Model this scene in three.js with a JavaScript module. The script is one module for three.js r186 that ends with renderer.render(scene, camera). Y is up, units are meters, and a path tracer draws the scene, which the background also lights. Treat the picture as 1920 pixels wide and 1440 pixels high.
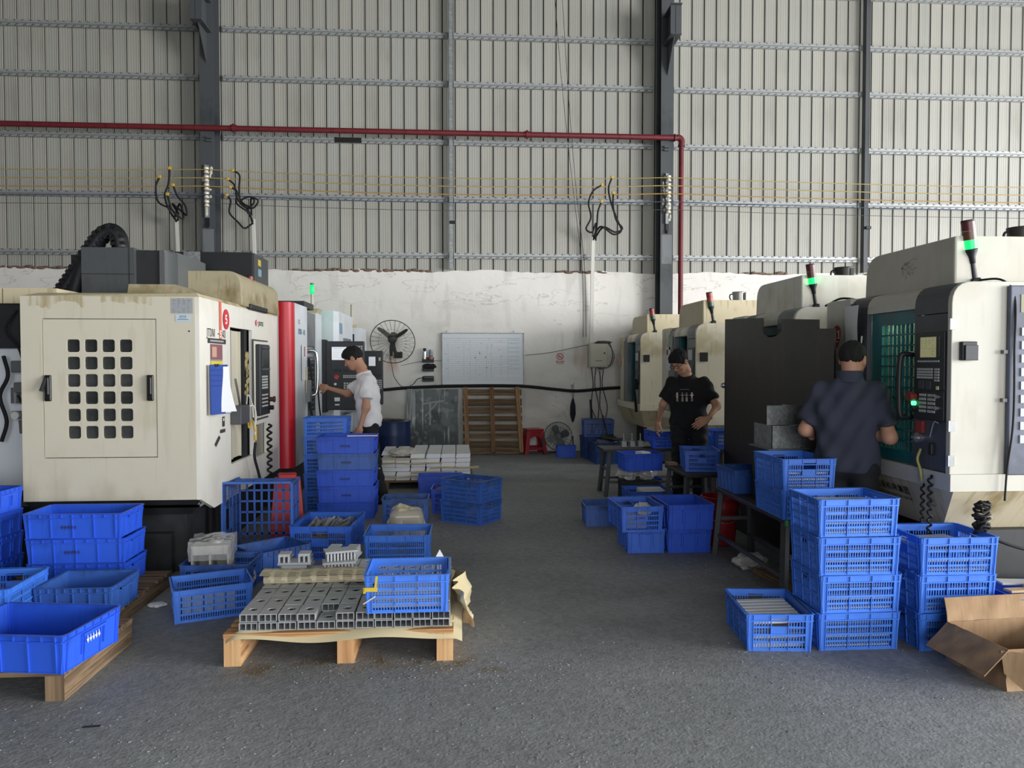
import * as THREE from 'three';
import { mergeGeometries, mergeVertices, toCreasedNormals } from 'three/addons/utils/BufferGeometryUtils.js';
import { RoundedBoxGeometry } from 'three/addons/geometries/RoundedBoxGeometry.js';
import { RectAreaLightUniformsLib } from 'three/addons/lights/RectAreaLightUniformsLib.js';

// ---------- camera, sky, light, exposure ----------
const scene = new THREE.Scene();
const camera = new THREE.PerspectiveCamera(53.13, 4 / 3, 0.05, 200);
camera.position.set(0, 1.55, 0);
camera.rotation.set(-0.02777, -0.07296, 0, 'YXZ');
const renderer = new THREE.WebGLRenderer({ antialias: true });
renderer.toneMapping = THREE.LinearToneMapping;
renderer.toneMappingExposure = 1.6;
renderer.shadowMap.enabled = true;
scene.background = new THREE.Color(0.75, 0.84, 1.0);
RectAreaLightUniformsLib.init();
// daylight entering by the hall's openings: [width, height, intensity, position, looks at]
const DAY = [
  [9.4, 4.8, 17.0, [14.85, 2.45, 2.1], [0, 2.45, 2.1]],        // roller doorway in the right wall
  [9.0, 3.0, 7.0, [14.85, 5.0, -7.6], [0, 5.0, -7.6]],        // window in the right wall
  [11.0, 4.8, 2.6, [3.2, 2.45, 6.95], [3.2, 2.45, 0]],        // open front of the bay
];
for (const [w, h, i, p, t] of DAY) {
  const l = new THREE.RectAreaLight(new THREE.Color(1.0, 1.0, 1.0), i, w, h);
  l.position.set(...p); l.lookAt(...t); scene.add(l);
}

// ---------- helpers ----------
let seedState = 7;
const rnd = () => { seedState = (seedState * 1664525 + 1013904223) >>> 0; return seedState / 4294967296; };
const rr = (a, b) => a + (b - a) * rnd();
const V = (x, y, z) => new THREE.Vector3(x, y, z);
const V2 = (x, y) => new THREE.Vector2(x, y);
function hash(x, y) { let h = Math.imul(x, 374761393) + Math.imul(y, 668265263) | 0; h = Math.imul(h ^ (h >>> 13), 1274126177); return ((h ^ (h >>> 16)) >>> 0) / 4294967296; }
function vnoise(x, y, px, py) {           // tileable value noise with periods px, py
  const xi = Math.floor(x), yi = Math.floor(y), fx = x - xi, fy = y - yi, sx = fx * fx * (3 - 2 * fx), sy = fy * fy * (3 - 2 * fy);
  const m = (a, n) => ((a % n) + n) % n, x0 = m(xi, px), x1 = m(xi + 1, px), y0 = m(yi, py), y1 = m(yi + 1, py);
  return (hash(x0, y0) * (1 - sx) + hash(x1, y0) * sx) * (1 - sy) + (hash(x0, y1) * (1 - sx) + hash(x1, y1) * sx) * sy;
}
function fbm(u, v, f, g, oct = 4) { let s = 0, a = 0.5, n = 0; for (let i = 0; i < oct; i++) { s += a * vnoise(u * f, v * g, f, g); n += a; a *= 0.5; f *= 2; g *= 2; } return s / n; }
const cl = (x, a = 0, b = 1) => Math.min(b, Math.max(a, x));
const st = (a, b, x) => { const t = cl((x - a) / (b - a)); return t * t * (3 - 2 * t); };
function tex(w, h, fn, sx = 1, sy = 1, srgb = true) {   // fn(u, v) -> [r, g, b] 0..1 ; covers sx by sy metres
  const d = new Uint8Array(w * h * 4);
  for (let j = 0; j < h; j++) for (let i = 0; i < w; i++) { const c = fn((i + 0.5) / w, (j + 0.5) / h), o = (j * w + i) * 4; d[o] = cl(c[0]) * 255; d[o + 1] = cl(c[1]) * 255; d[o + 2] = cl(c[2]) * 255; d[o + 3] = 255; }
  const t = new THREE.DataTexture(d, w, h); t.magFilter = THREE.LinearFilter; t.wrapS = t.wrapT = THREE.RepeatWrapping; t.repeat.set(1 / sx, 1 / sy);
  if (srgb) t.colorSpace = THREE.SRGBColorSpace; t.needsUpdate = true; return t;
}
function canvas(w, h, draw, alpha = false) {
  const c = document.createElement('canvas'); c.width = w; c.height = h; const g = c.getContext('2d'); draw(g, w, h);
  const t = new THREE.CanvasTexture(c); t.colorSpace = THREE.SRGBColorSpace; t.magFilter = THREE.LinearFilter; return t;
}
const hex = (s) => [parseInt(s.slice(1, 3), 16) / 255, parseInt(s.slice(3, 5), 16) / 255, parseInt(s.slice(5, 7), 16) / 255];
const mixc = (a, b, t) => [a[0] + (b[0] - a[0]) * t, a[1] + (b[1] - a[1]) * t, a[2] + (b[2] - a[2]) * t];
const mat = (color, roughness = 0.6, o = {}) => new THREE.MeshStandardMaterial({ color, roughness, side: THREE.DoubleSide, ...o });
// paint with grime patches and scratches
function grimy(base, dirt, amount, size = 2, rough = 0.5, o = {}) {
  const b = hex(base), d = hex(dirt), so = o.seed || 0; delete o.seed;
  const t = tex(256, 256, (u, v) => {
    const n = fbm(u + so, v, 4, 4, 5), s = fbm(u, v + so, 48, 6, 2), k = st(0.52, 0.78, n) * amount + st(0.62, 0.8, s) * amount * 0.35 + (hash(u * 997 | 0, v * 991 | 0) - 0.5) * 0.03;
    return mixc(b, d, cl(k));
  }, size, size);
  return new THREE.MeshStandardMaterial({ map: t, roughness: rough, side: THREE.DoubleSide, ...o });
}
// geometry builders, all centred as named
const at = (g, x = 0, y = 0, z = 0) => g.translate(x, y, z);
const bx = (w, h, d, x = 0, y = 0, z = 0) => at(new THREE.BoxGeometry(w, h, d), x, y, z);
const b2 = (x0, x1, y0, y1, z0, z1) => bx(Math.abs(x1 - x0), Math.abs(y1 - y0), Math.abs(z1 - z0), (x0 + x1) / 2, (y0 + y1) / 2, (z0 + z1) / 2);
const rb = (w, h, d, r, x = 0, y = 0, z = 0, s = 2) => at(new RoundedBoxGeometry(w, h, d, s, r), x, y, z);
const cy = (r0, r1, h, x = 0, y = 0, z = 0, n = 20, open = false) => at(new THREE.CylinderGeometry(r0, r1, h, n, 1, open), x, y, z);
function cyl3(a, b, r, n = 8, r1 = r) { const d = b.clone().sub(a), g = new THREE.CylinderGeometry(r1, r, d.length(), n); g.applyQuaternion(new THREE.Quaternion().setFromUnitVectors(V(0, 1, 0), d.normalize())); return g.translate((a.x + b.x) / 2, (a.y + b.y) / 2, (a.z + b.z) / 2); }
function bar(a, b, w, h) { const d = b.clone().sub(a), g = new THREE.BoxGeometry(w, d.length(), h); g.applyQuaternion(new THREE.Quaternion().setFromUnitVectors(V(0, 1, 0), d.normalize())); return g.translate((a.x + b.x) / 2, (a.y + b.y) / 2, (a.z + b.z) / 2); }
const tube = (pts, r, seg = 40, n = 7, closed = false) => new THREE.TubeGeometry(new THREE.CatmullRomCurve3(pts.map((p) => Array.isArray(p) ? V(...p) : p), closed), seg, r, n, closed);
const lathe = (pts, n = 28) => new THREE.LatheGeometry(pts.map((p) => V2(...p)), n);
function rrect(x0, x1, y0, y1, r, C = THREE.Shape) { const s = new C(); s.moveTo(x0 + r, y0); s.lineTo(x1 - r, y0); s.quadraticCurveTo(x1, y0, x1, y0 + r); s.lineTo(x1, y1 - r); s.quadraticCurveTo(x1, y1, x1 - r, y1); s.lineTo(x0 + r, y1); s.quadraticCurveTo(x0, y1, x0, y1 - r); s.lineTo(x0, y0 + r); s.quadraticCurveTo(x0, y0, x0 + r, y0); return s; }
const poly = (pts) => { const s = new THREE.Shape(); pts.forEach((p, i) => i ? s.lineTo(...p) : s.moveTo(...p)); s.closePath(); return s; };
const ext = (s, d, bev = 0, seg = 6) => new THREE.ExtrudeGeometry(s, { depth: d, bevelEnabled: bev > 0, bevelSize: bev, bevelThickness: bev, bevelSegments: 2, curveSegments: seg, steps: 1 });
// extrude a (z, y) profile along x from x0 to x1 / an (x, y) profile along z from z0 down to z1
function flip(g) { for (const a of Object.values(g.attributes)) { const n = a.itemSize, d = a.array; for (let i = 0; i < a.count; i += 3) for (let k = 0; k < n; k++) { const p = (i + 1) * n + k, q = p + n, t = d[p]; d[p] = d[q]; d[q] = t; } } return g; }
const alongX = (s, x0, x1, bev = 0, seg = 6) => flip(ext(s, x1 - x0, bev, seg)).applyMatrix4(new THREE.Matrix4().set(0, 0, 1, x0, 0, 1, 0, 0, 1, 0, 0, 0, 0, 0, 0, 1));
const alongZ = (s, z0, z1, bev = 0, seg = 6) => ext(s, Math.abs(z1 - z0), bev, seg).translate(0, 0, Math.min(z0, z1));
function fin(geos, keepUv) {
  geos = (Array.isArray(geos) ? geos : [geos]).map((g) => { const q = g.index ? g.toNonIndexed() : g.clone(); for (const k of Object.keys(q.attributes)) if (!['position', 'normal', 'uv'].includes(k)) q.deleteAttribute(k); if (!q.attributes.uv) q.setAttribute('uv', new THREE.Float32BufferAttribute(new Float32Array(q.attributes.position.count * 2), 2)); q.clearGroups(); return q; });
  const g = geos.length > 1 ? mergeGeometries(geos) : geos[0];
  if (!keepUv) {
    const p = g.attributes.position, n = g.attributes.normal, uv = g.attributes.uv;
    for (let i = 0; i < p.count; i += 3) {
      let nx = 0, ny = 0, nz = 0; for (let k = 0; k < 3; k++) { nx += n.getX(i + k); ny += n.getY(i + k); nz += n.getZ(i + k); }
      nx = Math.abs(nx); ny = Math.abs(ny); nz = Math.abs(nz);
      for (let k = 0; k < 3; k++) { const x = p.getX(i + k), y = p.getY(i + k), z = p.getZ(i + k); if (nx > ny && nx > nz) uv.setXY(i + k, z, y); else if (ny > nz) uv.setXY(i + k, x, z); else uv.setXY(i + k, x, y); }
    }
  }
  return g;
}
const used = new Map();
function numbered(n) { const k = used.get(n) || 0; used.set(n, k + 1); return k ? `${n}_${String(k).padStart(3, '0')}` : n; }
function mesh(geo, m, name) { const o = new THREE.Mesh(geo, m); o.name = name; o.castShadow = o.receiveShadow = true; return o; }
function part(parent, name, geos, m, label) { const o = mesh(geos.isBufferGeometry && geos.userData.done ? geos : fin(geos), m, name); parent.add(o); if (label) o.userData.label = label; return o; }
function thing(name, label, category, p = [0, 0, 0], turn = 0, group) { const o = new THREE.Group(); o.name = numbered(name); o.position.set(...p); o.rotation.y = turn; o.userData = { label, category }; if (group) o.userData.group = group; scene.add(o); return o; }
function single(name, geos, m, label, category, p = [0, 0, 0], turn = 0, group) { const o = mesh(fin(geos), m, numbered(name)); o.position.set(...p); o.rotation.y = turn; o.userData = { label, category }; if (group) o.userData.group = group; scene.add(o); return o; }
function struct(name, geos, m, label) { const o = mesh(fin(geos), m, name); o.userData = { kind: 'structure', label }; scene.add(o); return o; }
function copy(o, p, turn, label, group) { const c = o.clone(); c.name = numbered(o.name.replace(/_\d{3}$/, '')); c.userData = { ...o.userData }; if (label) c.userData.label = label; if (group) c.userData.group = group; c.position.set(...p); c.rotation.y = turn; scene.add(c); return c; }
// flat print on a thing: own uv, just proud of the surface; n = 'x+','x-','z+','y+'
function print(parent, name, t, w, h, p, n = 'z+', o = {}) {
  const g = new THREE.PlaneGeometry(w, h); if (n === 'x+') g.rotateY(Math.PI / 2); if (n === 'x-') g.rotateY(-Math.PI / 2); if (n === 'y+') g.rotateX(-Math.PI / 2);
  const m = mesh(g, new THREE.MeshStandardMaterial({ map: t, roughness: o.rough ?? 0.6, transparent: !!o.alpha, polygonOffset: true, polygonOffsetFactor: -2, ...(o.m || {}) }), name);
  m.position.set(...p); if (o.roll) m.rotateZ(o.roll); parent.add(m); if (o.label) m.userData.label = o.label; return m;
}
// strokes of a Chinese character on a 0..10 grid (y down)
function glyph(g, strokes, x, y, s, w) { g.lineWidth = w; g.lineCap = 'round'; g.lineJoin = 'round'; for (const k of strokes) { g.beginPath(); for (let i = 0; i < k.length; i += 2) { const a = x + k[i] * s / 10, b = y + k[i + 1] * s / 10; i ? g.lineTo(a, b) : g.moveTo(a, b); } g.stroke(); } }

// ---------- materials ----------
const M = {};
M.sheets = ['#aaa9a0', '#a7a69e', '#adaba2', '#a8a8a0'].map((c, i) => {
  const b = hex(c), d = hex('#6d6a60');
  return new THREE.MeshStandardMaterial({ map: tex(128, 512, (u, v) => { const s = fbm(u + i * 0.31, v, 24, 2, 3), n = fbm(u, v + i * 0.17, 3, 6, 4); return mixc(b, d, cl(st(0.5, 0.85, s) * 0.16 + st(0.55, 0.8, n) * 0.2)); }, 0.9, 6), roughness: 0.5, metalness: 0.0, side: THREE.DoubleSide });
});
M.galv = new THREE.MeshStandardMaterial({ map: tex(256, 128, (u, v) => { const n = fbm(u, v, 16, 8, 3); return mixc(hex('#a9adae'), hex('#7d8182'), n); }, 0.6, 0.3), roughness: 0.5, metalness: 0.35, side: THREE.DoubleSide });
// galvanised section with a rolled zigzag lattice
M.girt = new THREE.MeshStandardMaterial({
  color: 0xa9acac, roughness: 0.45, metalness: 0.3, side: THREE.DoubleSide, bumpScale: 0.03,
  bumpMap: tex(128, 64, (u, v) => { const a = (u * 2) % 1, k = (1 - st(0.1, 0.2, Math.abs(a - 0.5 - (v - 0.5) * 0.8))) * (1 - st(0.16, 0.26, Math.abs(v - 0.52))) + (1 - st(0.04, 0.1, Math.abs(v - 0.9))) * 0.6; return [k, k, k]; }, 0.26, 0.105, false),
});
M.plaster = (() => {
  const b = hex('#ebe8e1'), d = hex('#bdb9b0'), e = hex('#c29a88');
  const f = (u, v) => { const n = fbm(u, v, 5, 5, 6), s = fbm(u, v, 40, 5, 3), c = fbm(u + 0.3, v, 9, 14, 5), crack = st(0.487, 0.499, c) * (1 - st(0.501, 0.513, c)) * st(0.5, 0.62, fbm(u, v + 0.4, 3, 3, 2)); return [n, s, crack, fbm(u, v, 3, 3, 3)]; };
  const t = tex(768, 512, (u, v) => { const [n, s, c, q] = f(u, v); let k = mixc(b, d, cl(st(0.45, 0.75, n) * 0.55 + st(0.6, 0.85, s) * 0.3)); k = mixc(k, hex('#8d8780'), c * 0.3); return mixc(k, e, st(0.66, 0.82, q) * st(0.5, 0.7, s) * 0.5); }, 6, 3.15);
  const bp = tex(512, 512, (u, v) => { const n = fbm(u, v, 10, 10, 5); return [n, n, n]; }, 3, 3, false);
  return new THREE.MeshStandardMaterial({ map: t, bumpMap: bp, bumpScale: 0.012, roughness: 0.93, side: THREE.DoubleSide });
})();
M.floor = (() => {
  const t = tex(1536, 1536, (u, v) => {
    const n = fbm(u, v, 6, 6, 6), f = fbm(u, v, 220, 220, 2), g = hash(u * 1536 | 0, v * 1536 | 0), q = fbm(u + 0.2, v, 3, 5, 4), h = hash(u * 3001 | 0, v * 2003 | 0);
    let k = 0.53 + (n - 0.5) * 0.14 + (f - 0.5) * 0.1 - st(0.55, 0.72, q) * 0.06;
    if (g > 0.972) k += 0.26 * h * h; else if (g < 0.04) k -= 0.1 * h;
    const z = v < 0.4 ? (v - 1) * 6 : 9, x = u > 0.7 ? (u - 1) * 6 : u * 6, rust = st(0.14, 0.0, Math.abs(z + 3.94 - 0.06 * Math.sin(x * 4))) * st(-1.2, -1.0, x) * st(0.5, 0.3, x) * st(0.45, 0.6, fbm(u, v, 60, 60, 3));   // spilt ochre rust along the pallet
    return mixc([k * 0.985, k, k * 1.005], [0.42, 0.33, 0.2], rust * 0.55);
  }, 6, 6);
  const bp = tex(512, 512, (u, v) => { const n = fbm(u, v, 90, 90, 3); return [n, n, n]; }, 1, 1, false);
  return new THREE.MeshStandardMaterial({ map: t, bumpMap: bp, bumpScale: 0.0018, roughness: 0.74 });
})();
M.steelDark = grimy('#4b4f52', '#2e3133', 0.7, 2.5, 0.55);
M.navy = grimy('#262b33', '#15181c', 0.6, 2, 0.55);
M.redpipe = grimy('#6e2129', '#451519', 0.8, 1.2, 0.5);
M.white = grimy('#dcdacf', '#b0a890', 0.5, 1.6, 0.42, { seed: 0.13 });
M.whiteClean = grimy('#c3c0b4', '#a8a18f', 0.4, 1.7, 0.4, { seed: 0.43 });
M.cream = grimy('#e6e3d8', '#c8c2b0', 0.35, 1.7, 0.4, { seed: 0.48 });
M.beige = grimy('#cdc7b4', '#a59a7e', 0.45, 1.8, 0.45, { seed: 0.71 });
M.khaki = grimy('#a89e82', '#7a6c48', 0.8, 0.9, 0.6, { seed: 0.37 });
M.beigeDirty = grimy('#cfc3a3', '#8d7a4e', 0.85, 1.1, 0.55, { seed: 0.27 });
M.coolWhite = grimy('#dfe5ea', '#b6bdc4', 0.4, 1.8, 0.35, { seed: 0.9 });
M.machGrey = grimy('#474c55', '#2f3238', 0.6, 1.4, 0.45, { seed: 0.2 });
M.machGreyLight = grimy('#7d8084', '#55585c', 0.6, 1.4, 0.5, { seed: 0.35 });
M.base = grimy('#26282a', '#121314', 0.7, 1.3, 0.6, { seed: 0.6 });
M.black = mat(0x15161a, 0.5);
M.rubber = mat(0x101113, 0.75);
M.panelBlack = mat(0x1f2227, 0.45);
M.greyBox = grimy('#74787a', '#4f5355', 0.6, 1.2, 0.5, { seed: 0.5 });
M.zinc = new THREE.MeshStandardMaterial({ map: tex(256, 256, (u, v) => { const n = fbm(u, v, 8, 8, 4), s = fbm(u, v, 60, 60, 2); return mixc(hex('#9a9d9c'), hex('#626665'), cl(n * 0.7 + (s - 0.5) * 0.9)); }, 1, 1), roughness: 0.45, metalness: 0.35, side: THREE.DoubleSide });
M.chrome = mat(0xc9cbcc, 0.22, { metalness: 0.9 });
M.steel = mat(0x9b9ea0, 0.35, { metalness: 0.7 });
M.alu = new THREE.MeshStandardMaterial({ map: tex(128, 128, (u, v) => { const s = fbm(u, v, 4, 60, 3); return mixc(hex('#c0c2c4'), hex('#a2a5a7'), s); }, 0.3, 0.3), roughness: 0.4, metalness: 0.25, side: THREE.DoubleSide });
M.aluWhite = mat(0xd9dadb, 0.5, { metalness: 0.15 });
M.teal = grimy('#1c6a70', '#0d3d40', 0.5, 1.1, 0.4, { seed: 0.15 });
M.tealGlass = new THREE.MeshPhysicalMaterial({ color: 0xb4c6ba, roughness: 0.12, transmission: 0.9, thickness: 0, side: THREE.DoubleSide });
M.darkGlass = mat(0x2a2b2b, 0.18);
M.red = mat(0xb31c26, 0.4);
M.redStripe = mat(0xc41526, 0.35);
M.yellow = mat(0xcaa53a, 0.5);
M.wireYellow = mat(0xaf9a55, 0.6);
M.wireBlue = mat(0x42526e, 0.6);
M.whitePvc = mat(0xd6d4cc, 0.55);
M.paper = mat(0xdedfe0, 0.85);
M.screenGlass = mat(0x0d0f12, 0.15);
M.key = mat(0xb9bcb8, 0.5);
M.keyDark = mat(0x4a5058, 0.5);
const plastic = (c, d, am, s) => grimy(c, d, am, 0.9, 0.42, { seed: s });
M.blue = plastic('#3a70dc', '#264f9c', 0.4, 0.1);
M.blueLight = plastic('#427de0', '#2d5cb2', 0.3, 0.4);
M.blueDeep = plastic('#2c5cd6', '#1d3f96', 0.45, 0.7);
M.blueDustShade = plastic('#3a64b4', '#2a4166', 0.7, 0.8);  // dusty crate plastic; also stands in for shade on one empty crate
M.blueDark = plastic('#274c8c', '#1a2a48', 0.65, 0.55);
const woodTex = (a, b, s) => tex(256, 128, (u, v) => { const w = fbm(u, v + s, 3, 22, 4), k = fbm(u + s, v, 14, 50, 3), kn = st(0.72, 0.82, fbm(u + s, v, 6, 8, 2)); return mixc(mixc(hex(a), hex(b), st(0.3, 0.75, w)), hex('#4a3522'), cl((k - 0.5) * 0.6 + kn * 0.5)); }, 0.8, 0.2);
M.woods = [['#a98460', '#7d5c3e', 0.1], ['#9a7550', '#6c4e34', 0.5], ['#b08c66', '#86633f', 0.8]].map(([a, b, s]) => new THREE.MeshStandardMaterial({ map: woodTex(a, b, s), roughness: 0.8 }));
M.woodsLight = [['#d0a878', '#b07f50', 0.2], ['#c79a6b', '#a4764a', 0.6]].map(([a, b, s]) => new THREE.MeshStandardMaterial({ map: woodTex(a, b, s), roughness: 0.78 }));
M.woodsOld = [['#8a7358', '#5e4c39', 0.3], ['#7d6850', '#54442f', 0.9]].map(([a, b, s]) => new THREE.MeshStandardMaterial({ map: woodTex(a, b, s), roughness: 0.88 }));
M.card = new THREE.MeshStandardMaterial({ map: tex(256, 256, (u, v) => { const n = fbm(u, v, 4, 4, 5), w = 0.5 + 0.5 * Math.sin(u * 2 * Math.PI * 90), s = fbm(u, v, 60, 8, 2); return mixc(hex('#a58a6a'), hex('#86694c'), cl(n * 0.8 + w * 0.12 + (s - 0.5) * 0.5)); }, 0.6, 0.6), roughness: 0.9, side: THREE.DoubleSide });
M.newsprint = new THREE.MeshStandardMaterial({ map: canvas(512, 256, (g, w, h) => {
  g.fillStyle = '#cfc5a6'; g.fillRect(0, 0, w, h);
  for (let i = 0; i < 9; i++) { const x = 8 + i * 56; for (let y = 20; y < h - 10; y += 6) { g.fillStyle = `rgba(70,62,48,${0.35 + 0.45 * hash(i, y)})`; g.fillRect(x, y, 30 + 18 * hash(y, i), 3); } }
  g.fillStyle = '#6f6a58'; g.fillRect(300, 60, 60, 80); g.fillRect(70, 40, 70, 50); g.fillStyle = '#4d473a'; g.beginPath(); g.arc(225, 180, 18, 0, 7); g.fill(); g.fillRect(20, 8, 200, 7);
}), roughness: 0.92, side: THREE.DoubleSide });
M.newsprint.map.wrapS = M.newsprint.map.wrapT = THREE.RepeatWrapping; M.newsprint.map.repeat.set(1 / 0.7, 1 / 0.35);
M.kraft = mat(0xc9bb95, 0.9);
M.plasticFilm = new THREE.MeshPhysicalMaterial({ color: 0xe6e6e2, roughness: 0.22, transmission: 0.35, thickness: 0, side: THREE.DoubleSide });
M.rustSheet = new THREE.MeshStandardMaterial({ map: tex(512, 512, (u, v) => { const n = fbm(u, v, 5, 5, 5), s = fbm(u, v, 120, 120, 2), r = fbm(u + 0.4, v, 24, 3, 3); return mixc(mixc(hex('#38332f'), hex('#26221f'), n), hex('#4d4641'), cl((s - 0.42) * 1.6) * 0.6 + st(0.6, 0.8, r) * 0.25); }, 1.6, 1.6), roughness: 0.5, metalness: 0.2, side: THREE.DoubleSide });

// ---------- the hall ----------
const ZW = -13.4;
struct('floor', b2(-14.4, 15.4, -0.2, 0, ZW - 0.6, 7.5), M.floor, 'dark grey worn concrete floor with metal chips');
const hallGrey = mat(0x6c6d6a, 0.8), roofGrey = mat(0x5c5e5c, 0.8);
struct('ceiling', b2(-14.4, 15.4, 9.6, 9.8, ZW - 0.6, 7.5), roofGrey, 'grey sheet roof of the hall');
struct('wall_left', b2(-14.4, -14.1, 0, 9.6, ZW - 0.6, 7.5), hallGrey, 'grey wall of the hall');
// right wall with a roller doorway and a long window; front wall with a wide opening
struct('wall_right', [b2(15.0, 15.4, 0, 3.5, ZW - 0.6, -2.6), b2(15.0, 15.4, 0, 3.5, 6.8, 7.5), b2(15.0, 15.4, 3.5, 6.5, ZW - 0.6, -12.1), b2(15.0, 15.4, 3.5, 6.5, -3.1, -2.6), b2(15.0, 15.4, 4.85, 6.5, -2.6, 7.5), b2(15.0, 15.4, 3.5, 4.85, 6.8, 7.5), b2(15.0, 15.4, 6.5, 9.6, ZW - 0.6, 7.5)], hallGrey, 'side wall with a wide doorway and a long window');
struct('wall_front', [b2(-14.1, -2.3, 0, 9.6, 7.1, 7.5), b2(8.7, 15.0, 0, 9.6, 7.1, 7.5), b2(-2.3, 8.7, 4.85, 9.6, 7.1, 7.5)], hallGrey, 'wall of the hall with a wide opening');
struct('ground_outside', [b2(15.4, 40, -0.25, -0.05, -20, 30), b2(-20, 15.4, -0.25, -0.05, 7.5, 30)], mat(0x8a8a86, 0.9), 'pale paved yard outside the doorways');

// far wall: plaster plinth with a ragged top, ribbed steel sheets, girts
{
  const top = []; for (let x = -14.1; x <= 15.01; x += 0.12) top.push([x, 3.135 + 0.02 * Math.sin(x * 3.1) + rr(-0.012, 0.012)]);
  const wall = struct('wall_back', alongZ(poly([[-14.1, 0], [15.0, 0], ...top.reverse()]), ZW - 0.25, ZW), M.plaster, 'rough whitewashed plinth wall under ribbed steel sheeting');
  part(wall, 'backing', b2(-14.1, 15.0, 3, 9.6, ZW - 0.3, ZW - 0.16), mat(0x3a3b37, 0.8));
  const pitch = 0.2195, prof = new THREE.Shape();
  const pts = [[0.009, -0.02]];
  for (let k = 0; k < 4; k++) { const c = 0.04 + k * 0.042; pts.push([c - 0.012, -0.02], [c - 0.006, -0.0185], [c + 0.006, -0.0185], [c + 0.012, -0.02]); }
  pts.push([0.196, -0.02], [0.199, -0.013], [0.204, -0.013], [0.2085, -0.02], [0.2085, -0.06], [0.207, -0.06], [0.207, -0.022], [0.009, -0.022]);
  pts.forEach((p, i) => i ? prof.lineTo(...p) : prof.moveTo(...p)); prof.closePath();
  const panel = fin(flip(ext(prof, 6.6)).applyMatrix4(new THREE.Matrix4().set(1, 0, 0, 0, 0, 0, 1, 3.08, 0, 1, 0, 0, 0, 0, 0, 1))); panel.userData.done = true;
  for (let i = 0, x = -14.05; x < 14.8; i++, x += pitch) { const o = part(wall, 'sheet_panel', panel, M.sheets[(i * 7 + (i >> 2)) % 4]); o.position.set(x, 0, ZW - 0.03); }
  const gp = (() => { const s = poly([[0, -0.045], [0.06, -0.045], [0.06, 0.045], [0, 0.045], [0, 0.041], [0.056, 0.041], [0.056, -0.041], [0, -0.041]]); return s; })();
  const bays = [[-14.1, -4.3], [-3.9, -0.12], [-0.03, 3.46], [3.83, 7.22], [7.36, 15.0]];
  for (const y of [3.40, 4.37, 5.345, 6.34, 7.16, 8.06]) for (const [a, b] of bays) part(wall, 'girt', alongX(gp, a, b).translate(0, 0, 0), M.girt).position.set(0, y, ZW - 0.035);
  for (const [x, m, l] of [[-0.075, M.galv, 'galvanised wind post rising above the fan and whiteboard'], [7.29, M.steelDark, 'dark wind post behind the machine badged 11']]) {
    const o = thing('wind_post', l, 'post', [x, 0, ZW]);
    part(o, 'channel', [b2(-0.04, 0.04, 3.16, 9.6, 0.03, 0.035), b2(-0.04, -0.035, 3.16, 9.6, 0.03, 0.14), b2(-0.04, 0.04, 3.16, 9.6, 0.135, 0.14), b2(0.035, 0.04, 3.16, 9.6, 0.105, 0.14)], m);
    for (const y of [4.37, 5.345, 6.34, 7.16]) part(o, 'cleat', [b2(-0.1, -0.04, y - 0.04, y + 0.04, 0.03, 0.05)], M.galv);
    part(o, 'clamp', [rb(0.1, 0.05, 0.06, 0.01, 0.03, 3.95, 0.16)], M.black);
  }
  // rusty sealant lumps along the plinth's top
  const lumps = []; for (let x = -9; x < 14; x += 0.1) if (vnoise(x * 0.9 + 40, 3, 64, 64) > 0.52) { const g = new THREE.IcosahedronGeometry(1, 1); g.scale(rr(0.04, 0.09), rr(0.012, 0.03), rr(0.02, 0.035)); lumps.push(at(g, x + rr(-0.03, 0.03), 3.14 + rr(-0.015, 0.015), ZW - 0.005)); }
  part(wall, 'sealant', lumps, grimy('#7b6558', '#3d2f28', 0.9, 0.4, 0.95), 'rusty brown sealant lumps').userData.kind = 'stuff';
  // scorched stretch of girt and soot marks
  part(wall, 'scorched_girt_cover', b2(-2.05, -1.6, 5.3, 5.385, ZW + 0.02, ZW + 0.035), mat(0x151514, 0.8), 'black scorched stretch of girt');
  // rows of dust stain on the sheets below the wires
}
// steel columns with crane corbels
function column(x, label, side) {
  const o = thing('steel_column', label, 'column', [x, 0, ZW]);
  const z0 = 0.03, z1 = 0.36;
  part(o, 'rear_flange', b2(-0.11, 0.11, 0, 9.6, z0, z0 + 0.012), M.steelDark);
  part(o, 'web', b2(-0.005, 0.005, 0, 9.6, z0 + 0.012, z1 - 0.012), M.steelDark);
  part(o, 'front_flange', b2(-0.11, 0.11, 0, 9.6, z1 - 0.012, z1), M.steelDark);
  const c = part(o, 'corbel', [b2(-0.09, 0.09, 7.42, 7.435, z1, z1 + 0.55), b2(-0.005, 0.005, 6.95, 7.42, z1, z1 + 0.5), b2(-0.09, 0.09, 6.94, 6.955, z1, z1 + 0.52), b2(-0.09, 0.09, 6.955, 7.42, z1 + 0.48, z1 + 0.492)], M.steelDark);
  part(c, 'gusset', alongX(poly([[z1, 6.45], [z1, 6.94], [z1 + 0.4, 6.94]]), -0.006, 0.006), M.steelDark);
  for (let k = 0; k < 2; k++) part(o, 'pipe_clip', [b2(-0.03 + side * 0.03, 0.05 + side * 0.03, 5.17 + k * 0.05, 5.2 + k * 0.05, z1, z1 + 0.05)], M.steelDark);
  part(o, 'patch', b2(-0.09, 0.09, 3.25, 3.75, z1, z1 + 0.003), M.greyBox, 'pale grey repaint patch');
  return o;
}
column(-4.06, 'dark steel column with corbel by the black cable duct machine', 1);
column(3.62, 'dark steel column beside the red drop pipe', -1);
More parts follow.
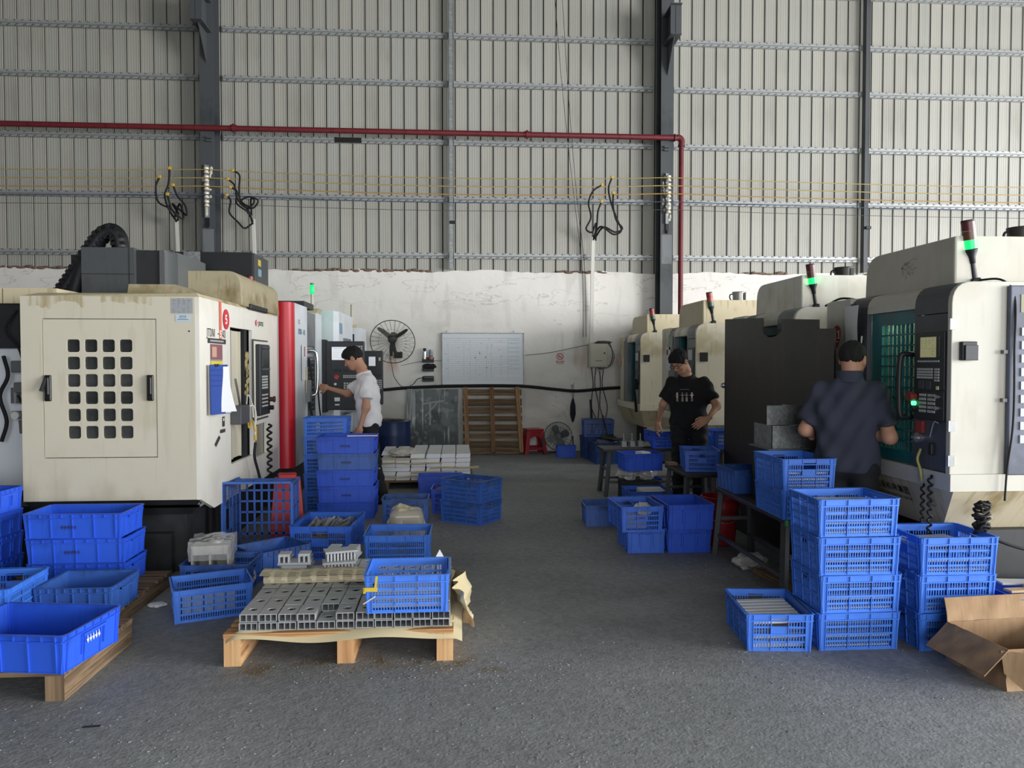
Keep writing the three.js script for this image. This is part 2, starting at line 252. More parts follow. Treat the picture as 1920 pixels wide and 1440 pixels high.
// insulator racks on the columns
for (const [x, who] of [[-4.06, 'dark column behind the tall dark machine boxes'], [3.62, 'dark column beside the red drop pipe']]) {
  const o = thing('insulator_rack', `column-mounted rack of wire insulators on the ${who}`, 'insulator', [x, 0, ZW + 0.36]);
  part(o, 'rail', [bx(0.05, 0.86, 0.012, 0, 4.36, 0.01), bx(0.012, 0.86, 0.05, -0.03, 4.36, 0.03)], M.galv);
  for (let k = 0; k < 5; k++) { const y = 4.69 - k * 0.135, i = part(o, 'insulator', lathe([[0.001, -0.05], [0.035, -0.05], [0.045, -0.035], [0.028, -0.015], [0.03, 0.012], [0.045, 0.035], [0.032, 0.05], [0.001, 0.05]], 16).rotateX(0).translate(0.005, y, 0.085), mat(0xe3dfd4, 0.3)); part(i, 'wire_tie', new THREE.TorusGeometry(0.034, 0.007, 6, 16).rotateX(Math.PI / 2).translate(0.005, y, 0.085), M.yellow); }
  part(o, 'foam', (() => { const g = []; for (let k = 0; k < 14; k++) { const q = new THREE.IcosahedronGeometry(1, 1); q.scale(rr(0.015, 0.03), rr(0.02, 0.05), 0.015); g.push(at(q, rr(-0.07, 0.07), 4.0 + k * 0.056, 0.012)); } return g; })(), mat(0xcfc9b8, 0.9));
  part(o, 'hook', [bx(0.05, 0.14, 0.03, 0, 3.86, 0.02), bx(0.02, 0.05, 0.06, 0, 3.79, 0.03)], M.black);
}
// bare feeder wires along the wall
const wireSet = [[4.69, M.wireYellow, 0.0075, 'topmost yellow feeder wire strung on the column insulators'], [4.555, M.wireYellow, 0.0085, 'middle yellow feeder wire strung just above the girt'], [4.42, mat(0xb08a4a, 0.6), 0.0095, 'ochre feeder wire strung just below the girt'], [4.285, M.wireBlue, 0.007, 'blue feeder wire strung under the ochre one'], [4.15, mat(0x4c4f50, 0.6), 0.0045, 'thin grey lowest feeder wire below the blue one']];
for (const [y, m, r, label] of wireSet) {
  const P = []; for (const [a, b, s] of [[-12, -4.06, 0.05], [-4.06, 3.62, 0.07], [3.62, 14.9, 0.06]]) for (let k = 0; k < 10; k++) { const t = k / 10; P.push([a + (b - a) * t, y - s * 4 * t * (1 - t), ZW + 0.36 + 0.13]); }
  P.push([15.0, y, ZW + 0.49]); single('feeder_wire', tube(P, r, 160, 5), m, label, 'wire');
}
// red sprinkler pipe
{
  const o = thing('sprinkler_pipe', 'long red painted steel pipe turning down beside the column', 'pipe');
  const z = ZW + 0.42, y = 5.386;
  part(o, 'run', cyl3(V(-14, y - 0.01, z), V(3.76, y, z), 0.046, 14), M.redpipe);
  part(o, 'drop', cyl3(V(3.85, 5.27, z), V(3.85, 0.6, z), 0.042, 14), M.redpipe);
  part(o, 'elbow', [tube([[3.74, y, z], [3.81, y, z], [3.85, y - 0.04, z], [3.85, 5.24, z]], 0.054, 16, 12), new THREE.TorusGeometry(0.052, 0.014, 8, 16).rotateY(Math.PI / 2).translate(3.73, y, z), cy(0.06, 0.06, 0.03, 3.85, 5.25, z)], M.redpipe);
  for (const x of [-3.62, 1.2, -9]) part(o, 'coupling', [cyl3(V(x - 0.015, y, z), V(x + 0.015, y, z), 0.072, 14), cyl3(V(x - 0.05, y, z), V(x + 0.05, y, z), 0.055, 14)], M.redpipe);
}
// cable drops with white trunking
function drop(label, x, loops, y0, y1, w = 0.05, xb = x) {
  const o = thing('cable_drop', label, 'cable');
  loops.forEach((P) => part(o, 'black_cable', tube(P.map(([a, b, c]) => [a, b, ZW + 0.49 + (c || 0)]), 0.016, 50, 6), M.rubber));
  loops.forEach((P) => part(o, 'tap_clamp', rb(0.05, 0.05, 0.05, 0.01, P[0][0], P[0][1], ZW + 0.49), M.yellow));
  part(o, 'trunking', bar(V(x, y0, ZW + 0.2), V(xb, y1, ZW + 0.06), w, 0.04), M.whitePvc, 'white plastic trunking');
}
drop('black looped cables dropping into white trunking behind the grey head cover', -4.62, [[[-4.78, 4.56], [-4.84, 4.4], [-4.8, 4.15], [-4.62, 4.05], [-4.45, 3.9, -.1], [-4.5, 4.15, -.1], [-4.62, 3.95, -.2]], [[-4.62, 4.7], [-4.64, 4.45], [-4.7, 4.25], [-4.62, 4.0], [-4.6, 3.9, -.2]], [[-4.57, 4.43], [-4.5, 4.25], [-4.38, 4.1], [-4.36, 3.95], [-4.5, 4.05, -.1], [-4.62, 4.15, -.1], [-4.55, 4.0, -.2]], [[-4.66, 4.28], [-4.6, 4.05], [-4.5, 3.9], [-4.6, 3.88, -.2]]], 3.98, 2.4);
drop('black looped cables dropping into white trunking behind the black hood box', -3.37, [[[-3.62, 4.68], [-3.52, 4.62], [-3.52, 4.4], [-3.5, 4.2], [-3.35, 4.1], [-3.28, 4.2], [-3.36, 4.26], [-3.5, 4.18], [-3.4, 4.05, -.1], [-3.36, 3.85, -.2]], [[-3.7, 4.54], [-3.6, 4.45], [-3.56, 4.25], [-3.45, 4.1], [-3.3, 4.08], [-3.22, 4.2], [-3.32, 4.24], [-3.38, 4.0, -.2]], [[-3.66, 4.41], [-3.56, 4.35], [-3.56, 4.15], [-3.4, 4.02], [-3.36, 3.9, -.2]], [[-3.72, 4.28], [-3.66, 4.2], [-3.68, 4.0], [-3.55, 3.85], [-3.45, 3.75], [-3.38, 3.85, -.2]]], 3.95, 2.4);
drop('black looped cables over long white trunking above the electrical box', 2.37, [[[2.64, 4.68], [2.58, 4.5], [2.64, 4.2], [2.74, 3.95], [2.8, 3.78], [2.68, 3.72], [2.45, 3.85], [2.36, 3.7, -.2]], [[2.47, 4.55], [2.32, 4.45], [2.24, 4.25], [2.28, 4.0], [2.2, 3.8], [2.3, 3.75], [2.36, 3.9], [2.4, 3.65, -.2]], [[2.66, 4.42], [2.66, 4.2], [2.72, 3.95], [2.82, 3.82], [2.7, 3.76], [2.5, 3.84], [2.38, 3.68, -.2]], [[2.46, 4.27], [2.4, 4.1], [2.38, 3.85], [2.36, 3.66, -.2]]], 3.72, 1.9, 0.06, 2.37);
for (const [x0, x1] of [[1.56, 2.05], [1.72, 2.1]]) single('hanging_wire', tube([[x0, 9.5, ZW + 0.25], [x0 + (x1 - x0) * 0.5, 6.5, ZW + 0.2], [x1, 4.4, ZW + 0.12], [x1 + 0.15, 3.2, ZW + 0.06], [x1 + 0.18, 2.0, ZW + 0.04]], 0.004, 40, 4), M.rubber, 'thin dark wire hanging slantwise across the sheeting', 'wire', [0, 0, 0], 0, 'thin hanging wires');

// ---------- machining centres on the right of the aisle ----------
// eight corners: bottom quad then top quad, each anticlockwise seen from above starting near-left
function hexa(b, y0, t, y1) {
  const p = [...b.map(([x, z]) => [x, y0, z]), ...t.map(([x, z]) => [x, y1, z])], q = [[0, 1, 5, 4], [1, 2, 6, 5], [2, 3, 7, 6], [3, 0, 4, 7], [4, 5, 6, 7], [3, 2, 1, 0]], v = [];
  for (const [a, c, d, e] of q) for (const k of [a, c, d, a, d, e]) v.push(...p[k]);
  const g = new THREE.BufferGeometry(); g.setAttribute('position', new THREE.Float32BufferAttribute(v, 3)); g.computeVertexNormals(); return g;
}
const frontProfile = (x1, y0, y1, r = 0.12) => { const s = new THREE.Shape(); s.moveTo(x1, y0); s.lineTo(x1, y1); s.lineTo(r, y1); s.quadraticCurveTo(0, y1, 0, y1 - r); s.lineTo(0, y0); s.closePath(); return s; };
const greenGlow = new THREE.MeshStandardMaterial({ color: 0x0a6b3c, emissive: new THREE.Color(0.01, 0.75, 0.2), emissiveIntensity: 0.75, roughness: 0.35 });
function tower(parent, x, y, z, tiltX, tiltZ, lit, s = 1) {
  const o = new THREE.Group(); o.name = 'signal_tower'; o.position.set(x, y, z); o.rotation.set(tiltX, 0, tiltZ); o.scale.setScalar(s); parent.add(o);
  part(o, 'foot', [rb(0.06, 0.05, 0.06, 0.012, 0, 0.02, 0), cy(0.016, 0.02, 0.1, 0, 0.09, 0, 12)], M.black);
  part(o, 'neck', lathe([[0.001, 0.13], [0.018, 0.13], [0.022, 0.17], [0.036, 0.205], [0.036, 0.215], [0.001, 0.215]], 18), M.black);
  part(o, 'green_lens', cy(0.036, 0.036, 0.052, 0, 0.241, 0, 20), lit ? greenGlow : mat(0x2c5c4c, 0.35), lit ? 'green lamp, lit' : 'green lamp, off');
  part(o, 'amber_lens', cy(0.036, 0.036, 0.052, 0, 0.294, 0, 20), mat(lit ? 0x5c3a26 : 0xa04a35, 0.35));
  part(o, 'red_lens', cy(0.036, 0.036, 0.052, 0, 0.347, 0, 20), mat(lit ? 0x5a2429 : 0x8c2a2c, 0.35));
  part(o, 'cap', [cy(0.034, 0.037, 0.012, 0, 0.379, 0, 20)], mat(0x35262a, 0.5));
  if (lit) { const l = new THREE.PointLight(new THREE.Color(0.15, 1, 0.5), 0.12 * s, 2.5); l.name = 'green_lamp'; l.position.set(0, 0.241, 0); l.castShadow = true; o.add(l); }
  return o;
}
function vmc(o, k) {   // k: door 'shut' | 'open', lit, full detail
  const W = k.width || 1.6, wm = k.white || M.white, gm = k.grey || M.machGrey;
  part(o, 'machine_base', [b2(0.3, 2.0, 0.04, 0.57, -0.16, -W + 0.1), ...[-0.3, -W + 0.3].flatMap((z) => [cy(0.05, 0.06, 0.05, 0.45, 0.025, z), cy(0.05, 0.06, 0.05, 1.8, 0.025, z)])], M.base);
  part(o, 'drip_tray', [hexa([[0.12, -0.24], [2.0, -0.24], [2.0, -W + 0.05], [0.12, -W + 0.05]], 0.56, [[0.01, 0.02], [2.1, 0.02], [2.1, -W], [0.01, -W]], 0.83)], k.tray || M.beigeDirty, 'dirty beige bevelled drip tray');
  part(o, 'tray_lip', b2(-0.012, 2.1, 0.83, 0.925, 0.025, -W), wm);
  const side = part(o, 'side_panel', alongZ(frontProfile(1.2, 0.925, 2.0), -0.03, 0.0, 0.004), wm);
  if (k.full) {
    part(side, 'cabinet_door', [rb(0.95, 1.06, 0.03, 0.008, 0.79, 1.45, 0.02)], grimy('#5b6272', '#383d48', 0.6, 0.8, 0.5), 'slate blue cabinet door');
    for (let i = 0; i < 9; i++) part(side, 'vent_slat', [b2(0.38, 0.46, 1.7 - i * 0.075, 1.745 - i * 0.075, 0.034, 0.042)], mat(0xb9bcc0, 0.5));
    part(side, 'nameplate', [b2(0.375, 0.47, 1.83, 1.93, 0.034, 0.038)], mat(0x8d8a6c, 0.5));
    for (const y of [1.6, 1.33]) part(side, 'catch', b2(0.285, 0.31, y, y + 0.02, 0.0, 0.03), M.greyBox);
    for (const y of [1.765, 1.195, 1.0]) part(side, 'hinge', [b2(-0.012, 0.02, y - 0.03, y + 0.03, -0.012, 0.012), cyl3(V(-0.014, y - 0.03, 0.006), V(-0.014, y + 0.03, 0.006), 0.006)], M.chrome);
  }
  const so = part(o, 'socket_box', [rb(0.09, 0.105, 0.03, 0.006, 0.085, 1.615, 0.018)], M.black, 'black socket cover');
  if (k.full) part(so, 'socket_flap', [rb(0.076, 0.085, 0.012, 0.004, 0.09, 1.605, 0.04)], mat(0x4e5053, 0.25));
  // control pillar
  part(o, 'control_cover', alongZ(frontProfile(0.35, 1.835, 2.004, 0.12), -0.03, -0.345, 0.002), gm);
  const cp = part(o, 'control_pillar', b2(0.0, 0.35, 0.93, 1.828, -0.03, -0.345), gm);
  part(cp, 'control_panel', [rb(0.012, 0.335, 0.275, 0.005, -0.006, 1.56, -0.185), rb(0.012, 0.17, 0.275, 0.005, -0.006, 1.3, -0.185)], M.panelBlack);
  if (k.full) {
    print(cp, 'screen', canvas(160, 128, (g) => { g.fillStyle = '#c9c68f'; g.fillRect(0, 0, 160, 128); g.strokeStyle = '#6d6b48'; g.lineWidth = 2; g.strokeRect(3, 3, 154, 122); g.fillStyle = '#5d5b40'; for (let r = 0; r < 6; r++) for (let c = 0; c < 4; c++) if (hash(r, c) > 0.25) g.fillRect(10 + c * 36, 12 + r * 9, 12 + 14 * hash(c, r), 3); g.beginPath(); g.moveTo(4, 72); g.lineTo(156, 72); g.moveTo(100, 72); g.lineTo(100, 124); g.stroke(); for (let r = 0; r < 4; r++) g.fillRect(110, 80 + r * 10, 20 + 16 * hash(r, 9), 4); }), 0.152, 0.118, [-0.0135, 1.64, -0.192], 'x-', { rough: 0.25, m: { emissive: new THREE.Color(0xc9c68f), emissiveIntensity: 0.12 }, label: 'pale yellow lit screen' });
    const keys = (n0, n1, z0, z1, y0, y1, m, w = 0.6) => { const g = []; for (let i = 0; i < n0; i++) for (let j = 0; j < n1; j++) { const dz = (z1 - z0) / n0, dy = (y1 - y0) / n1; g.push(bx(0.006, Math.abs(dy) * w, Math.abs(dz) * w, -0.014, y0 + dy * (j + 0.5), z0 + dz * (i + 0.5))); } return g; };
    part(cp, 'soft_keys', keys(10, 1, -0.295, -0.085, 1.566, 1.55, M.key), M.key); part(cp, 'side_keys', keys(1, 9, -0.1, -0.082, 1.7, 1.585), M.keyDark);
    part(cp, 'keypad', [...keys(11, 4, -0.296, -0.147, 1.52, 1.455, M.key, 0.72), ...keys(3, 5, -0.13, -0.085, 1.52, 1.44, M.key, 0.7)], M.key);
    part(cp, 'cursor_keys', [...keys(3, 4, -0.28, -0.225, 1.445, 1.395, 0, 0.75), ...keys(3, 4, -0.205, -0.16, 1.445, 1.395, 0, 0.75)], M.keyDark); part(cp, 'bright_key', bx(0.006, 0.02, 0.02, -0.014, 1.405, -0.1), mat(0xd8d6a0, 0.4));
    part(cp, 'mode_keys', [...keys(5, 5, -0.272, -0.205, 1.372, 1.255, 0, 0.62), ...keys(5, 5, -0.19, -0.12, 1.372, 1.255, 0, 0.62)], M.key);
    for (const y of [1.355, 1.29]) part(cp, 'selector', cyl3(V(-0.012, y, -0.09), V(-0.03, y, -0.09), 0.012, 12), M.chrome);
    part(cp, 'emergency_stop', [cyl3(V(-0.005, 1.349, -0.315), V(-0.05, 1.349, -0.315), 0.022, 16), cyl3(V(-0.045, 1.349, -0.315), V(-0.056, 1.349, -0.315), 0.03, 16)], mat(0x7e2a26, 0.45));
    part(cp, 'start_button_lamp', cyl3(V(-0.004, 1.308, -0.315), V(-0.03, 1.308, -0.315), 0.014, 14), new THREE.MeshStandardMaterial({ color: 0x1a7a3a, emissive: new THREE.Color(0.1, 1, 0.3), emissiveIntensity: 1.6 }), 'small green lit button');
    part(cp, 'button', cyl3(V(-0.004, 1.27, -0.315), V(-0.025, 1.27, -0.315), 0.012, 14), M.black);
    part(cp, 'power_switch', [b2(-0.02, 0, 1.135, 1.205, -0.295, -0.235)], mat(0x8f2f30, 0.5)); part(cp, 'key_switch', [cyl3(V(0, 1.106, -0.268), V(-0.03, 1.106, -0.268), 0.03, 20), b2(-0.05, -0.02, 1.1, 1.112, -0.29, -0.246)], M.chrome);
    part(cp, 'hex_key', tube([[-0.012, 1.12, -0.165], [-0.014, 1.2, -0.13], [-0.014, 1.21, -0.12], [-0.012, 1.203, -0.08]], 0.005, 20, 6), M.chrome);
    part(cp, 'latch', rb(0.03, 0.07, 0.03, 0.008, -0.01, 1.05, -0.15), M.black);
    part(o, 'yellow_cable', tube([[-0.01, 1.04, -0.255], [-0.03, 0.98, -0.255], [-0.025, 0.92, -0.235], [-0.02, 0.85, -0.225]], 0.008, 24, 6), mat(0xa3a15a, 0.6));
    part(o, 'twisted_cord', [tube(Array.from({ length: 26 }, (_, i) => [-0.03 + 0.012 * Math.sin(i * 1.9), 0.9 - i * 0.014, -0.13 + 0.012 * Math.cos(i * 1.9)]), 0.007, 90, 5), tube(Array.from({ length: 22 }, (_, i) => [-0.03 + 0.01 * Math.sin(i * 1.9), 0.84 - i * 0.014, -0.2 + 0.01 * Math.cos(i * 1.9)]), 0.006, 90, 5)], M.rubber);
  } else {
    part(cp, 'screen', rb(0.004, 0.12, 0.15, 0.002, -0.014, 1.64, -0.19), k.scr || mat(0xb8bcbc, 0.3)); part(cp, 'keypad', [rb(0.006, 0.07, 0.2, 0.002, -0.014, 1.49, -0.19), rb(0.006, 0.11, 0.15, 0.002, -0.014, 1.31, -0.19)], M.keyDark);
    part(cp, 'cable_bundle', [tube([[-0.03, 1.3, -0.16], [-0.06, 1.15, -0.15], [-0.04, 1.0, -0.17], [-0.03, 0.8, -0.15]], 0.02, 20, 6), rb(0.06, 0.16, 0.08, 0.02, -0.035, 1.22, -0.17)], M.rubber);
  }
  // door bay
  part(o, 'door_header', alongZ(frontProfile(0.35, 1.875, 2.0, 0.11), -0.346, -0.88, 0.002), wm);
  const z0 = k.door === 'open' ? -0.84 : -0.35, z1 = k.door === 'open' ? -1.3 : -0.86, dx = k.door === 'open' ? 0.1 : 0.02;
  const door = part(o, 'sliding_door', [b2(dx, dx + 0.03, 0.93, 1.0, z0, z1), b2(dx, dx + 0.03, 1.79, 1.872, z0, z1), b2(dx, dx + 0.03, 1.0, 1.79, z0, z0 - 0.03), b2(dx, dx + 0.03, 1.0, 1.79, z1 + 0.12, z1)], M.teal, 'teal sliding door');
  part(door, 'door_glass', b2(dx + 0.018, dx + 0.024, 1.0, 1.79, z0 - 0.03, z1 + 0.12), M.tealGlass);
  if (k.full) {
    for (let i = 1; i < 8; i++) { const z = z0 - 0.03 + (z1 + 0.12 - z0 + 0.03) * i / 8; part(door, 'glazing_bar', b2(dx + 0.002, dx + 0.016, 1.0, 1.79, z - 0.004, z + 0.004), M.teal); }
    for (let i = 1; i < 12; i++) { const y = 1.0 + 0.79 * i / 12; part(door, 'glazing_bar', b2(dx, dx + 0.016, y - 0.005, y + 0.005, z0 - 0.03, z1 + 0.12), M.teal); }
    part(door, 'door_handle', [tube([[0.02, 1.6, -0.395], [-0.05, 1.6, -0.395], [-0.06, 1.58, -0.395], [-0.06, 1.24, -0.395], [-0.05, 1.22, -0.395], [0.02, 1.22, -0.395]], 0.017, 40, 8)], M.black);
  }
  if (k.door === 'open') part(o, 'door_gasket', b2(0.05, 0.09, 0.93, 1.87, -0.78, -0.84), M.teal);
  part(o, 'work_chamber', [b2(0.75, 0.77, 0.93, 1.9, -0.34, -W + 0.1), b2(0.06, 0.77, 0.92, 0.94, -0.34, -W + 0.1), b2(0.06, 0.77, 0.93, 1.96, -0.33, -0.345), b2(0.3, 0.77, 0.93, 1.96, -W + 0.1, -W + 0.12)], k.door === 'open' ? M.greyBox : M.beige);
  part(o, 'door_pillar', alongZ(frontProfile(0.35, 0.93, 2.004, 0.12), -0.882, -1.15, 0.002), gm);
  const pl = new THREE.Shape(); pl.moveTo(0, 1.152); pl.lineTo(0, W - 0.2); pl.quadraticCurveTo(0, W, 0.2, W); pl.lineTo(1.2, W); pl.lineTo(1.2, 1.152); pl.closePath();
  part(o, 'end_panel', ext(pl, 1.03, 0.02).applyMatrix4(new THREE.Matrix4().set(1, 0, 0, 0.02, 0, 0, 1, 0.95, 0, -1, 0, 0.02, 0, 0, 0, 1)), wm);
  part(o, 'roof', b2(0.12, 1.6, 1.96, 2.0, -0.02, -W + 0.05), wm); part(o, 'rear_body', b2(1.2, 2.0, 0.92, 2.0, -0.05, -W + 0.05), wm);
  const h = new THREE.Shape(); h.moveTo(0.2, 2.0); h.lineTo(0.2, 2.275); h.lineTo(1.0, 2.275); h.quadraticCurveTo(1.14, 2.275, 1.15, 2.15); h.lineTo(1.16, 2.0); h.closePath();
  part(o, 'hood', ext(h, 1.4, 0.012).applyMatrix4(new THREE.Matrix4().set(0, 0, 1, 0.15, 0, 1, 0, 0, -1, 0, 0, 0, 0, 0, 0, 1)), k.hood || wm);
  tower(o, 0.27, 2.0, -0.2, 0.05, 0.17, k.lit);
}
const M3w = grimy('#d8d2bd', '#a59a74', 0.7, 1.4, 0.45, { seed: 0.77 });
const vA = thing('machining_centre', 'white machining centre with teal grid door, red 11 badge and lit green lamp', 'machine', [2.76, 0, -4.1]);
vmc(vA, { door: 'shut', lit: true, full: true, white: M.whiteClean, hood: M.whiteClean });
{
  print(vA, 'number_badge', canvas(128, 200, (g) => { g.clearRect(0, 0, 128, 200); g.fillStyle = '#8c1f24'; g.beginPath(); g.moveTo(64, 8); g.quadraticCurveTo(118, 16, 120, 60); g.quadraticCurveTo(120, 140, 64, 176); g.quadraticCurveTo(8, 140, 8, 60); g.quadraticCurveTo(10, 16, 64, 8); g.fill(); g.strokeStyle = '#d7cdbf'; g.lineWidth = 3; g.stroke(); g.fillStyle = '#e8dfd4'; g.font = 'bold 84px serif'; g.textAlign = 'center'; g.fillText('11', 64, 106); g.fillRect(36, 126, 56, 5); }), 0.13, 0.2, [-0.006, 1.73, -1.285], 'x-', { alpha: true, label: 'red shield badge reading 11' });
  const GL = { da: [[1, 3.5, 9, 3.5], [5, 0.5, 4.8, 4, 1, 9.5], [5, 4, 9, 9.5]], lian: [[1, 1, 2, 2], [0.5, 4, 2, 4, 2, 7.5], [0.5, 9, 2.5, 7.8, 5, 9, 9.8, 9], [4, 1.5, 9, 1.5], [6, 0.3, 4.5, 4, 9, 4], [4, 6, 9.5, 6], [6.7, 2.6, 6.7, 8.2]], ji: [[0.3, 3, 4, 3], [2.2, 0.3, 2.2, 9.7], [2.2, 4, 0.3, 7], [2.2, 4, 4, 6], [5.3, 1.3, 5.3, 6, 4.3, 9.5], [5.3, 1.3, 8, 1.3, 8, 8.5, 9.7, 8.7, 9.7, 7]], chuang: [[5, 0, 5.5, 1.2], [1.5, 1.6, 9.5, 1.6], [1.5, 1.6, 1.3, 6, 0.3, 9.7], [3, 4.2, 9.5, 4.2], [6.2, 2.5, 6.2, 9.8], [6, 4.4, 3, 8], [6.4, 4.4, 9.6, 8]], ji2: [[3, 0.2, 1, 2.6], [2.4, 1.4, 2.4, 5.8], [2.4, 1.5, 9, 1.5], [2.4, 2.9, 8.5, 2.9], [2.4, 4.3, 8.5, 4.3], [5.6, 1.5, 5.6, 5.6], [2.4, 5.7, 9, 5.7], [0.5, 7, 9.5, 7], [5, 5.8, 5, 9.8], [4.6, 7.2, 1, 9.6], [5.4, 7.2, 9, 9.6]], tuan: [[1, 0.8, 1, 9.5, 9, 9.5, 9, 0.8, 1, 0.8], [2.3, 3.3, 7.8, 3.3], [5.6, 1.8, 5.6, 7.8, 4.6, 7.6], [5.4, 3.6, 2.4, 7.2]] };
  const t = print(vA, 'maker_lettering', canvas(512, 150, (g) => { g.clearRect(0, 0, 512, 150); g.strokeStyle = g.fillStyle = '#26262a'; ['da', 'lian', 'ji', 'chuang', 'ji2', 'tuan'].forEach((n, i) => glyph(g, GL[n], 10 + i * 84, 10, 66, 8)); g.font = 'bold 34px sans-serif'; g.fillText('DALIAN MACHINE TOOL GROUP', 8, 128, 494); }), 0.4, 0.115, [0.045, 0.735, -0.62], 'x-', { alpha: true, label: 'black maker lettering' });
  t.rotation.z = 0.385; t.position.x = 0.04;
  print(vA, 'chalk_mark', canvas(64, 64, (g) => { g.clearRect(0, 0, 64, 64); g.strokeStyle = '#7d4a40'; g.lineWidth = 1.6; g.strokeRect(14, 8, 40, 40); g.strokeRect(6, 18, 38, 36); g.beginPath(); g.moveTo(6, 34); g.lineTo(54, 30); g.moveTo(30, 6); g.lineTo(28, 58); g.stroke(); }), 0.1, 0.1, [0.04, 0.735, -0.22], 'x-', { alpha: true }).rotation.z = 0.385;
  print(vA, 'scribble', canvas(160, 128, (g) => { g.clearRect(0, 0, 160, 128); g.strokeStyle = 'rgba(60,58,54,0.8)'; g.lineWidth = 1.3; for (let i = 0; i < 26; i++) { g.beginPath(); const x = 20 + 110 * hash(i, 1), y = 20 + 70 * hash(i, 2); g.moveTo(x, y); g.lineTo(x + 40 * (hash(i, 3) - 0.5), y + 26 * hash(i, 4)); g.lineTo(x + 50 * (hash(i, 5) - 0.4), y + 10); g.stroke(); } g.beginPath(); g.moveTo(24, 92); g.lineTo(26, 46); g.lineTo(120, 16); g.lineTo(148, 22); g.stroke(); }), 0.2, 0.16, [0.1345, 2.15, -0.64], 'x-', { alpha: true, label: 'dark pencil-like scratches on the hood' });
  part(vA, 'work_lamp', cyl3(V(0.3, 1.86, -0.45), V(0.3, 1.86, -0.75), 0.015, 10), new THREE.MeshStandardMaterial({ color: 0xfff2d8, emissive: new THREE.Color(1, 0.93, 0.78), emissiveIntensity: 3 }), 'work lamp inside the door'); { const l = new THREE.PointLight(new THREE.Color(1, 0.93, 0.78), 0.7); l.name = 'work_lamp'; l.position.set(0.3, 1.8, -0.6); l.castShadow = true; vA.add(l); }
  part(vA, 'lamp_cord', tube([[0.27, 2.03, -0.19], [0.32, 2.02, -0.05], [0.34, 1.95, 0.02], [0.335, 1.6, 0.045], [0.33, 1.2, 0.05], [0.3, 0.95, 0.05], [0.29, 0.78, 0.05]], 0.006, 60, 6), M.rubber, 'black lamp cord');
  part(vA, 'coiled_hose', tube(Array.from({ length: 64 }, (_, i) => [0.15 + 0.03 * Math.cos(i * 0.9) + 0.016 * Math.sin(i * 2.3), 0.78 - i * 0.0028 - 0.012 * Math.sin(i * 1.7), 0.06 + 0.032 * Math.sin(i * 0.9)]), 0.008, 260, 6), M.rubber, 'black coiled air hose');
  part(vA, 'air_line', tube([[0.15, 0.6, 0.06], [0.3, 0.54, 0.1], [0.6, 0.47, 0.1], [0.9, 0.4, 0.1], [1.6, 0.3, 0.1]], 0.01, 30, 6), M.rubber);
}
const vB = thing('machining_centre', 'white machining centre with lit green lamp behind the dark rusted sheet', 'machine', [2.76, 0, -6.09]);
vmc(vB, { door: 'shut', lit: true, width: 1.6, white: M.white, hood: M.white, grey: M.machGreyLight });
const vC = thing('machining_centre', 'cream machining centre with unlit lamp and open teal door behind the black-shirted worker', 'machine', [2.76, 0, -8.67]);
vmc(vC, { door: 'open', lit: false, width: 1.64, white: M3w, hood: M.beigeDirty, grey: M.machGreyLight });
const vD = thing('machining_centre', 'cream machining centre with unlit lamp and open door nearest the plaster wall', 'machine', [2.76, 0, -11.33]);
vmc(vD, { door: 'open', lit: false, width: 1.6, white: M3w, hood: M.beigeDirty, grey: M.machGreyLight });
part(vB, 'cable_loop', tube([[0.3, 2.02, -0.1], [0.42, 2.08, -0.05], [0.55, 2.05, 0.0], [0.5, 2.02, 0.02], [0.38, 2.05, -0.02], [0.6, 2.02, -0.05], [0.75, 2.02, -0.1]], 0.009, 50, 5), M.rubber);
// documents hung on the machine pillars
{
  const o = thing('document_sleeve', 'curled papers in a clear sleeve hung on the dark pillar of the machine badged 11', 'paper', [2.742, 1.56, -5.12]);
  const g = new THREE.PlaneGeometry(0.19, 0.38, 6, 12); const p = g.attributes.position; for (let i = 0; i < p.count; i++) p.setZ(i, 0.012 * Math.sin(p.getY(i) * 9 + p.getX(i) * 8) + 0.014 + (0.19 - p.getY(i)) * 0.04); g.computeVertexNormals();
  part(o, 'sheets', g.clone().rotateY(-Math.PI / 2).translate(0, 0.19, 0), M.paper); part(o, 'clip', rb(0.012, 0.02, 0.06, 0.004, -0.008, 0.385, 0), M.black);
  single('marker_pen', [cyl3(V(0, 0, 0), V(0, 0.1, 0.01), 0.005), cyl3(V(0, 0.1, 0.01), V(0, 0.13, 0.013), 0.006)], M.whitePvc, 'white marker pen clipped beside the curled papers', 'pen', [2.745, 1.6, -5.04]);
  const q = thing('notice_sheet', 'white notice with a red heading on the pillar behind the black-shirted worker', 'paper', [2.752, 1.45, -9.8]); part(q, 'sheet', b2(-0.004, 0, 0, 0.3, -0.1, 0.1), M.paper); part(q, 'heading', b2(-0.006, -0.004, 0.2, 0.27, -0.08, 0.0), mat(0x9a3a40, 0.6));
  const q2 = thing('notice_sheet', 'small faded green notice high on the open-door machine pillar', 'paper', [2.752, 1.72, -9.69]); part(q2, 'sheet', b2(-0.004, 0, 0, 0.17, -0.08, 0.08), mat(0xa8b3a0, 0.8));
  const q3 = thing('notice_sheet', 'red and white notice on the machine nearest the plaster wall', 'paper', [2.752, 1.5, -12.75]); part(q3, 'sheet', b2(-0.004, 0, 0, 0.16, -0.08, 0.08), mat(0xc99a9a, 0.8));
}
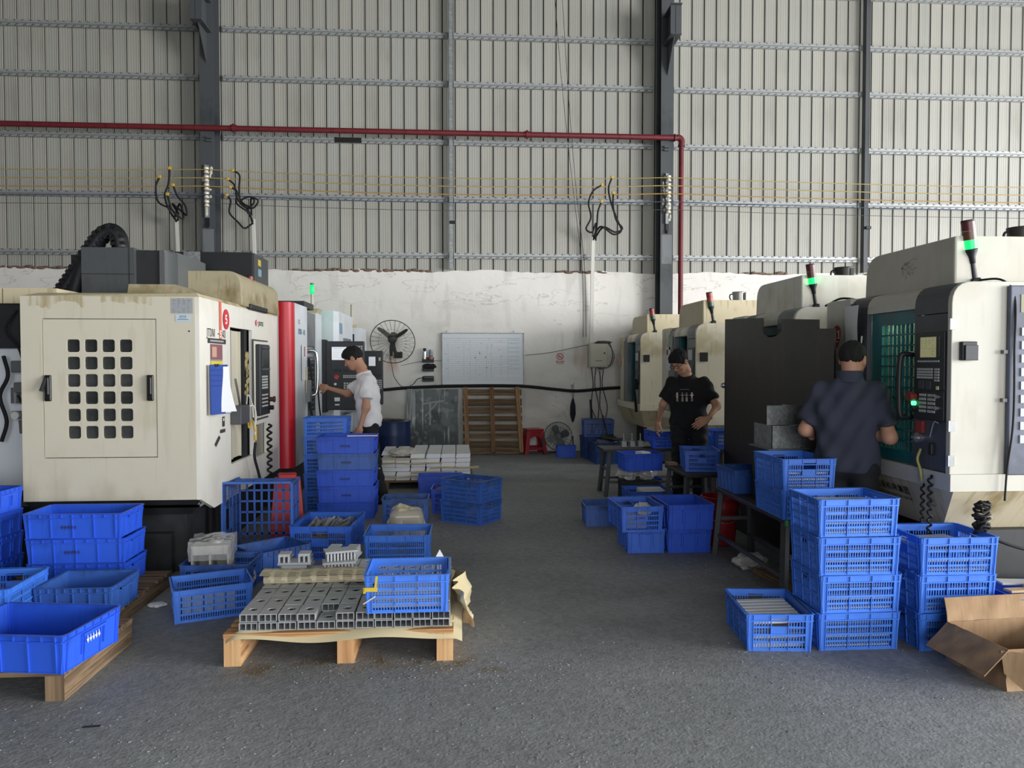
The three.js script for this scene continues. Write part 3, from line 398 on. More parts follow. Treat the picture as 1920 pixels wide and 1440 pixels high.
// cans standing on the machine hoods
function can(label, p, m) { p[1] += 0.002;
  const o = thing('metal_can', label, 'can', p);
  part(o, 'body', lathe([[0.001, 0], [0.075, 0], [0.08, 0.01], [0.082, 0.12], [0.088, 0.125], [0.088, 0.135], [0.078, 0.135], [0.075, 0.02], [0.001, 0.02]], 24), m);
  part(o, 'handle', [tube([[-0.08, 0.11, 0], [-0.115, 0.1, 0], [-0.12, 0.06, 0], [-0.1, 0.03, 0], [-0.08, 0.03, 0]], 0.008, 20, 6)], M.black);
  part(o, 'spill', [b2(0.02, 0.05, 0.03, 0.12, 0.079, 0.086)], M.black);
}
can('dark grease can on the hood of the machine badged 11', [3.66, 2.287, -4.75], mat(0x37352f, 0.5));
can('black grease can on the hood of the machine behind the rusted sheet', [3.56, 2.287, -6.85], mat(0x2b2a28, 0.45));
can('shiny tin can with black streaks on the stained hood of the unlit machine', [3.5, 2.287, -9.3], mat(0xa9aaa6, 0.3, { metalness: 0.6 }));
// dark rusted sheet standing along the second machine
{
  const s = new THREE.Shape(); s.moveTo(0, 0); s.lineTo(2.16, 0); s.lineTo(2.16, 1.97); s.lineTo(1.25, 1.93); s.lineTo(1.25, 1.83); s.quadraticCurveTo(1.22, 1.76, 1.08, 1.76); s.quadraticCurveTo(0.88, 1.76, 0.86, 1.83); s.lineTo(0.86, 1.9); s.lineTo(0.24, 1.86); s.lineTo(0.24, 1.795); s.lineTo(0, 1.785); s.closePath();
  const g = ext(s, 0.012).applyMatrix4(new THREE.Matrix4().set(0, 0, 1, 0, 0, 1, 0, 0, -1, 0, 0, 0, 0, 0, 0, 1));
  const o = thing('steel_sheet', 'tall dark rusted steel sheet with notched top standing before a machine', 'steel sheet', [2.6, 0, -5.12], 0);
  part(o, 'sheet', g, M.rustSheet); part(o, 'foot_bracket', [b2(-0.06, 0.1, 0, 0.02, -0.3, -0.34), b2(-0.06, 0.1, 0, 0.02, -1.8, -1.84)], M.steelDark); part(o, 'latch', [new THREE.SphereGeometry(0.028, 12, 8).translate(-0.01, 1.33, -2.16)], M.chrome);
}

// ---------- machines on the left of the aisle ----------
const jt = thing('drilling_machine', 'beige drilling machine with barred hatch windows, JTDM-540 lettering and black cable chain', 'machine', [-1.83, 0, -5.65]);
{
  const o = jt;
  part(o, 'machine_base', [b2(-1.9, -0.16, 0.0, 0.5, -0.18, -2.35), b2(-0.55, -0.25, 0.0, 0.3, -0.1, -0.2), b2(-1.15, -0.7, 0.2, 0.5, -0.12, -0.2)], M.base);
  part(o, 'skirt', hexa([[-1.2, -0.12], [-0.1, -0.12], [-0.1, -2.35], [-1.2, -2.35]], 0.44, [[-1.225, -0.01], [-0.01, -0.01], [-0.01, -2.4], [-1.225, -2.4]], 0.565), M.base);
  const outer = poly([[-1.225, 0.565], [-0.03, 0.565], [-0.03, 2.02], [-1.225, 2.02]]); outer.holes.push(poly([[-1.081, 0.872], [-0.298, 0.872], [-0.298, 1.862], [-1.081, 1.862]]));
  const stained = new THREE.MeshStandardMaterial({ roughness: 0.45, side: THREE.DoubleSide, map: tex(384, 512, (u, v) => { const n = fbm(u, v, 5, 5, 5), s = fbm(u, v, 40, 4, 3), drip = fbm(u, 0.5, 22, 2, 3); let c = mixc(hex('#cbc5b2'), hex('#a69c82'), st(0.55, 0.8, n) * 0.4 + st(0.62, 0.8, s) * 0.15); const t = 0.965 - v, len = 0.012 + 0.045 * drip * drip; if (v > 0.9 && u > 0.06 && u < 0.74 && t < len + 0.012 * n) c = mixc(c, hex('#958459'), 0.55 * st(0.35, 0.6, s * 0.5 + n * 0.6)); return c; }, 1.25, 2.1) });
  const sp = part(o, 'side_panel', alongZ(outer, -0.03, 0, 0.0), stained);
  const hs = poly([[-1.076, 0.877], [-0.303, 0.877], [-0.303, 1.857], [-1.076, 1.857]]), panes = [];
  for (let c = 0; c < 4; c++) for (let r = 0; r < 6; r++) { const x = -0.872 + c * 0.12, y = 1.67 - r * 0.123; hs.holes.push(rrect(x - 0.045, x + 0.045, y - 0.045, y + 0.045, 0.02, THREE.Path)); panes.push([x, y]); }
  const hatch = part(sp, 'hatch', alongZ(hs, -0.026, -0.004), M.beige, 'hatch with twenty-four small windows');
  const paneM = ['#232424', '#333434', '#2b2c2c'].map((c) => new THREE.MeshStandardMaterial({ map: tex(64, 64, (u, v) => { const g = hash(u * 64 | 0, v * 64 | 0) > 0.985 ? 0.25 : 0, b = hex(c), n = fbm(u, v, 5, 5, 3) * 0.08; return [b[0] + g + n, b[1] + g + n, b[2] + g + n]; }, 0.1, 0.1), roughness: 0.3 }));
  panes.forEach(([x, y], i) => part(sp, 'window_pane', b2(x - 0.05, x + 0.05, y - 0.05, y + 0.05, -0.024, -0.02), paneM[(i * 5) % 3]));
  for (const [x, open] of [[-1.042, 1], [-0.342, 0]]) { const h = part(sp, 'hatch_handle', [rb(0.046, 0.185, 0.02, 0.008, x, 1.37, 0.008), rb(0.03, 0.13, 0.024, 0.008, x, 1.385, 0.02), cyl3(V(x, 1.305, 0.01), V(x, 1.305, 0.026), 0.014, 12)], mat(0x1a1a1d, 0.3)); if (open) part(h, 'lever', bar(V(x - 0.002, 1.44, 0.03), V(x - 0.03, 1.35, 0.045), 0.02, 0.012), mat(0x141416, 0.35)); }
  print(sp, 'rating_plate', canvas(200, 150, (g) => { g.fillStyle = '#9fa3a6'; g.fillRect(0, 0, 200, 150); g.strokeStyle = '#6c7073'; g.lineWidth = 1.5; for (let i = 1; i < 9; i++) { g.beginPath(); g.moveTo(8, i * 16); g.lineTo(192, i * 16); g.stroke(); } g.fillStyle = '#585c60'; for (let i = 0; i < 9; i++) for (let k = 0; k < 4; k++) if (hash(i, k) > 0.3) g.fillRect(12 + k * 46, 6 + i * 16, 10 + 22 * hash(k, i), 3); }), 0.15, 0.11, [-0.117, 1.955, 0.002], 'z+', { rough: 0.4, label: 'grey metal rating plate' });
  print(sp, 'maker_tag', canvas(160, 80, (g) => { g.fillStyle = '#b9cad8'; g.fillRect(0, 0, 160, 80); g.fillStyle = '#3f4a58'; g.font = 'bold 26px sans-serif'; g.textAlign = 'center'; g.fillText('JIATIE', 80, 30); g.fillRect(40, 40, 80, 4); g.fillRect(20, 54, 120, 6); }), 0.104, 0.05, [-0.112, 1.868, 0.002], 'z+', { label: 'pale blue maker tag' });
  part(sp, 'screw_hole', cyl3(V(-0.07, 1.775, -0.001), V(-0.07, 1.775, 0.002), 0.006), M.black);
  // grime along the top edge
  // aisle side
  const fpS = (() => { const s = new THREE.Shape(); s.moveTo(0, 0.565); s.lineTo(-0.3, 0.45); s.lineTo(-2.4, 0.45); s.lineTo(-2.4, 2.02); s.lineTo(0, 2.02); s.closePath(); s.holes.push(poly([[-0.75, 0.72], [-0.75, 1.84], [-1.43, 1.84], [-1.43, 0.72]])); s.holes.push(poly([[-1.5, 0.68], [-1.5, 0.98], [-1.95, 0.98], [-1.95, 0.68]])); return s; })();
  const fp = part(o, 'front_panel', alongX(fpS, -0.03, 0.0), M.cream, 'cream front panel with lettering');
  part(o, 'work_chamber', [b2(-0.9, -0.88, 0.5, 2.0, -0.05, -2.3), b2(-0.9, -0.03, 0.5, 0.52, -0.05, -2.3), b2(-0.9, -0.03, 1.96, 1.98, -0.05, -2.3), b2(-0.9, -0.03, 0.5, 1.98, -0.05, -0.06), b2(-0.9, -0.03, 0.5, 1.98, -2.3, -2.31)], M.greyBox);
  part(o, 'sliding_door', [b2(-0.1, -0.06, 0.74, 1.82, -0.92, -1.2), b2(-0.06, -0.04, 0.74, 1.82, -0.92, -0.94), b2(-0.06, -0.04, 0.74, 1.82, -1.18, -1.2)], M.beige); part(o, 'door_jamb', [b2(-0.05, -0.02, 0.72, 1.84, -1.24, -1.32)], M.base);
  part(o, 'frayed_tape', (() => { const g = []; for (let k = 0; k < 26; k++) { const q = new THREE.IcosahedronGeometry(1, 0); q.scale(0.012, rr(0.02, 0.05), rr(0.015, 0.035)); g.push(at(q, -0.02 + rr(0, 0.02), 1.28 + rr(0, 0.34), -1.28 + rr(-0.03, 0.03))); } return g; })(), grimy('#a39368', '#5d5238', 0.9, 0.2, 0.9), 'ragged brown tape on the door edge');
  part(o, 'lower_window', b2(-0.05, -0.035, 0.66, 1.0, -1.48, -1.97), mat(0x8d8978, 0.35));
  // lettering on the front panel (faces the aisle)
  print(fp, 'model_lettering', canvas(512, 420, (g) => {
    g.clearRect(0, 0, 512, 420); g.fillStyle = '#e0695a'; g.fillRect(318, 0, 58, 290); g.fillStyle = '#2c2c30'; g.font = '100px sans-serif'; g.save(); g.translate(8, 380); g.scale(0.86, 1.15); g.fillText('JTDM', 0, 0); g.restore(); g.fillRect(276, 338, 30, 10);
    g.fillStyle = '#e0695a'; g.fillRect(318, 282, 58, 118); g.fillStyle = '#fff4ee'; g.font = 'bold 96px sans-serif'; g.save(); g.translate(322, 380); g.scale(0.9, 1.1); g.fillText('5', 0, 0); g.restore(); g.fillStyle = '#2c2c30'; g.font = '100px sans-serif'; g.save(); g.translate(388, 380); g.scale(0.86, 1.15); g.fillText('40', 0, 0); g.restore();
  }), 0.5, 0.31, [0.003, 1.87, -0.4], 'x+', { alpha: true, label: 'JTDM-540 lettering with a red stripe' });
  print(fp, 'number_badge', canvas(128, 128, (g) => { g.clearRect(0, 0, 128, 128); g.fillStyle = '#cb2f3c'; g.beginPath(); g.arc(64, 64, 62, 0, 7); g.fill(); g.fillStyle = '#fff'; g.font = 'bold 80px sans-serif'; g.textAlign = 'center'; g.fillText('5', 64, 93); }), 0.165, 0.165, [0.005, 1.895, -0.635], 'x+', { alpha: true, label: 'round red badge with a white numeral' });
  print(fp, 'web_strip', canvas(256, 24, (g) => { g.fillStyle = '#3a3a3c'; g.fillRect(0, 0, 256, 24); g.fillStyle = '#cfcfcf'; for (let i = 0; i < 24; i++) g.fillRect(30 + i * 8, 8, 5, 8); }), 0.44, 0.038, [0.004, 1.715, -0.4], 'x+');
  print(fp, 'instruction_poster', canvas(160, 256, (g) => { g.fillStyle = '#9a9a98'; g.fillRect(0, 0, 160, 256); g.fillStyle = '#8a5a62'; g.fillRect(0, 0, 160, 60); g.fillStyle = '#caa08a'; g.fillRect(20, 10, 60, 40); g.fillStyle = '#d9c93c'; g.fillRect(0, 66, 160, 18); g.fillStyle = '#6b6b6a'; for (let y = 94; y < 250; y += 7) g.fillRect(8, y, 100 + 44 * hash(y, 3), 3); }), 0.29, 0.5, [0.003, 1.44, -0.385], 'x+', { label: 'grey instruction poster with a yellow strip' });
  print(fp, 'maker_logo', canvas(256, 64, (g) => { g.clearRect(0, 0, 256, 64); g.fillStyle = '#c8455a'; g.beginPath(); g.moveTo(32, 4); g.lineTo(60, 32); g.lineTo(32, 60); g.lineTo(4, 32); g.fill(); g.fillStyle = '#f4e8e4'; g.fillRect(28, 18, 6, 30); g.fillStyle = '#3a3a40'; g.font = 'bold 46px sans-serif'; g.fillText('JIATIE', 84, 50, 166); }), 0.36, 0.075, [0.004, 1.915, -1.7], 'x+', { alpha: true, label: 'red diamond maker logo' });
  print(fp, 'small_labels', canvas(128, 128, (g) => { g.clearRect(0, 0, 128, 128); g.fillStyle = '#3c3c3e'; g.fillRect(84, 10, 18, 40); g.fillRect(66, 60, 40, 14); g.save(); g.translate(20, 110); g.rotate(-0.7); g.fillRect(0, 0, 46, 16); g.restore(); g.fillStyle = '#d6d6d2'; g.fillRect(88, 16, 10, 12); }), 0.4, 0.25, [0.004, 1.02, -0.45], 'x+', { alpha: true, label: 'small black labels' });
  // control pendant
  const fr = part(o, 'pendant_frame', [b2(0.0, 0.012, 1.02, 1.035, -1.42, -1.96), b2(0, 0.012, 1.75, 1.762, -1.42, -1.96), b2(0, 0.012, 1.035, 1.75, -1.42, -1.435)], mat(0x4b4942, 0.5));
  const pd = part(o, 'control_pendant', [rb(0.05, 0.66, 0.36, 0.012, 0.02, 1.39, -1.72)], M.panelBlack);
  part(pd, 'screen', rb(0.008, 0.17, 0.24, 0.003, 0.046, 1.59, -1.72), M.screenGlass); part(pd, 'bezel', [b2(0.045, 0.056, 1.685, 1.7, -1.58, -1.86), b2(0.045, 0.056, 1.48, 1.5, -1.58, -1.86)], M.keyDark);
  { const g = []; for (let i = 0; i < 6; i++) for (let j = 0; j < 5; j++) g.push(bx(0.006, 0.017, 0.026, 0.047, 1.42 - j * 0.026, -1.6 - i * 0.035)); part(pd, 'keypad', g, M.key); const h = []; for (let i = 0; i < 5; i++) for (let j = 0; j < 4; j++) h.push(bx(0.006, 0.014, 0.034, 0.047, 1.25 - j * 0.034, -1.6 - i * 0.044)); part(pd, 'mode_keys', h, M.key); }
  part(pd, 'emergency_stop', [cyl3(V(0.045, 1.2, -1.86), V(0.09, 1.2, -1.86), 0.022, 14), cyl3(V(0.085, 1.2, -1.86), V(0.1, 1.2, -1.86), 0.03, 14)], mat(0x4a2c2a, 0.5)); part(pd, 'knob', cyl3(V(0.045, 1.12, -1.86), V(0.085, 1.12, -1.86), 0.022, 14), M.black);
  // junction box with loose wires
  const jb = part(o, 'junction_box', rb(0.09, 0.15, 0.26, 0.008, 0.045, 1.12, -0.86), mat(0x45474a, 0.5), 'grey junction box');
  part(jb, 'loose_wire', [tube([[0.06, 1.17, -0.98], [0.1, 1.18, -1.06], [0.11, 1.1, -1.1], [0.1, 0.98, -1.1], [0.1, 0.9, -1.12]], 0.008, 30, 6), tube([[0.06, 1.2, -1.0], [0.08, 1.28, -0.96], [0.09, 1.2, -1.06], [0.1, 1.08, -1.06]], 0.006, 30, 6)], M.whitePvc, 'white loose wires'); part(jb, 'yellow_wire', [tube([[0.08, 1.05, -0.96], [0.1, 1.0, -0.92], [0.1, 1.06, -1.02], [0.1, 0.96, -1.1]], 0.007, 24, 6), cyl3(V(0.1, 1.0, -1.12), V(0.1, 0.88, -1.12), 0.014, 8)], M.yellow);
  part(o, 'coolant_hose', [tube([[0.1, 0.86, -1.12], [0.09, 0.75, -1.12], [0.1, 0.6, -1.2], [0.12, 0.4, -1.3]], 0.012, 24, 6), tube(Array.from({ length: 30 }, (_, i) => [0.1 + 0.02 * Math.sin(i * 1.7), 0.98 - i * 0.017, -1.62 + 0.03 * Math.cos(i * 1.7)]), 0.01, 100, 5)], M.rubber);
  part(o, 'spray_gun', [cyl3(V(0.03, 1.42, -0.78), V(0.045, 1.2, -0.86), 0.009, 8)], M.chrome);
  // roof, hood and spindle head
  part(o, 'roof', hexa([[-1.225, 0], [0, 0], [0, -2.4], [-1.225, -2.4]], 2.02, [[-1.15, -0.1], [-0.03, -0.04], [-0.03, -2.4], [-1.15, -2.4]], 2.05), M.beigeDirty);
  part(o, 'roof_cover', [hexa([[-0.62, -0.3], [-0.1, -0.3], [-0.1, -1.1], [-0.62, -1.1]], 2.05, [[-0.62, -0.33], [-0.28, -0.33], [-0.28, -1.1], [-0.62, -1.1]], 2.14)], M.khaki);
  const hd = new THREE.Shape(); hd.moveTo(-0.84, 2.05); hd.lineTo(-0.84, 2.325); hd.lineTo(-0.12, 2.325); hd.quadraticCurveTo(-0.03, 2.325, -0.01, 2.24); hd.lineTo(0, 2.05); hd.closePath();
  part(o, 'hood', alongZ(hd, -1.1, -2.45, 0.01), M.khaki, 'stained khaki hood');
  part(o, 'spindle_motor_cover', [b2(-1.16, -0.75, 2.05, 2.475, -0.76, -1.5)], grimy('#4c4f51', '#3a3d3f', 0.6, 0.8, 0.45), 'grey sheet-metal head cover'); part(o, 'cover_seam', [b2(-1.16, -0.75, 2.26, 2.265, -0.755, -0.757), b2(-0.79, -0.785, 2.05, 2.475, -0.755, -0.757)], M.base); part(o, 'bellows', b2(-0.75, -0.56, 2.05, 2.46, -0.8, -1.5), M.base); part(o, 'guide_strip', b2(-0.56, -0.52, 2.05, 2.46, -0.78, -1.5), M.chrome); part(o, 'column_cover', b2(-0.52, -0.44, 2.05, 2.45, -0.85, -1.55), mat(0x5c6060, 0.5)); part(o, 'tool_magazine', [b2(-1.33, -1.17, 2.05, 2.44, -0.95, -1.5), cyl3(V(-1.3, 2.1, -0.9), V(-1.2, 2.38, -0.9), 0.05, 12)], M.base);
  const ccp = [[-1.5, 2.03, -1], [-1.38, 2.2, -1], [-1.26, 2.38, -1], [-1.17, 2.52, -1], [-1.1, 2.61, -1], [-1.03, 2.64, -1], [-0.975, 2.6, -1], [-0.955, 2.5, -1], [-0.955, 2.42, -1]], links = [tube(ccp, 0.072, 60, 4)], cc = new THREE.CatmullRomCurve3(ccp.map((p) => V(...p)));
  for (let i = 0; i < 22; i++) { const a = cc.getPointAt((i + 0.2) / 22), b = cc.getPointAt((i + 0.75) / 22); links.push(bar(a, b, 0.112, 0.112)); } part(o, 'cable_chain', links, M.black, 'arched black cable chain');
  const bb = part(o, 'top_control_box', b2(-0.78, -0.08, 2.325, 2.585, -1.75, -2.3), mat(0x1d1e20, 0.5), 'black box on the hood'); part(bb, 'zinc_plate', b2(-0.7, -0.55, 2.327, 2.584, -1.745, -1.75), M.zinc); part(bb, 'end_plate', [b2(-0.08, -0.06, 2.3, 2.58, -1.76, -2.3)], mat(0x3a3c3e, 0.5)); part(bb, 'warning_labels', [b2(-0.06, -0.057, 2.48, 2.54, -1.9, -2.0)], mat(0xc0a940, 0.5)); part(bb, 'blue_label', b2(-0.06, -0.057, 2.38, 2.45, -1.9, -2.02), mat(0x6f97a8, 0.5));
  part(bb, 'bracket_plate', [bar(V(-1.0, 2.36, -1.75), V(-0.78, 2.5, -1.75), 0.09, 0.02)], M.black);
  // rear services beyond the panel
  const rs = part(o, 'rear_cabinet', [b2(-1.95, -1.24, 0.56, 1.66, -0.55, -2.2)], M.coolWhite); part(rs, 'rear_cowl', [b2(-1.95, -1.6, 2.0, 2.115, -0.45, -2.2), b2(-1.59, -1.2, 2.0, 2.115, -0.45, -2.2)], M.beigeDirty); part(rs, 'black_panel', b2(-1.95, -1.235, 1.66, 2.0, -0.5, -2.2), M.base); part(rs, 'cap', new THREE.SphereGeometry(0.03, 12, 8).translate(-1.255, 2.04, -0.44), M.black);
  part(rs, 'air_regulator', [cy(0.03, 0.03, 0.12, -1.53, 1.3, -0.48), cy(0.045, 0.04, 0.1, -1.46, 1.06, -0.48), cy(0.02, 0.005, 0.06, -1.46, 0.97, -0.48), rb(0.14, 0.06, 0.06, 0.01, -1.48, 1.15, -0.48), rb(0.14, 0.08, 0.06, 0.01, -1.46, 1.36, -0.48), rb(0.1, 0.09, 0.05, 0.01, -1.5, 1.52, -0.48)], mat(0x66686a, 0.4)); part(rs, 'gauge', cyl3(V(-1.5, 1.15, -0.44), V(-1.5, 1.15, -0.41), 0.03, 16), M.whitePvc);
  part(rs, 'air_hoses', [tube([[-1.6, 1.6, -0.46], [-1.56, 1.45, -0.44], [-1.62, 1.3, -0.44], [-1.58, 1.1, -0.45], [-1.62, 0.95, -0.45]], 0.014, 30, 6), tube([[-1.5, 1.3, -0.46], [-1.44, 1.22, -0.44], [-1.36, 1.26, -0.44], [-1.3, 1.2, -0.46]], 0.008, 30, 6), tube([[-1.46, 0.95, -0.46], [-1.43, 0.86, -0.45], [-1.4, 0.8, -0.45]], 0.012, 20, 6), tube([[-1.5, 1.95, -0.46], [-1.56, 1.8, -0.42], [-1.48, 1.66, -0.44], [-1.46, 1.56, -0.46]], 0.008, 30, 6)], M.rubber);
  const ts = tower(o, -0.05, 2.07, -1.58, 0, 0, false, 0.72); part(o, 'tower_bracket', [rb(0.1, 0.05, 0.6, 0.012, -0.02, 2.045, -1.6)], M.black);
}
// blue clipboard with sheets hung on the front panel
{
  const o = thing('clipboard', 'blue clipboard with curled white sheets hung under the JTDM-540 lettering', 'clipboard', [-1.81, 1.16, -5.78]);
  const leaf = (w, h, sw, m, name, yaw, dx) => { const g = new THREE.PlaneGeometry(w, h, 6, 10), p = g.attributes.position; for (let i = 0; i < p.count; i++) { const t = 0.5 - p.getY(i) / h; p.setZ(i, sw * t * t * (0.4 + (p.getX(i) / w + 0.5))); } g.computeVertexNormals(); g.translate(w / 2, 0, 0); const l = part(o, name, g, m); l.rotation.y = Math.PI / 2 - yaw; l.position.set(dx, 0.19, 0); return l; };
  leaf(0.22, 0.37, 0.0, M.paper, 'sheet', 0.12, 0.0); leaf(0.24, 0.37, 0.02, new THREE.MeshStandardMaterial({ map: canvas(64, 128, (g) => { g.fillStyle = '#2f4c9c'; g.fillRect(0, 0, 64, 128); g.fillStyle = '#243d83'; for (let y = 4; y < 128; y += 5) g.fillRect(0, y, 64, 1); }), roughness: 0.4, side: THREE.DoubleSide }), 'blue_board', 0.25, 0.012).userData.label = 'ribbed blue board'; leaf(0.13, 0.34, 0.05, M.paper, 'sheet', 0.4, 0.03).position.z = -0.11; leaf(0.12, 0.36, 0.03, M.paper, 'sheet', 0.3, 0.026).position.z = -0.1;
  part(o, 'clip', rb(0.02, 0.02, 0.08, 0.004, 0.03, 0.37, -0.1), M.black);
}
// white machine with the red corner stripe
const rw = thing('machining_centre', 'white machining centre with a red corner stripe, grey window door and black control panel', 'machine', [-1.72, 0, -8.25]);
{
  const o = rw;
  part(o, 'machine_base', b2(-1.5, -0.15, 0, 0.44, -0.15, -1.8), M.base);
  part(o, 'side_panel', [b2(-1.5, -0.14, 0.43, 2.19, -0.03, 0), b2(-1.5, -0.16, 0.43, 2.19, -1.9, -0.03)], M.coolWhite);
  const cs = new THREE.Shape(); cs.moveTo(-0.14, 0); cs.lineTo(-0.1, 0); cs.quadraticCurveTo(0, 0, 0, 0.1); cs.lineTo(0, 0.14); cs.lineTo(-0.14, 0.14); cs.closePath();
  part(o, 'corner_stripe', ext(cs, 1.76, 0, 10).applyMatrix4(new THREE.Matrix4().set(1, 0, 0, 0, 0, 0, 1, 0.43, 0, -1, 0, 0, 0, 0, 0, 1)), M.redStripe, 'glossy red vertical corner stripe');
  const fpn = part(o, 'front_panel', [b2(-0.16, 0.0, 0.43, 2.19, -0.14, -0.82)], M.coolWhite);
  print(fpn, 'model_lettering', canvas(256, 128, (g) => { g.clearRect(0, 0, 256, 128); g.fillStyle = '#c98a86'; g.font = 'bold 34px serif'; g.fillText('CK', 20, 40); g.fillStyle = '#4a78a8'; g.font = 'bold 44px sans-serif'; g.fillText('VTM-', 20, 100, 130); g.fillStyle = '#7d8fa6'; g.fillText('40', 160, 100); }), 0.5, 0.24, [0.003, 1.93, -0.52], 'x+', { alpha: true, label: 'faded blue model lettering' });
  part(o, 'door', [b2(-0.1, -0.03, 0.5, 2.15, -0.84, -1.5)], M.machGreyLight, 'grey sliding door'); part(o, 'door_window', b2(-0.03, -0.02, 0.9, 1.75, -0.9, -1.4), M.darkGlass);
  part(o, 'window_grille', (() => { const g = []; for (let i = 0; i < 12; i++) g.push(b2(-0.02, -0.012, 1.0 + i * 0.06, 1.02 + i * 0.06, -0.95, -1.3)); return g; })(), M.keyDark);
  part(o, 'door_handle', tube([[-0.03, 1.69, -0.95], [0.05, 1.69, -0.96], [0.075, 1.66, -0.97], [0.075, 1.2, -0.97], [0.05, 1.17, -0.96], [-0.03, 1.17, -0.95]], 0.017, 50, 10), M.chrome, 'bent chrome handle');
  part(o, 'end_pillar', b2(-0.4, -0.02, 0.43, 2.17, -1.5, -1.9), M.coolWhite); part(o, 'top_box', b2(-0.6, -0.02, 2.19, 2.26, -0.75, -1.35), mat(0x2a2b2d, 0.5)); part(o, 'black_cable', tube([[0.02, 1.6, -0.8], [0.05, 1.4, -0.82], [0.02, 1.1, -0.84], [0.05, 0.9, -0.86]], 0.014, 30, 6), M.rubber); part(o, 'black_cable', tube([[0.01, 1.2, -1.45], [0.03, 1.0, -1.42], [0.04, 0.8, -1.47], [0.02, 0.5, -1.5]], 0.01, 30, 6), M.rubber);
  part(o, 'hung_sheet', [b2(0.01, 0.015, 1.35, 1.75, -0.45, -0.62)], M.paper); part(o, 'hung_sheet', [b2(0.01, 0.014, 1.2, 1.5, -0.66, -0.76)], mat(0xc9c4a4, 0.8)); part(o, 'red_tag', b2(0.016, 0.018, 1.62, 1.73, -0.56, -0.6), M.red); part(o, 'switch_box', b2(0.0, 0.05, 1.1, 1.35, -0.7, -0.8), M.greyBox);
  // swing-arm panel, faces the operator
  const px = 0.0, cp = part(o, 'control_panel', [rb(0.5, 0.9, 0.1, 0.012, 0.27, 1.38, -1.98)], M.panelBlack); part(o, 'panel_mount', [b2(-0.1, 0.03, 0.9, 1.85, -1.9, -2.06)], M.black); part(cp, 'panel_seam', [b2(0.09, 0.5, 1.515, 1.521, -1.928, -1.926), b2(0.09, 0.095, 1.0, 1.8, -1.928, -1.926)], M.black);
  print(cp, 'screen', canvas(128, 110, (g) => { g.fillStyle = '#dfe3e6'; g.fillRect(0, 0, 128, 110); g.fillStyle = '#b4bcc4'; g.fillRect(6, 6, 116, 8); for (let i = 0; i < 7; i++) g.fillRect(8, 22 + i * 11, 40 + 60 * hash(i, 2), 3); }), 0.19, 0.17, [0.2, 1.67, -1.926], 'z+', { rough: 0.3, m: { emissive: new THREE.Color(0xdfe3e6), emissiveIntensity: 0.25 }, label: 'white lit screen' });
  const kg = (n, m, x0, y0, dx, dy, w) => { const g = []; for (let i = 0; i < n; i++) for (let j = 0; j < m; j++) g.push(bx(dx * w, dy * w, 0.008, x0 + i * dx, y0 - j * dy, -1.926)); return g; };
  part(cp, 'keypad', kg(5, 7, 0.37, 1.76, 0.03, 0.03, 0.7), M.key); part(cp, 'key_row', kg(8, 2, 0.26, 1.38, 0.025, 0.022, 0.7), M.key); part(cp, 'key_row', kg(6, 3, 0.27, 1.28, 0.035, 0.03, 0.7), M.key); for (const x of [0.14, 0.2, 0.28, 0.36]) part(cp, 'selector_knob', cyl3(V(x, 1.45, -1.93), V(x, 1.45, -1.9), 0.02, 14), M.black); part(cp, 'emergency_stop', [cyl3(V(0.17, 1.36, -1.93), V(0.17, 1.36, -1.89), 0.03, 16)], mat(0xb0302c, 0.4)); for (const g of [cyl3(V(0.15, 1.27, -1.93), V(0.15, 1.27, -1.905), 0.016, 12), rb(0.07, 0.05, 0.01, 0.004, 0.17, 1.07, -1.928), rb(0.06, 0.02, 0.01, 0.004, 0.17, 1.0, -1.928)]) part(cp, 'white_button', g, mat(0xe6e6e4, 0.4));
  part(o, 'lamp_bracket', [hexa([[-0.22, -1.75], [-0.06, -1.75], [-0.06, -1.95], [-0.22, -1.95]], 2.18, [[-0.28, -1.7], [-0.02, -1.7], [-0.02, -2.0], [-0.28, -2.0]], 2.24)], M.beigeDirty); 
  const st2 = new THREE.Group(); st2.name = 'signal_tower'; st2.position.set(-0.12, 2.24, -1.8); o.add(st2); part(st2, 'pole', [cy(0.016, 0.02, 0.16, 0, 0.08, 0, 12), cy(0.02, 0.016, 0.05, 0, 0.17, 0, 12)], M.beige); part(st2, 'green_lens', lathe([[0.001, 0.19], [0.022, 0.19], [0.03, 0.22], [0.03, 0.28], [0.022, 0.31], [0.001, 0.31]], 16), greenGlow, 'green lamp, lit'); part(st2, 'cap', cy(0.022, 0.022, 0.02, 0, 0.32, 0, 14), M.greyBox);
  const gl = new THREE.PointLight(new THREE.Color(0.15, 1, 0.5), 0.12); gl.name = 'green_lamp'; gl.position.set(0, 0.25, 0); gl.castShadow = true; st2.add(gl);
}
const e1 = thing('machining_centre', 'pale grey-white machine with a blue sticker behind the white-shirted worker', 'machine', [-1.6, 0, -10.6]);
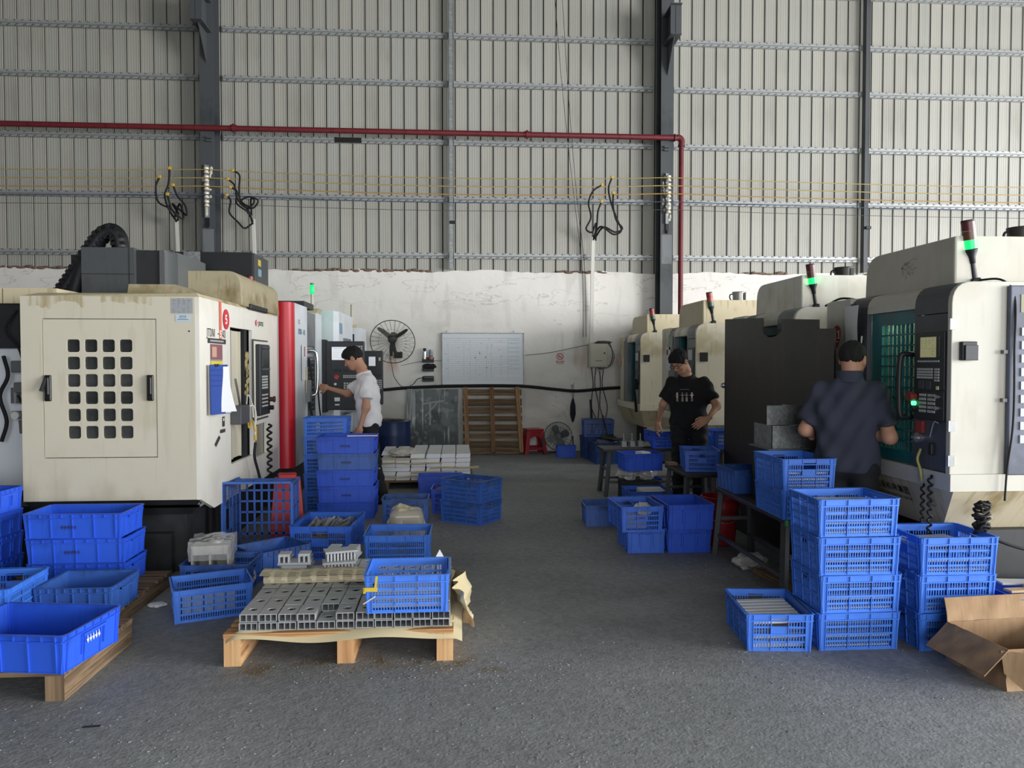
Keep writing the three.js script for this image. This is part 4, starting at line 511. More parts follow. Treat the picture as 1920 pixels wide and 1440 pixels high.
{
  part(e1, 'machine_base', b2(-1.5, -0.2, 0, 0.45, -0.1, -1.5), M.base); part(e1, 'body', b2(-1.5, -0.06, 0.45, 2.26, 0, -1.5), M.coolWhite); part(e1, 'corner_panel', hexa([[-0.06, 0], [0.0, -0.1], [0.0, -1.5], [-0.06, -1.5]], 0.5, [[-0.06, 0], [0.0, -0.1], [0.0, -1.5], [-0.06, -1.5]], 2.25), M.coolWhite); part(e1, 'sticker', b2(0.001, 0.004, 1.95, 2.1, -0.15, -0.4), mat(0x7f9cb0, 0.5), 'blue sticker'); part(e1, 'sliding_door', b2(-0.02, 0.02, 0.8, 1.9, -0.5, -1.2), M.machGreyLight); part(e1, 'tray', b2(-0.1, 0.3, 0.86, 0.92, -0.2, -1.4), M.steel);
  const cp = part(e1, 'control_panel', [rb(0.48, 0.82, 0.1, 0.012, 0.25, 1.32, -1.25)], M.panelBlack); part(cp, 'screen', rb(0.1, 0.14, 0.01, 0.003, 0.33, 1.57, -1.2), new THREE.MeshStandardMaterial({ color: 0xd9dcdf, emissive: new THREE.Color(0xd9dcdf), emissiveIntensity: 0.2, roughness: 0.3 }), 'white lit screen');
  part(cp, 'keypad', (() => { const g = []; for (let i = 0; i < 4; i++) for (let j = 0; j < 5; j++) g.push(bx(0.02, 0.02, 0.008, 0.38 + i * 0.028, 1.28 - j * 0.03, -1.2)); return g; })(), M.key); part(cp, 'label', b2(0.43, 0.46, 1.58, 1.63, -1.2, -1.195), mat(0xb9bb9a, 0.5)); for (const x of [0.38, 0.44]) part(cp, 'knob', cyl3(V(x, 1.36, -1.2), V(x, 1.36, -1.18), 0.018, 12), M.black);
}
const e2 = thing('machining_centre', 'small white machine standing against the plaster wall beyond the control panels', 'machine', [-1.5, 0, -12.3]);
{
  part(e2, 'machine_base', b2(-1.4, -0.15, 0, 0.45, -0.05, -0.75), M.base); part(e2, 'body', b2(-1.4, 0, 0.45, 2.1, 0, -0.8), M.coolWhite); part(e2, 'opening', b2(-0.22, -0.1, 1.8, 2.0, 0.0, 0.006), M.black); part(e2, 'lamp_bracket', b2(-0.25, -0.06, 2.1, 2.15, -0.02, -0.2), M.beigeDirty); part(e2, 'lamp_pole', [cy(0.018, 0.022, 0.3, -0.15, 2.3, -0.1, 12), cy(0.02, 0.02, 0.03, -0.15, 2.46, -0.1, 12)], M.beige);
}

// ---------- plastic crates ----------
const crateCache = new Map();
function crateGeo(kind, L, W, H) {
  const key = [kind, L, W, H].join(); if (crateCache.has(key)) return crateCache.get(key);
  const tp = 0.045 * H + 0.004, T = 0.004, lean = (g) => { const p = g.attributes.position; for (let i = 0; i < p.count; i++) p.setZ(i, p.getZ(i) - tp * (1 - p.getY(i) / H)); return g; };
  function wall(len, end) {
    const g = [], top = H * 0.8, B = (x0, x1, y0, y1, z0 = -T, z1 = 0) => g.push(b2(x0, x1, y0, y1, z0, z1)), h = len / 2 - 0.004;
    B(-h, h, H * 0.985, H, -T, 0.012); B(-h, h, top, top + 0.006, 0, 0.008); B(-h, h, 0, 0.006, -T, 0.003);   // lip, band edge, foot
    if (kind === 'open') {
      const c = 0.032, bays = 3, hs = h - c, y0 = 0.016, rows = 4, gap = 0.011, rh = (top - y0 - gap * (rows - 1)) / rows, hand = end && H > 0.15;
      B(-h, -hs, 0.006, top); B(hs, h, 0.006, top); B(-hs, hs, 0.006, y0);
      if (hand) { B(-h, -hs / 3, top, H); B(hs / 3, h, top, H); B(-hs / 3, hs / 3, top + 0.012, H); } else B(-h, h, top, H);
      for (let r = 0; r < rows; r++) {
        const a = y0 + r * (rh + gap); if (r < rows - 1) B(-hs, hs, a + rh, a + rh + gap);
        for (let b = 0; b < bays; b++) {
          const x0 = -hs + (2 * hs) * b / bays, x1 = x0 + 2 * hs / bays;
          if (hand && b === 1 && r === rows - 1) continue; if (hand && b === 1 && r === rows - 2) { B(x0, x1, a, a + rh); continue; }
          const n = Math.max(4, Math.round((x1 - x0) / 0.0145)); for (let i = 0; i <= n; i++) { const x = x0 + (x1 - x0) * i / n, w = 0.0027; g.push(b2(x - w, x + w, a, a + rh, -T, -0.0005)); }
        }
      }
      B(-hs, hs, y0 + 2 * rh + gap, y0 + 2 * rh + gap * 2, 0, 0.006);
      for (let b = 0; b <= bays; b++) { const x = -hs + 2 * hs * b / bays; B(x - 0.0025, x + 0.0025, 0.004, H * 0.985, 0, 0.0065); }
      B(-h + 0.004, -h + 0.008, 0.004, H * 0.985, 0, 0.006); B(h - 0.008, h - 0.004, 0.004, H * 0.985, 0, 0.006);
    } else {
      B(-h, h, 0.006, H);
      const n = end ? 3 : 4; for (let b = 0; b <= n; b++) { const x = (-h + 0.03) + (2 * h - 0.06) * b / n; B(x - 0.0025, x + 0.0025, 0.004, H * 0.985, 0, 0.008); } for (let b = 0; b < n; b++) { const x = (-h + 0.03) + (2 * h - 0.06) * (b + 0.5) / n; B(x - 0.0025, x + 0.0025, top, H * 0.985, 0, 0.008); }
      if (end) { B(-h * 0.4, h * 0.4, top - 0.012, top, 0, 0.02); B(-h * 0.4, -h * 0.4 + 0.005, H * 0.25, top, 0, 0.012); B(h * 0.4 - 0.005, h * 0.4, H * 0.25, top, 0, 0.012); }
    }
    return fin(lean(fin(g)));
  }
  const base = []; const bw = L - 2 * tp - 0.01, bd = W - 2 * tp - 0.01;
  if (kind === 'open') { for (let i = 0; i <= 8; i++) base.push(bx(0.016, 0.004, bd, -bw / 2 + bw * i / 8, 0.008, 0)); for (let i = 0; i <= 6; i++) base.push(bx(bw, 0.004, 0.016, 0, 0.008, -bd / 2 + bd * i / 6)); } else base.push(bx(bw, 0.005, bd, 0, 0.008, 0));
  const post = []; for (const sx of [-1, 1]) for (const sz of [-1, 1]) { const q = bar(V(sx * (L / 2 - tp - 0.004), 0, sz * (W / 2 - tp - 0.004)), V(sx * (L / 2 - 0.003), H, sz * (W / 2 - 0.003)), 0.012, 0.012); post.push(q); }
  const sg = wall(L, false), eg = wall(W, true), out = { side: [sg, 0], base: fin(base), post: post.map((p) => fin(p)), end: eg, L, W, H };
  for (const q of [sg, eg, out.base, ...out.post]) q.userData.done = true;
  crateCache.set(key, out); return out;
}
function fillCrate(o, G, m) {
  for (const s of [0, 1]) { const a = part(o, 'side_wall', G.side[0], m); a.position.z = (s ? -1 : 1) * G.W / 2; a.rotation.y = s * Math.PI; const e = part(o, 'end_wall', G.end, m); e.position.x = (s ? -1 : 1) * G.L / 2; e.rotation.y = (s ? -1 : 1) * Math.PI / 2; }
  part(o, 'bottom', G.base, m); for (const p of G.post) part(o, 'corner_post', p, m);
}
function crate(kind, L, W, H, p, turn, m, label, group) { const o = thing(kind === 'open' ? 'slotted_crate' : 'solid_crate', label, 'crate', p, turn, group); fillCrate(o, crateGeo(kind, L, W, H), m); return o; }
const stencil = canvas(256, 96, (g) => { g.clearRect(0, 0, 256, 96); g.strokeStyle = 'rgba(52,40,34,0.85)'; g.lineWidth = 7; for (let i = 0; i < 5; i++) { const x = 18 + i * 46; g.beginPath(); g.moveTo(x, 20 + 8 * hash(i, 1)); g.lineTo(x + 8, 74); g.lineTo(x + 18, 30); g.lineTo(x + 30, 72 - 10 * hash(i, 2)); g.moveTo(x, 50); g.lineTo(x + 34, 46); g.stroke(); } });
const stencilWhite = canvas(256, 96, (g) => { g.clearRect(0, 0, 256, 96); g.strokeStyle = 'rgba(225,230,240,0.95)'; g.lineWidth = 9; for (let i = 0; i < 5; i++) { const x = 18 + i * 46; g.beginPath(); g.moveTo(x, 30 + 8 * hash(i, 1)); g.lineTo(x + 18, 70); g.lineTo(x + 18, 22); g.lineTo(x + 32, 72 - 10 * hash(i, 2)); g.moveTo(x, 50); g.lineTo(x + 34, 44); g.stroke(); } });
const mark = (o, t, w, h, x, y, z, n = 'z+') => { const q = print(o, 'stencil_mark', t, w, h, [x, y, z], n, { alpha: true }); return q; };
// right foreground
const barG = fin([b2(-0.15, 0.15, 0, 0.02, -0.022, 0.022), b2(-0.15, 0.15, 0.02, 0.024, -0.018, 0.018)]), thinBar = fin(rb(0.37, 0.012, 0.04, 0.003, 0, 0.006, 0)); barG.userData.done = thinBar.userData.done = true;
function aluBar(p, turn, label, group, g = barG, tiltZ = 0) { const o = mesh(g, M.aluWhite, numbered('aluminium_bar')); o.position.set(...p); o.rotation.set(0, turn, tiltZ, 'YXZ'); o.userData = { label, category: 'bar', group }; scene.add(o); }
crate('open', 0.46, 0.35, 0.205, [1.752, 0, -4.19], 1.47, M.blueLight, 'low blue slotted crate filled with white aluminium bars beside the four-high stack');
for (let k = 0; k < 3; k++) for (let i = 0; i < 7; i++) aluBar([1.732 + i * 0.005, 0.012 + k * 0.05 + (k === 2 ? 0.03 : 0.0), -4.02 - i * 0.052], 0.02, 'white aluminium bar lying in the low slotted crate', 'bars in the low slotted crate');
const s4 = [[0, 0, 0, M.blueLight], [0.002, 0.004, 0.01, M.blueLight], [-0.006, 0.008, -0.01, M.blueLight], [-0.012, 0.0, 0.015, M.blueLight]], ord4 = ['bottom crate of the blue four-high slotted stack', 'second crate up in the blue four-high slotted stack', 'third crate up in the blue four-high slotted stack', 'top crate of the blue four-high slotted stack'];
s4.forEach(([dx, dz, t, m], k) => { crate('open', 0.445, 0.36, 0.205, [2.165 + dx, k * 0.205, -4.13 + dz], t, m, ord4[k], 'four-high stack of slotted crates'); for (const dzz of [0.13, 0.07]) for (let j = 0; j < (k === 3 ? 3 : 3); j++) aluBar([2.165 + dx, k * 0.205 + 0.013 + j * 0.05, -4.13 + dz + dzz], t, 'thin white bar packed in the four-high slotted crates', 'bars in the four-high stack', thinBar); });
const ord3 = ['bottom crate of the blue three-high slotted stack by the machine', 'middle crate of the blue three-high slotted stack by the machine', 'top crate of the blue three-high slotted stack by the machine'];
[[0, 0, 0.01, M.blueLight], [-0.002, 0.002, 0, M.blueLight], [0.004, 0.006, -0.012, M.blueLight]].forEach(([dx, dz, t, m], k) => { crate('open', 0.425, 0.36, 0.205, [2.69 + dx, k * 0.205, -4.09 + dz], t, m, ord3[k], 'three-high stack of slotted crates'); for (let j = 0; j < 3; j++) aluBar([2.69 + dx, k * 0.205 + 0.013 + j * 0.05, -3.97 + dz], t, 'thin white bar packed in the three-high slotted crates', 'bars in the three-high stack', thinBar); });
single('board', rb(0.33, 0.015, 0.22, 0.003, 0, 0.0075, 0), mat(0xb4b7ba, 0.6), 'grey flat plate lying inside the top three-high crate', 'plate', [2.66, 0.545, -4.1], 0.1);
single('board', rb(0.33, 0.015, 0.22, 0.003, 0, 0.0075, 0), mat(0xb4b7ba, 0.6), 'grey flat plate lying inside the top four-high crate', 'plate', [2.16, 0.765, -4.13], -0.06);
// pallets
const plankG = new Map();
function plank(parent, name, a, b, w, h, m) { const d = V(...b).sub(V(...a)), l = d.length(), k = [l.toFixed(3), w, h].join(); if (!plankG.has(k)) { const g = new THREE.BoxGeometry(l, h, w), uv = g.attributes.uv, p = g.attributes.position; const nn = g.attributes.normal; for (let i = 0; i < p.count; i++) if (Math.abs(nn.getX(i)) > 0.5) uv.setXY(i, p.getY(i) * 0.25, p.getZ(i) * 0.35); else uv.setXY(i, p.getX(i) + p.getY(i) * 0.2, p.getZ(i) + p.getY(i)); const q = fin(g, true); q.userData.done = true; plankG.set(k, q); } const o = mesh(plankG.get(k), m, name); o.position.set((a[0] + b[0]) / 2, (a[1] + b[1]) / 2, (a[2] + b[2]) / 2); o.quaternion.setFromUnitVectors(V(1, 0, 0), d.normalize()); parent.add(o); return o; }
function pallet(label, p, turn, w, d, beams, boards, hb, woods, alongBoards = true) {   // beams run along z, boards along x
  const o = thing('wooden_pallet', label, 'pallet', p, turn);
  beams.forEach((x, i) => plank(o, 'beam', [x, hb / 2, d / 2], [x, hb / 2, -d / 2], 0.085, hb, woods[i % woods.length]));
  for (let i = 0; i < boards; i++) { const z = d / 2 - 0.05 - (d - 0.1) * i / (boards - 1); plank(o, 'deck_board', [-w / 2, hb + 0.011, z], [w / 2, hb + 0.011, z], 0.1, 0.022, woods[(i * 3 + 1) % woods.length]); }
  return o;
}
{ // low pallet, crate and boards by the machine
  pallet('low dark wooden pallet under the crate of loose boards', [3.25, 0, -4.02], 0, 0.5, 0.36, [-0.2, 0.2], 4, 0.075, M.woodsOld);
  const c = crate('solid', 0.5, 0.36, 0.19, [3.25, 0.098, -4.04], 0, M.blueDeep, 'deep blue solid crate heaped with loose boards'); mark(c, stencil, 0.12, 0.045, -0.16, 0.09, 0.186);
  single('wooden_board', rb(0.5, 0.014, 0.06, 0.003, 0, 0.007, 0), mat(0xc9ab84, 0.8), 'pale wooden board across the crate of loose boards', 'board', [3.27, 0.29, -4.0], 0.08); single('wooden_board', rb(0.42, 0.012, 0.1, 0.003, 0, 0.006, 0), mat(0xd9d6cc, 0.8), 'white board across the crate of loose boards', 'board', [3.3, 0.29, -4.12], -0.15); single('wooden_board', rb(0.36, 0.014, 0.05, 0.003, 0, 0.007, 0), mat(0xb48d62, 0.8), 'brown board lying over the pale and white boards', 'board', [3.32, 0.305, -4.06], 0.35);
}
{ // opened cardboard box
  const o = thing('cardboard_box', 'opened brown cardboard box with flaps hanging out', 'box', [2.87, 0, -3.62], 0.08);
  const w = 0.3, d = 0.2, h = 0.2, t = 0.005;
  part(o, 'bottom', bx(2 * w, t, 2 * d, 0, t / 2, 0), M.card);
  const crinkle = (g, s) => { const p = g.attributes.position; for (let i = 0; i < p.count; i++) { const n = vnoise(p.getX(i) * 22 + s, p.getY(i) * 22 + 5, 256, 256) - 0.5; p.setZ(i, p.getZ(i) + n * 0.014); } g.computeVertexNormals(); return g; };
  const wall = (name, len, ht, s) => part(o, name, crinkle(new THREE.BoxGeometry(len, ht, t, 14, 8, 1).translate(0, ht / 2, 0), s), M.card);
  wall('wall', 2 * w, h, 1).position.z = d; wall('wall', 2 * w, h, 2).position.z = -d; let a = wall('wall', 2 * d, h, 3); a.rotation.y = Math.PI / 2; a.position.x = -w; a = wall('wall', 2 * d, h, 4); a.rotation.y = Math.PI / 2; a.position.x = w;
  const flap = (len, ht, s, x, z, ry, rx) => { const f = part(o, 'flap', crinkle(new THREE.BoxGeometry(len, ht, t, 14, 8, 1).translate(0, ht / 2, 0), s), M.card); f.position.set(x, h, z); f.rotation.set(rx, ry, 0, 'YXZ'); };
  flap(2 * w * 0.78, 0.16, 7, 0.06, d + 0.012, 0, Math.PI - 0.14); flap(2 * d, 0.17, 9, -w, 0, -Math.PI / 2, 2.35); flap(2 * w, 0.12, 11, 0, -d, Math.PI, 0.25); flap(2 * d, 0.14, 13, w, 0, Math.PI / 2, 2.6);
  const tr = part(o, 'corner_flap', crinkle(ext(poly([[0, 0], [0.2, 0.02], [0.12, -0.17], [0.02, -0.1]]), 0.005), 3), M.card); tr.position.set(-w - 0.02, h - 0.01, d - 0.02); tr.rotation.set(-0.3, -0.6, -0.25);
}
// bench with crates, hopper
function bench(label, p, turn, L, W, H, extra) {
  const o = thing('steel_bench', label, 'bench', p, turn);
  part(o, 'top', [rb(W, 0.03, L, 0.004, 0, H - 0.015, 0)], M.rustSheet);
  for (const sx of [-1, 1]) for (const sz of [-1, 1]) part(o, 'leg', bar(V(sx * (W / 2 - 0.03), H - 0.03, sz * (L / 2 - 0.08)), V(sx * (W / 2 + 0.0), 0, sz * (L / 2 - 0.03)), 0.04, 0.04), M.steelDark);
  for (const sx of [-1, 1]) part(o, 'rail', bar(V(sx * (W / 2 - 0.02), H * 0.3, L / 2 - 0.05), V(sx * (W / 2 - 0.02), H * 0.3, -L / 2 + 0.05), 0.025, 0.025), M.steelDark);
  for (const sz of [-1, 1]) part(o, 'cross_rail', bar(V(-W / 2 + 0.02, H * 0.55, sz * (L / 2 - 0.06)), V(W / 2 - 0.02, H * 0.55, sz * (L / 2 - 0.06)), 0.025, 0.025), M.steelDark);
  return o;
}
{
  const b = bench('grimy steel bench under blue crates and a zinc hopper', [2.235, 0, -5.38], 0, 1.36, 0.3, 0.55); part(b, 'green_tape', b2(-0.152, -0.137, 0.515, 0.55, 0.66, 0.684), mat(0x2e9c4a, 0.5), 'bright green tape end');
  crate('open', 0.45, 0.345, 0.19, [2.235, 0.552, -4.93], 1.56, M.blueLight, 'lower slotted crate on the bench beside the man in the grey polo', 'crates on the near bench'); crate('open', 0.45, 0.345, 0.2, [2.228, 0.742, -4.92], 1.59, M.blueLight, 'upper slotted crate on the bench beside the man in the grey polo', 'crates on the near bench');
  for (let j = 0; j < 3; j++) aluBar([2.23, 0.757 + j * 0.04, -4.76], 0.0, 'white bar packed in the upper bench crate', 'bars in the bench crate', fin(rb(0.28, 0.014, 0.04, 0.003, 0, 0.007, 0)));
  crate('solid', 0.36, 0.3, 0.18, [2.25, 0.552, -5.85], 1.6, M.blueDustShade, 'dusty solid crate at the far end of the near bench');
  const h = thing('sheet_metal_hopper', 'open zinc sheet-metal hopper on the near bench', 'hopper', [2.37, 0.552, -5.45]); h.scale.set(0.9, 1, 0.9);
  part(h, 'lower_box', [b2(-0.16, -0.155, 0, 0.38, -0.2, 0.2), b2(0.155, 0.16, 0, 0.38, -0.2, 0.2), b2(-0.16, 0.16, 0, 0.38, 0.195, 0.2), b2(-0.16, 0.16, 0, 0.38, -0.2, -0.195)], M.base); part(h, 'flange', [b2(-0.19, 0.15, 0.38, 0.388, -0.2, 0.22)], M.greyBox); part(h, 'upper_box', [b2(-0.15, -0.145, 0.388, 0.55, -0.18, 0.18), b2(-0.15, 0.08, 0.388, 0.55, 0.175, 0.18), b2(0.08, 0.16, 0.388, 0.55, 0.1, 0.105), b2(0.155, 0.16, 0.3, 0.55, -0.18, 0.1)], M.zinc); part(h, 'back_plate', [b2(-0.16, 0.05, 0.55, 0.69, 0.1, 0.105), b2(0.05, 0.055, 0.55, 0.69, 0.1, -0.1), b2(0.06, 0.17, 0.55, 0.69, 0.06, 0.065)], M.zinc);
}
{ // red bucket
  const o = thing('red_bucket', 'tall dark red plastic bucket beside the steel bench', 'bucket', [2.26, 0, -6.42]);
  part(o, 'body', lathe([[0.001, 0], [0.125, 0], [0.128, 0.01], [0.15, 0.3], [0.158, 0.3], [0.158, 0.345], [0.152, 0.35], [0.153, 0.395], [0.162, 0.4], [0.162, 0.41], [0.15, 0.41], [0.124, 0.015], [0.001, 0.012]], 32), mat(0x8f1a22, 0.45)); part(o, 'handle', tube([[-0.157, 0.33, 0], [-0.14, 0.25, 0.1], [0, 0.2, 0.165], [0.14, 0.25, 0.1], [0.157, 0.33, 0]], 0.004, 24, 5), M.steel);
}
// middle right crates
crate('solid', 0.46, 0.36, 0.2, [1.46, 0, -7.31], -0.06, M.blueDustShade, 'shade-coloured blue empty solid crate behind the crate of red lettering');  // darker blue puts the shade around this crate into its colour
crate('solid', 0.46, 0.305, 0.2, [1.545, 0, -6.34], 1.555, M.blue, 'solid crate with end grip under the crate of red lettering');
const cB = crate('open', 0.46, 0.335, 0.205, [1.47, 0.2, -6.22], 1.62, M.blue, 'slotted crate with small dark red lettering on a solid crate');
print(cB, 'lettering', canvas(128, 48, (g) => { g.clearRect(0, 0, 128, 48); g.fillStyle = '#6b2440'; g.font = 'bold 40px sans-serif'; g.fillText('BMG', 12, 40, 104); }), 0.08, 0.03, [-0.23, 0.115, 0], 'x-', { alpha: true });
crate('solid', 0.47, 0.36, 0.2, [1.895, 0, -6.33], 1.575, M.blueDeep, 'lower empty solid crate beside the crate of red lettering', 'pair of solid crates'); crate('solid', 0.48, 0.375, 0.205, [1.885, 0.2, -6.28], 1.6, M.blueDeep, 'upper empty solid crate beside the crate of red lettering', 'pair of solid crates');
const wadG = (s, sx, sy, sz) => { const g = new THREE.IcosahedronGeometry(1, 3), p = g.attributes.position; for (let i = 0; i < p.count; i++) { const x = p.getX(i), y = p.getY(i), z = p.getZ(i), n = 0.72 + 0.5 * vnoise(x * 3.1 + s * 7 + 20, y * 3.1 + z * 2.3 + 20, 512, 512) + 0.2 * vnoise(x * 8 + 40, z * 8 + y * 5 + s + 40, 512, 512); p.setXYZ(i, x * n * sx, Math.max(-0.9, y * n) * sy, z * n * sz); } g.computeVertexNormals(); g.translate(0, 0.9 * sy, 0); return g; };
single('crumpled_bag', wadG(1, 0.07, 0.05, 0.1), M.plasticFilm, 'crumpled clear bag lying in the crate of red lettering', 'bag', [1.53, 0.3, -6.2]); single('block', rb(0.2, 0.1, 0.3, 0.006, 0, 0.05, 0), mat(0x9a9a96, 0.6), 'grey block packed in the crate of red lettering', 'block', [1.43, 0.215, -6.2]);
crate('open', 0.45, 0.4, 0.2, [2.04, 0, -8.08], 0.02, M.blue, 'slotted crate holding a cream block on the floor beyond the pair of solid crates'); single('foam_block', rb(0.26, 0.18, 0.27, 0.006, 0, 0.09, 0), mat(0xe1ddd0, 0.8), 'cream foam block sitting in the floor crate', 'block', [2.09, 0.016, -8.08]);
{
  bench('low steel bench under the crate before the black-shirted worker', [2.36, 0, -7.4], 0, 0.75, 0.42, 0.5);
  const c = crate('open', 0.44, 0.32, 0.205, [2.39, 0.502, -7.4], 1.4, M.blue, 'slotted crate on the low bench before the black-shirted worker');
  single('wooden_block', rb(0.1, 0.03, 0.12, 0.006, 0, 0.015, 0), mat(0x7d6a55, 0.8), 'small brown wooden block on the low bench edge', 'block', [2.2, 0.502, -7.7]);
  bench('long steel bench with fixtures near the far machines', [2.2, 0, -8.95], Math.PI / 2, 1.0, 0.4, 0.55);
  for (const x of [1.98, 2.08, 2.18]) { const f = thing('fixture', 'small steel fixture with an upright bolt on the long bench', 'fixture', [x, 0.552, -8.95], 0, 'fixtures on the long bench'); part(f, 'block', rb(0.06, 0.07, 0.08, 0.004, 0, 0.035, 0), M.steel); part(f, 'bolt', [cy(0.008, 0.008, 0.1, 0, 0.11, 0, 10), cy(0.014, 0.014, 0.01, 0, 0.08, 0, 6)], M.steel); }
  single('rag', wadG(4, 0.1, 0.03, 0.07), mat(0x9c9a80, 0.9), 'crumpled oily rag on the long bench', 'rag', [2.3, 0.552, -8.95]);
  crate('open', 0.44, 0.36, 0.2, [2.49, 0.552, -8.94], 0.05, M.blueDeep, 'slotted crate on the long bench under a grey tray'); single('metal_tray', [rb(0.36, 0.012, 0.3, 0.004, 0, 0.006, 0), bx(0.36, 0.03, 0.008, 0, 0.015, -0.15), bx(0.008, 0.03, 0.3, 0.18, 0.015, 0)], mat(0xa8a99f, 0.6), 'grey tray of parts lying on the long bench crate', 'tray', [2.46, 0.753, -8.85], 0.1);
  single('low_stand', [b2(-0.2, 0.2, 0, 0.22, -0.15, 0.15)], M.base, 'dark low stand under the crumpled bags', 'stand', [2.06, 0, -8.55]);
  single('crumpled_bag', wadG(2, 0.11, 0.07, 0.12), M.plasticFilm, 'large crumpled plastic bag under the raised crate', 'bag', [1.95, 0.222, -8.6]); single('crumpled_bag', wadG(3, 0.1, 0.07, 0.1), M.plasticFilm, 'smaller crumpled plastic bag at the back of the low stand', 'bag', [2.17, 0.222, -8.6]);
  crate('solid', 0.43, 0.34, 0.19, [2.06, 0.355, -8.48], 0.06, M.blueDeep, 'raised solid crate resting on crumpled bags'); single('white_block', rb(0.12, 0.05, 0.14, 0.01, 0, 0.025, 0), M.paper, 'white block lying in the raised solid crate', 'block', [2.1, 0.5, -8.5], 0.4);
  crate('solid', 0.4, 0.3, 0.19, [2.2, 0, -8.98], 0.1, M.blueDeep, 'solid crate on the floor under the long bench');
}
// left foreground pallets and crates
pallet('weathered pallet under the large empty solid crate', [-2.4, 0, -3.99], 0, 1.22, 0.74, [-0.55, 0.0, 0.565], 6, 0.115, M.woodsOld);
pallet('weathered pallet under the three-high solid stack', [-2.72, 0, -4.95], 0.0, 1.5, 1.02, [-0.68, 0, 0.7], 7, 0.085, M.woodsOld);
{
  const c = crate('solid', 0.6, 0.44, 0.18, [-2.035, 0.139, -3.83], -0.15, M.blueDeep, 'large empty bright blue solid crate with white stencil on its end'); mark(c, stencilWhite, 0.12, 0.045, 0.303, 0.1, 0.0, 'x+');
  single('crumpled_scrap', wadG(5, 0.03, 0.008, 0.025), M.paper, 'small white scrap lying in the large empty crate', 'scrap', [-1.82, 0.155, -3.9]);
  crate('open', 0.45, 0.36, 0.215, [-2.555, 0.139, -4.42], 1.62, M.blueLight, 'slotted crate beside the large empty solid crate');
  const c2 = crate('solid', 0.42, 0.38, 0.17, [-2.16, 0.109, -4.66], 0.0, M.blueDustShade, 'dirty solid crate in front of the three-high solid stack'); mark(c2, stencil, 0.12, 0.045, -0.05, 0.08, 0.194);
  ['bottom crate of the three-high solid stack', 'middle crate of the three-high solid stack', 'top crate of the three-high solid stack'].forEach((l, k) => { const q = crate('solid', 0.6, 0.34, 0.16, [-2.425 + [0.01, 0.005, -0.008][k], 0.109 + k * 0.16, -5.22], [0.01, 0.02, -0.015][k], M.blueDeep, l, 'three-high stack of solid crates'); mark(q, stencil, 0.11, 0.045, -0.02, 0.075, 0.174); });
  single('paper_sheet', bx(0.2, 0.003, 0.12, 0, 0.0015, 0), M.paper, 'sheet of paper lying in the top crate of the solid stack', 'paper', [-2.4, 0.46, -5.2], 0.3);
  ['bottom crate of the four-high solid stack by the pneumatics', 'second crate up of the four-high solid stack by the pneumatics', 'third crate up of the four-high solid stack by the pneumatics', 'top crate of the four-high solid stack by the pneumatics'].forEach((l, k) => { const q = crate('solid', 0.5, 0.36, 0.152, [-3.195, 0.109 + k * 0.152, -5.25], -0.05, M.blueDeep, l, 'four-high stack of solid crates'); if (k === 3) mark(q, stencilWhite, 0.1, 0.04, 0.19, 0.07, 0.184); });
}
// crates before the drilling machine
crate('open', 0.445, 0.35, 0.2, [-1.525, 0, -4.875], 0.387, M.blueLight, 'slotted crate with clear plastic inside standing askew before the drilling machine');
for (let i = 0; i < 5; i++) single('plastic_part', rb(0.055, 0.13, 0.09, 0.01, 0, 0.065, 0), M.plasticFilm, 'clear plastic part standing in the askew slotted crate', 'part', [-1.65 + i * 0.06, 0.014, -4.80 - i * 0.02], 0.387, 'clear parts in the askew crate');
crate('open', 0.44, 0.35, 0.21, [-1.6, 0, -5.36], 0, M.blueDustShade, 'slotted crate holding the wrapped casting');
{
  const o = thing('wrapped_casting', 'square grey casting wrapped in clear film standing in a slotted crate', 'casting', [-1.66, 0.012, -5.35], 0.12);
  part(o, 'casting', [b2(-0.12, 0.12, 0.0, 0.3, -0.13, -0.12), b2(-0.12, -0.11, 0, 0.3, -0.13, 0.1), b2(0.11, 0.12, 0, 0.3, -0.13, 0.1), b2(-0.006, 0.006, 0, 0.26, -0.13, 0.1), b2(-0.12, 0.12, 0.25, 0.31, -0.13, 0.1)], grimy('#b3b1aa', '#7d7b74', 0.7, 0.3, 0.6)); { const g = new THREE.BoxGeometry(0.27, 0.13, 0.26, 14, 8, 14), p = g.attributes.position; for (let i = 0; i < p.count; i++) { const n = 0.05 * (vnoise(p.getX(i) * 30 + 50, p.getY(i) * 30 + p.getZ(i) * 22 + 50, 256, 256) - 0.5); p.setXYZ(i, p.getX(i) * (1 + n), p.getY(i) * (1 + n) + n * 0.2, p.getZ(i) * (1 + n)); } g.computeVertexNormals(); g.translate(0, 0.28, -0.015); part(o, 'film_wrap', g, new THREE.MeshPhysicalMaterial({ color: 0xf2f2f0, roughness: 0.12, transmission: 0.8, thickness: 0, side: THREE.DoubleSide })); } part(o, 'boss', [cy(0.05, 0.05, 0.02, 0.02, 0.32, -0.02), cy(0.02, 0.02, 0.02, 0.03, 0.335, -0.02)], mat(0x8f8d86, 0.5));
  single('crumpled_bag', wadG(6, 0.06, 0.07, 0.05), M.plasticFilm, 'small crumpled clear bag beside the wrapped casting', 'bag', [-1.44, 0.02, -5.36]);
}
crate('solid', 0.42, 0.35, 0.2, [-1.36, 0, -5.78], 0.75, M.blueDustShade, 'dusty solid crate wedged before the big standing basket');
{ // basket standing on its side
  const o = thing('slotted_basket', 'big dusty slotted basket standing on its side with open mouth outwards', 'basket', [-1.565, 0.3, -6.55]); const inner = new THREE.Group(); fillCrate(o, crateGeo('open', 0.53, 0.6, 0.4), M.blueDustShade); o.rotation.x = Math.PI / 2;
}
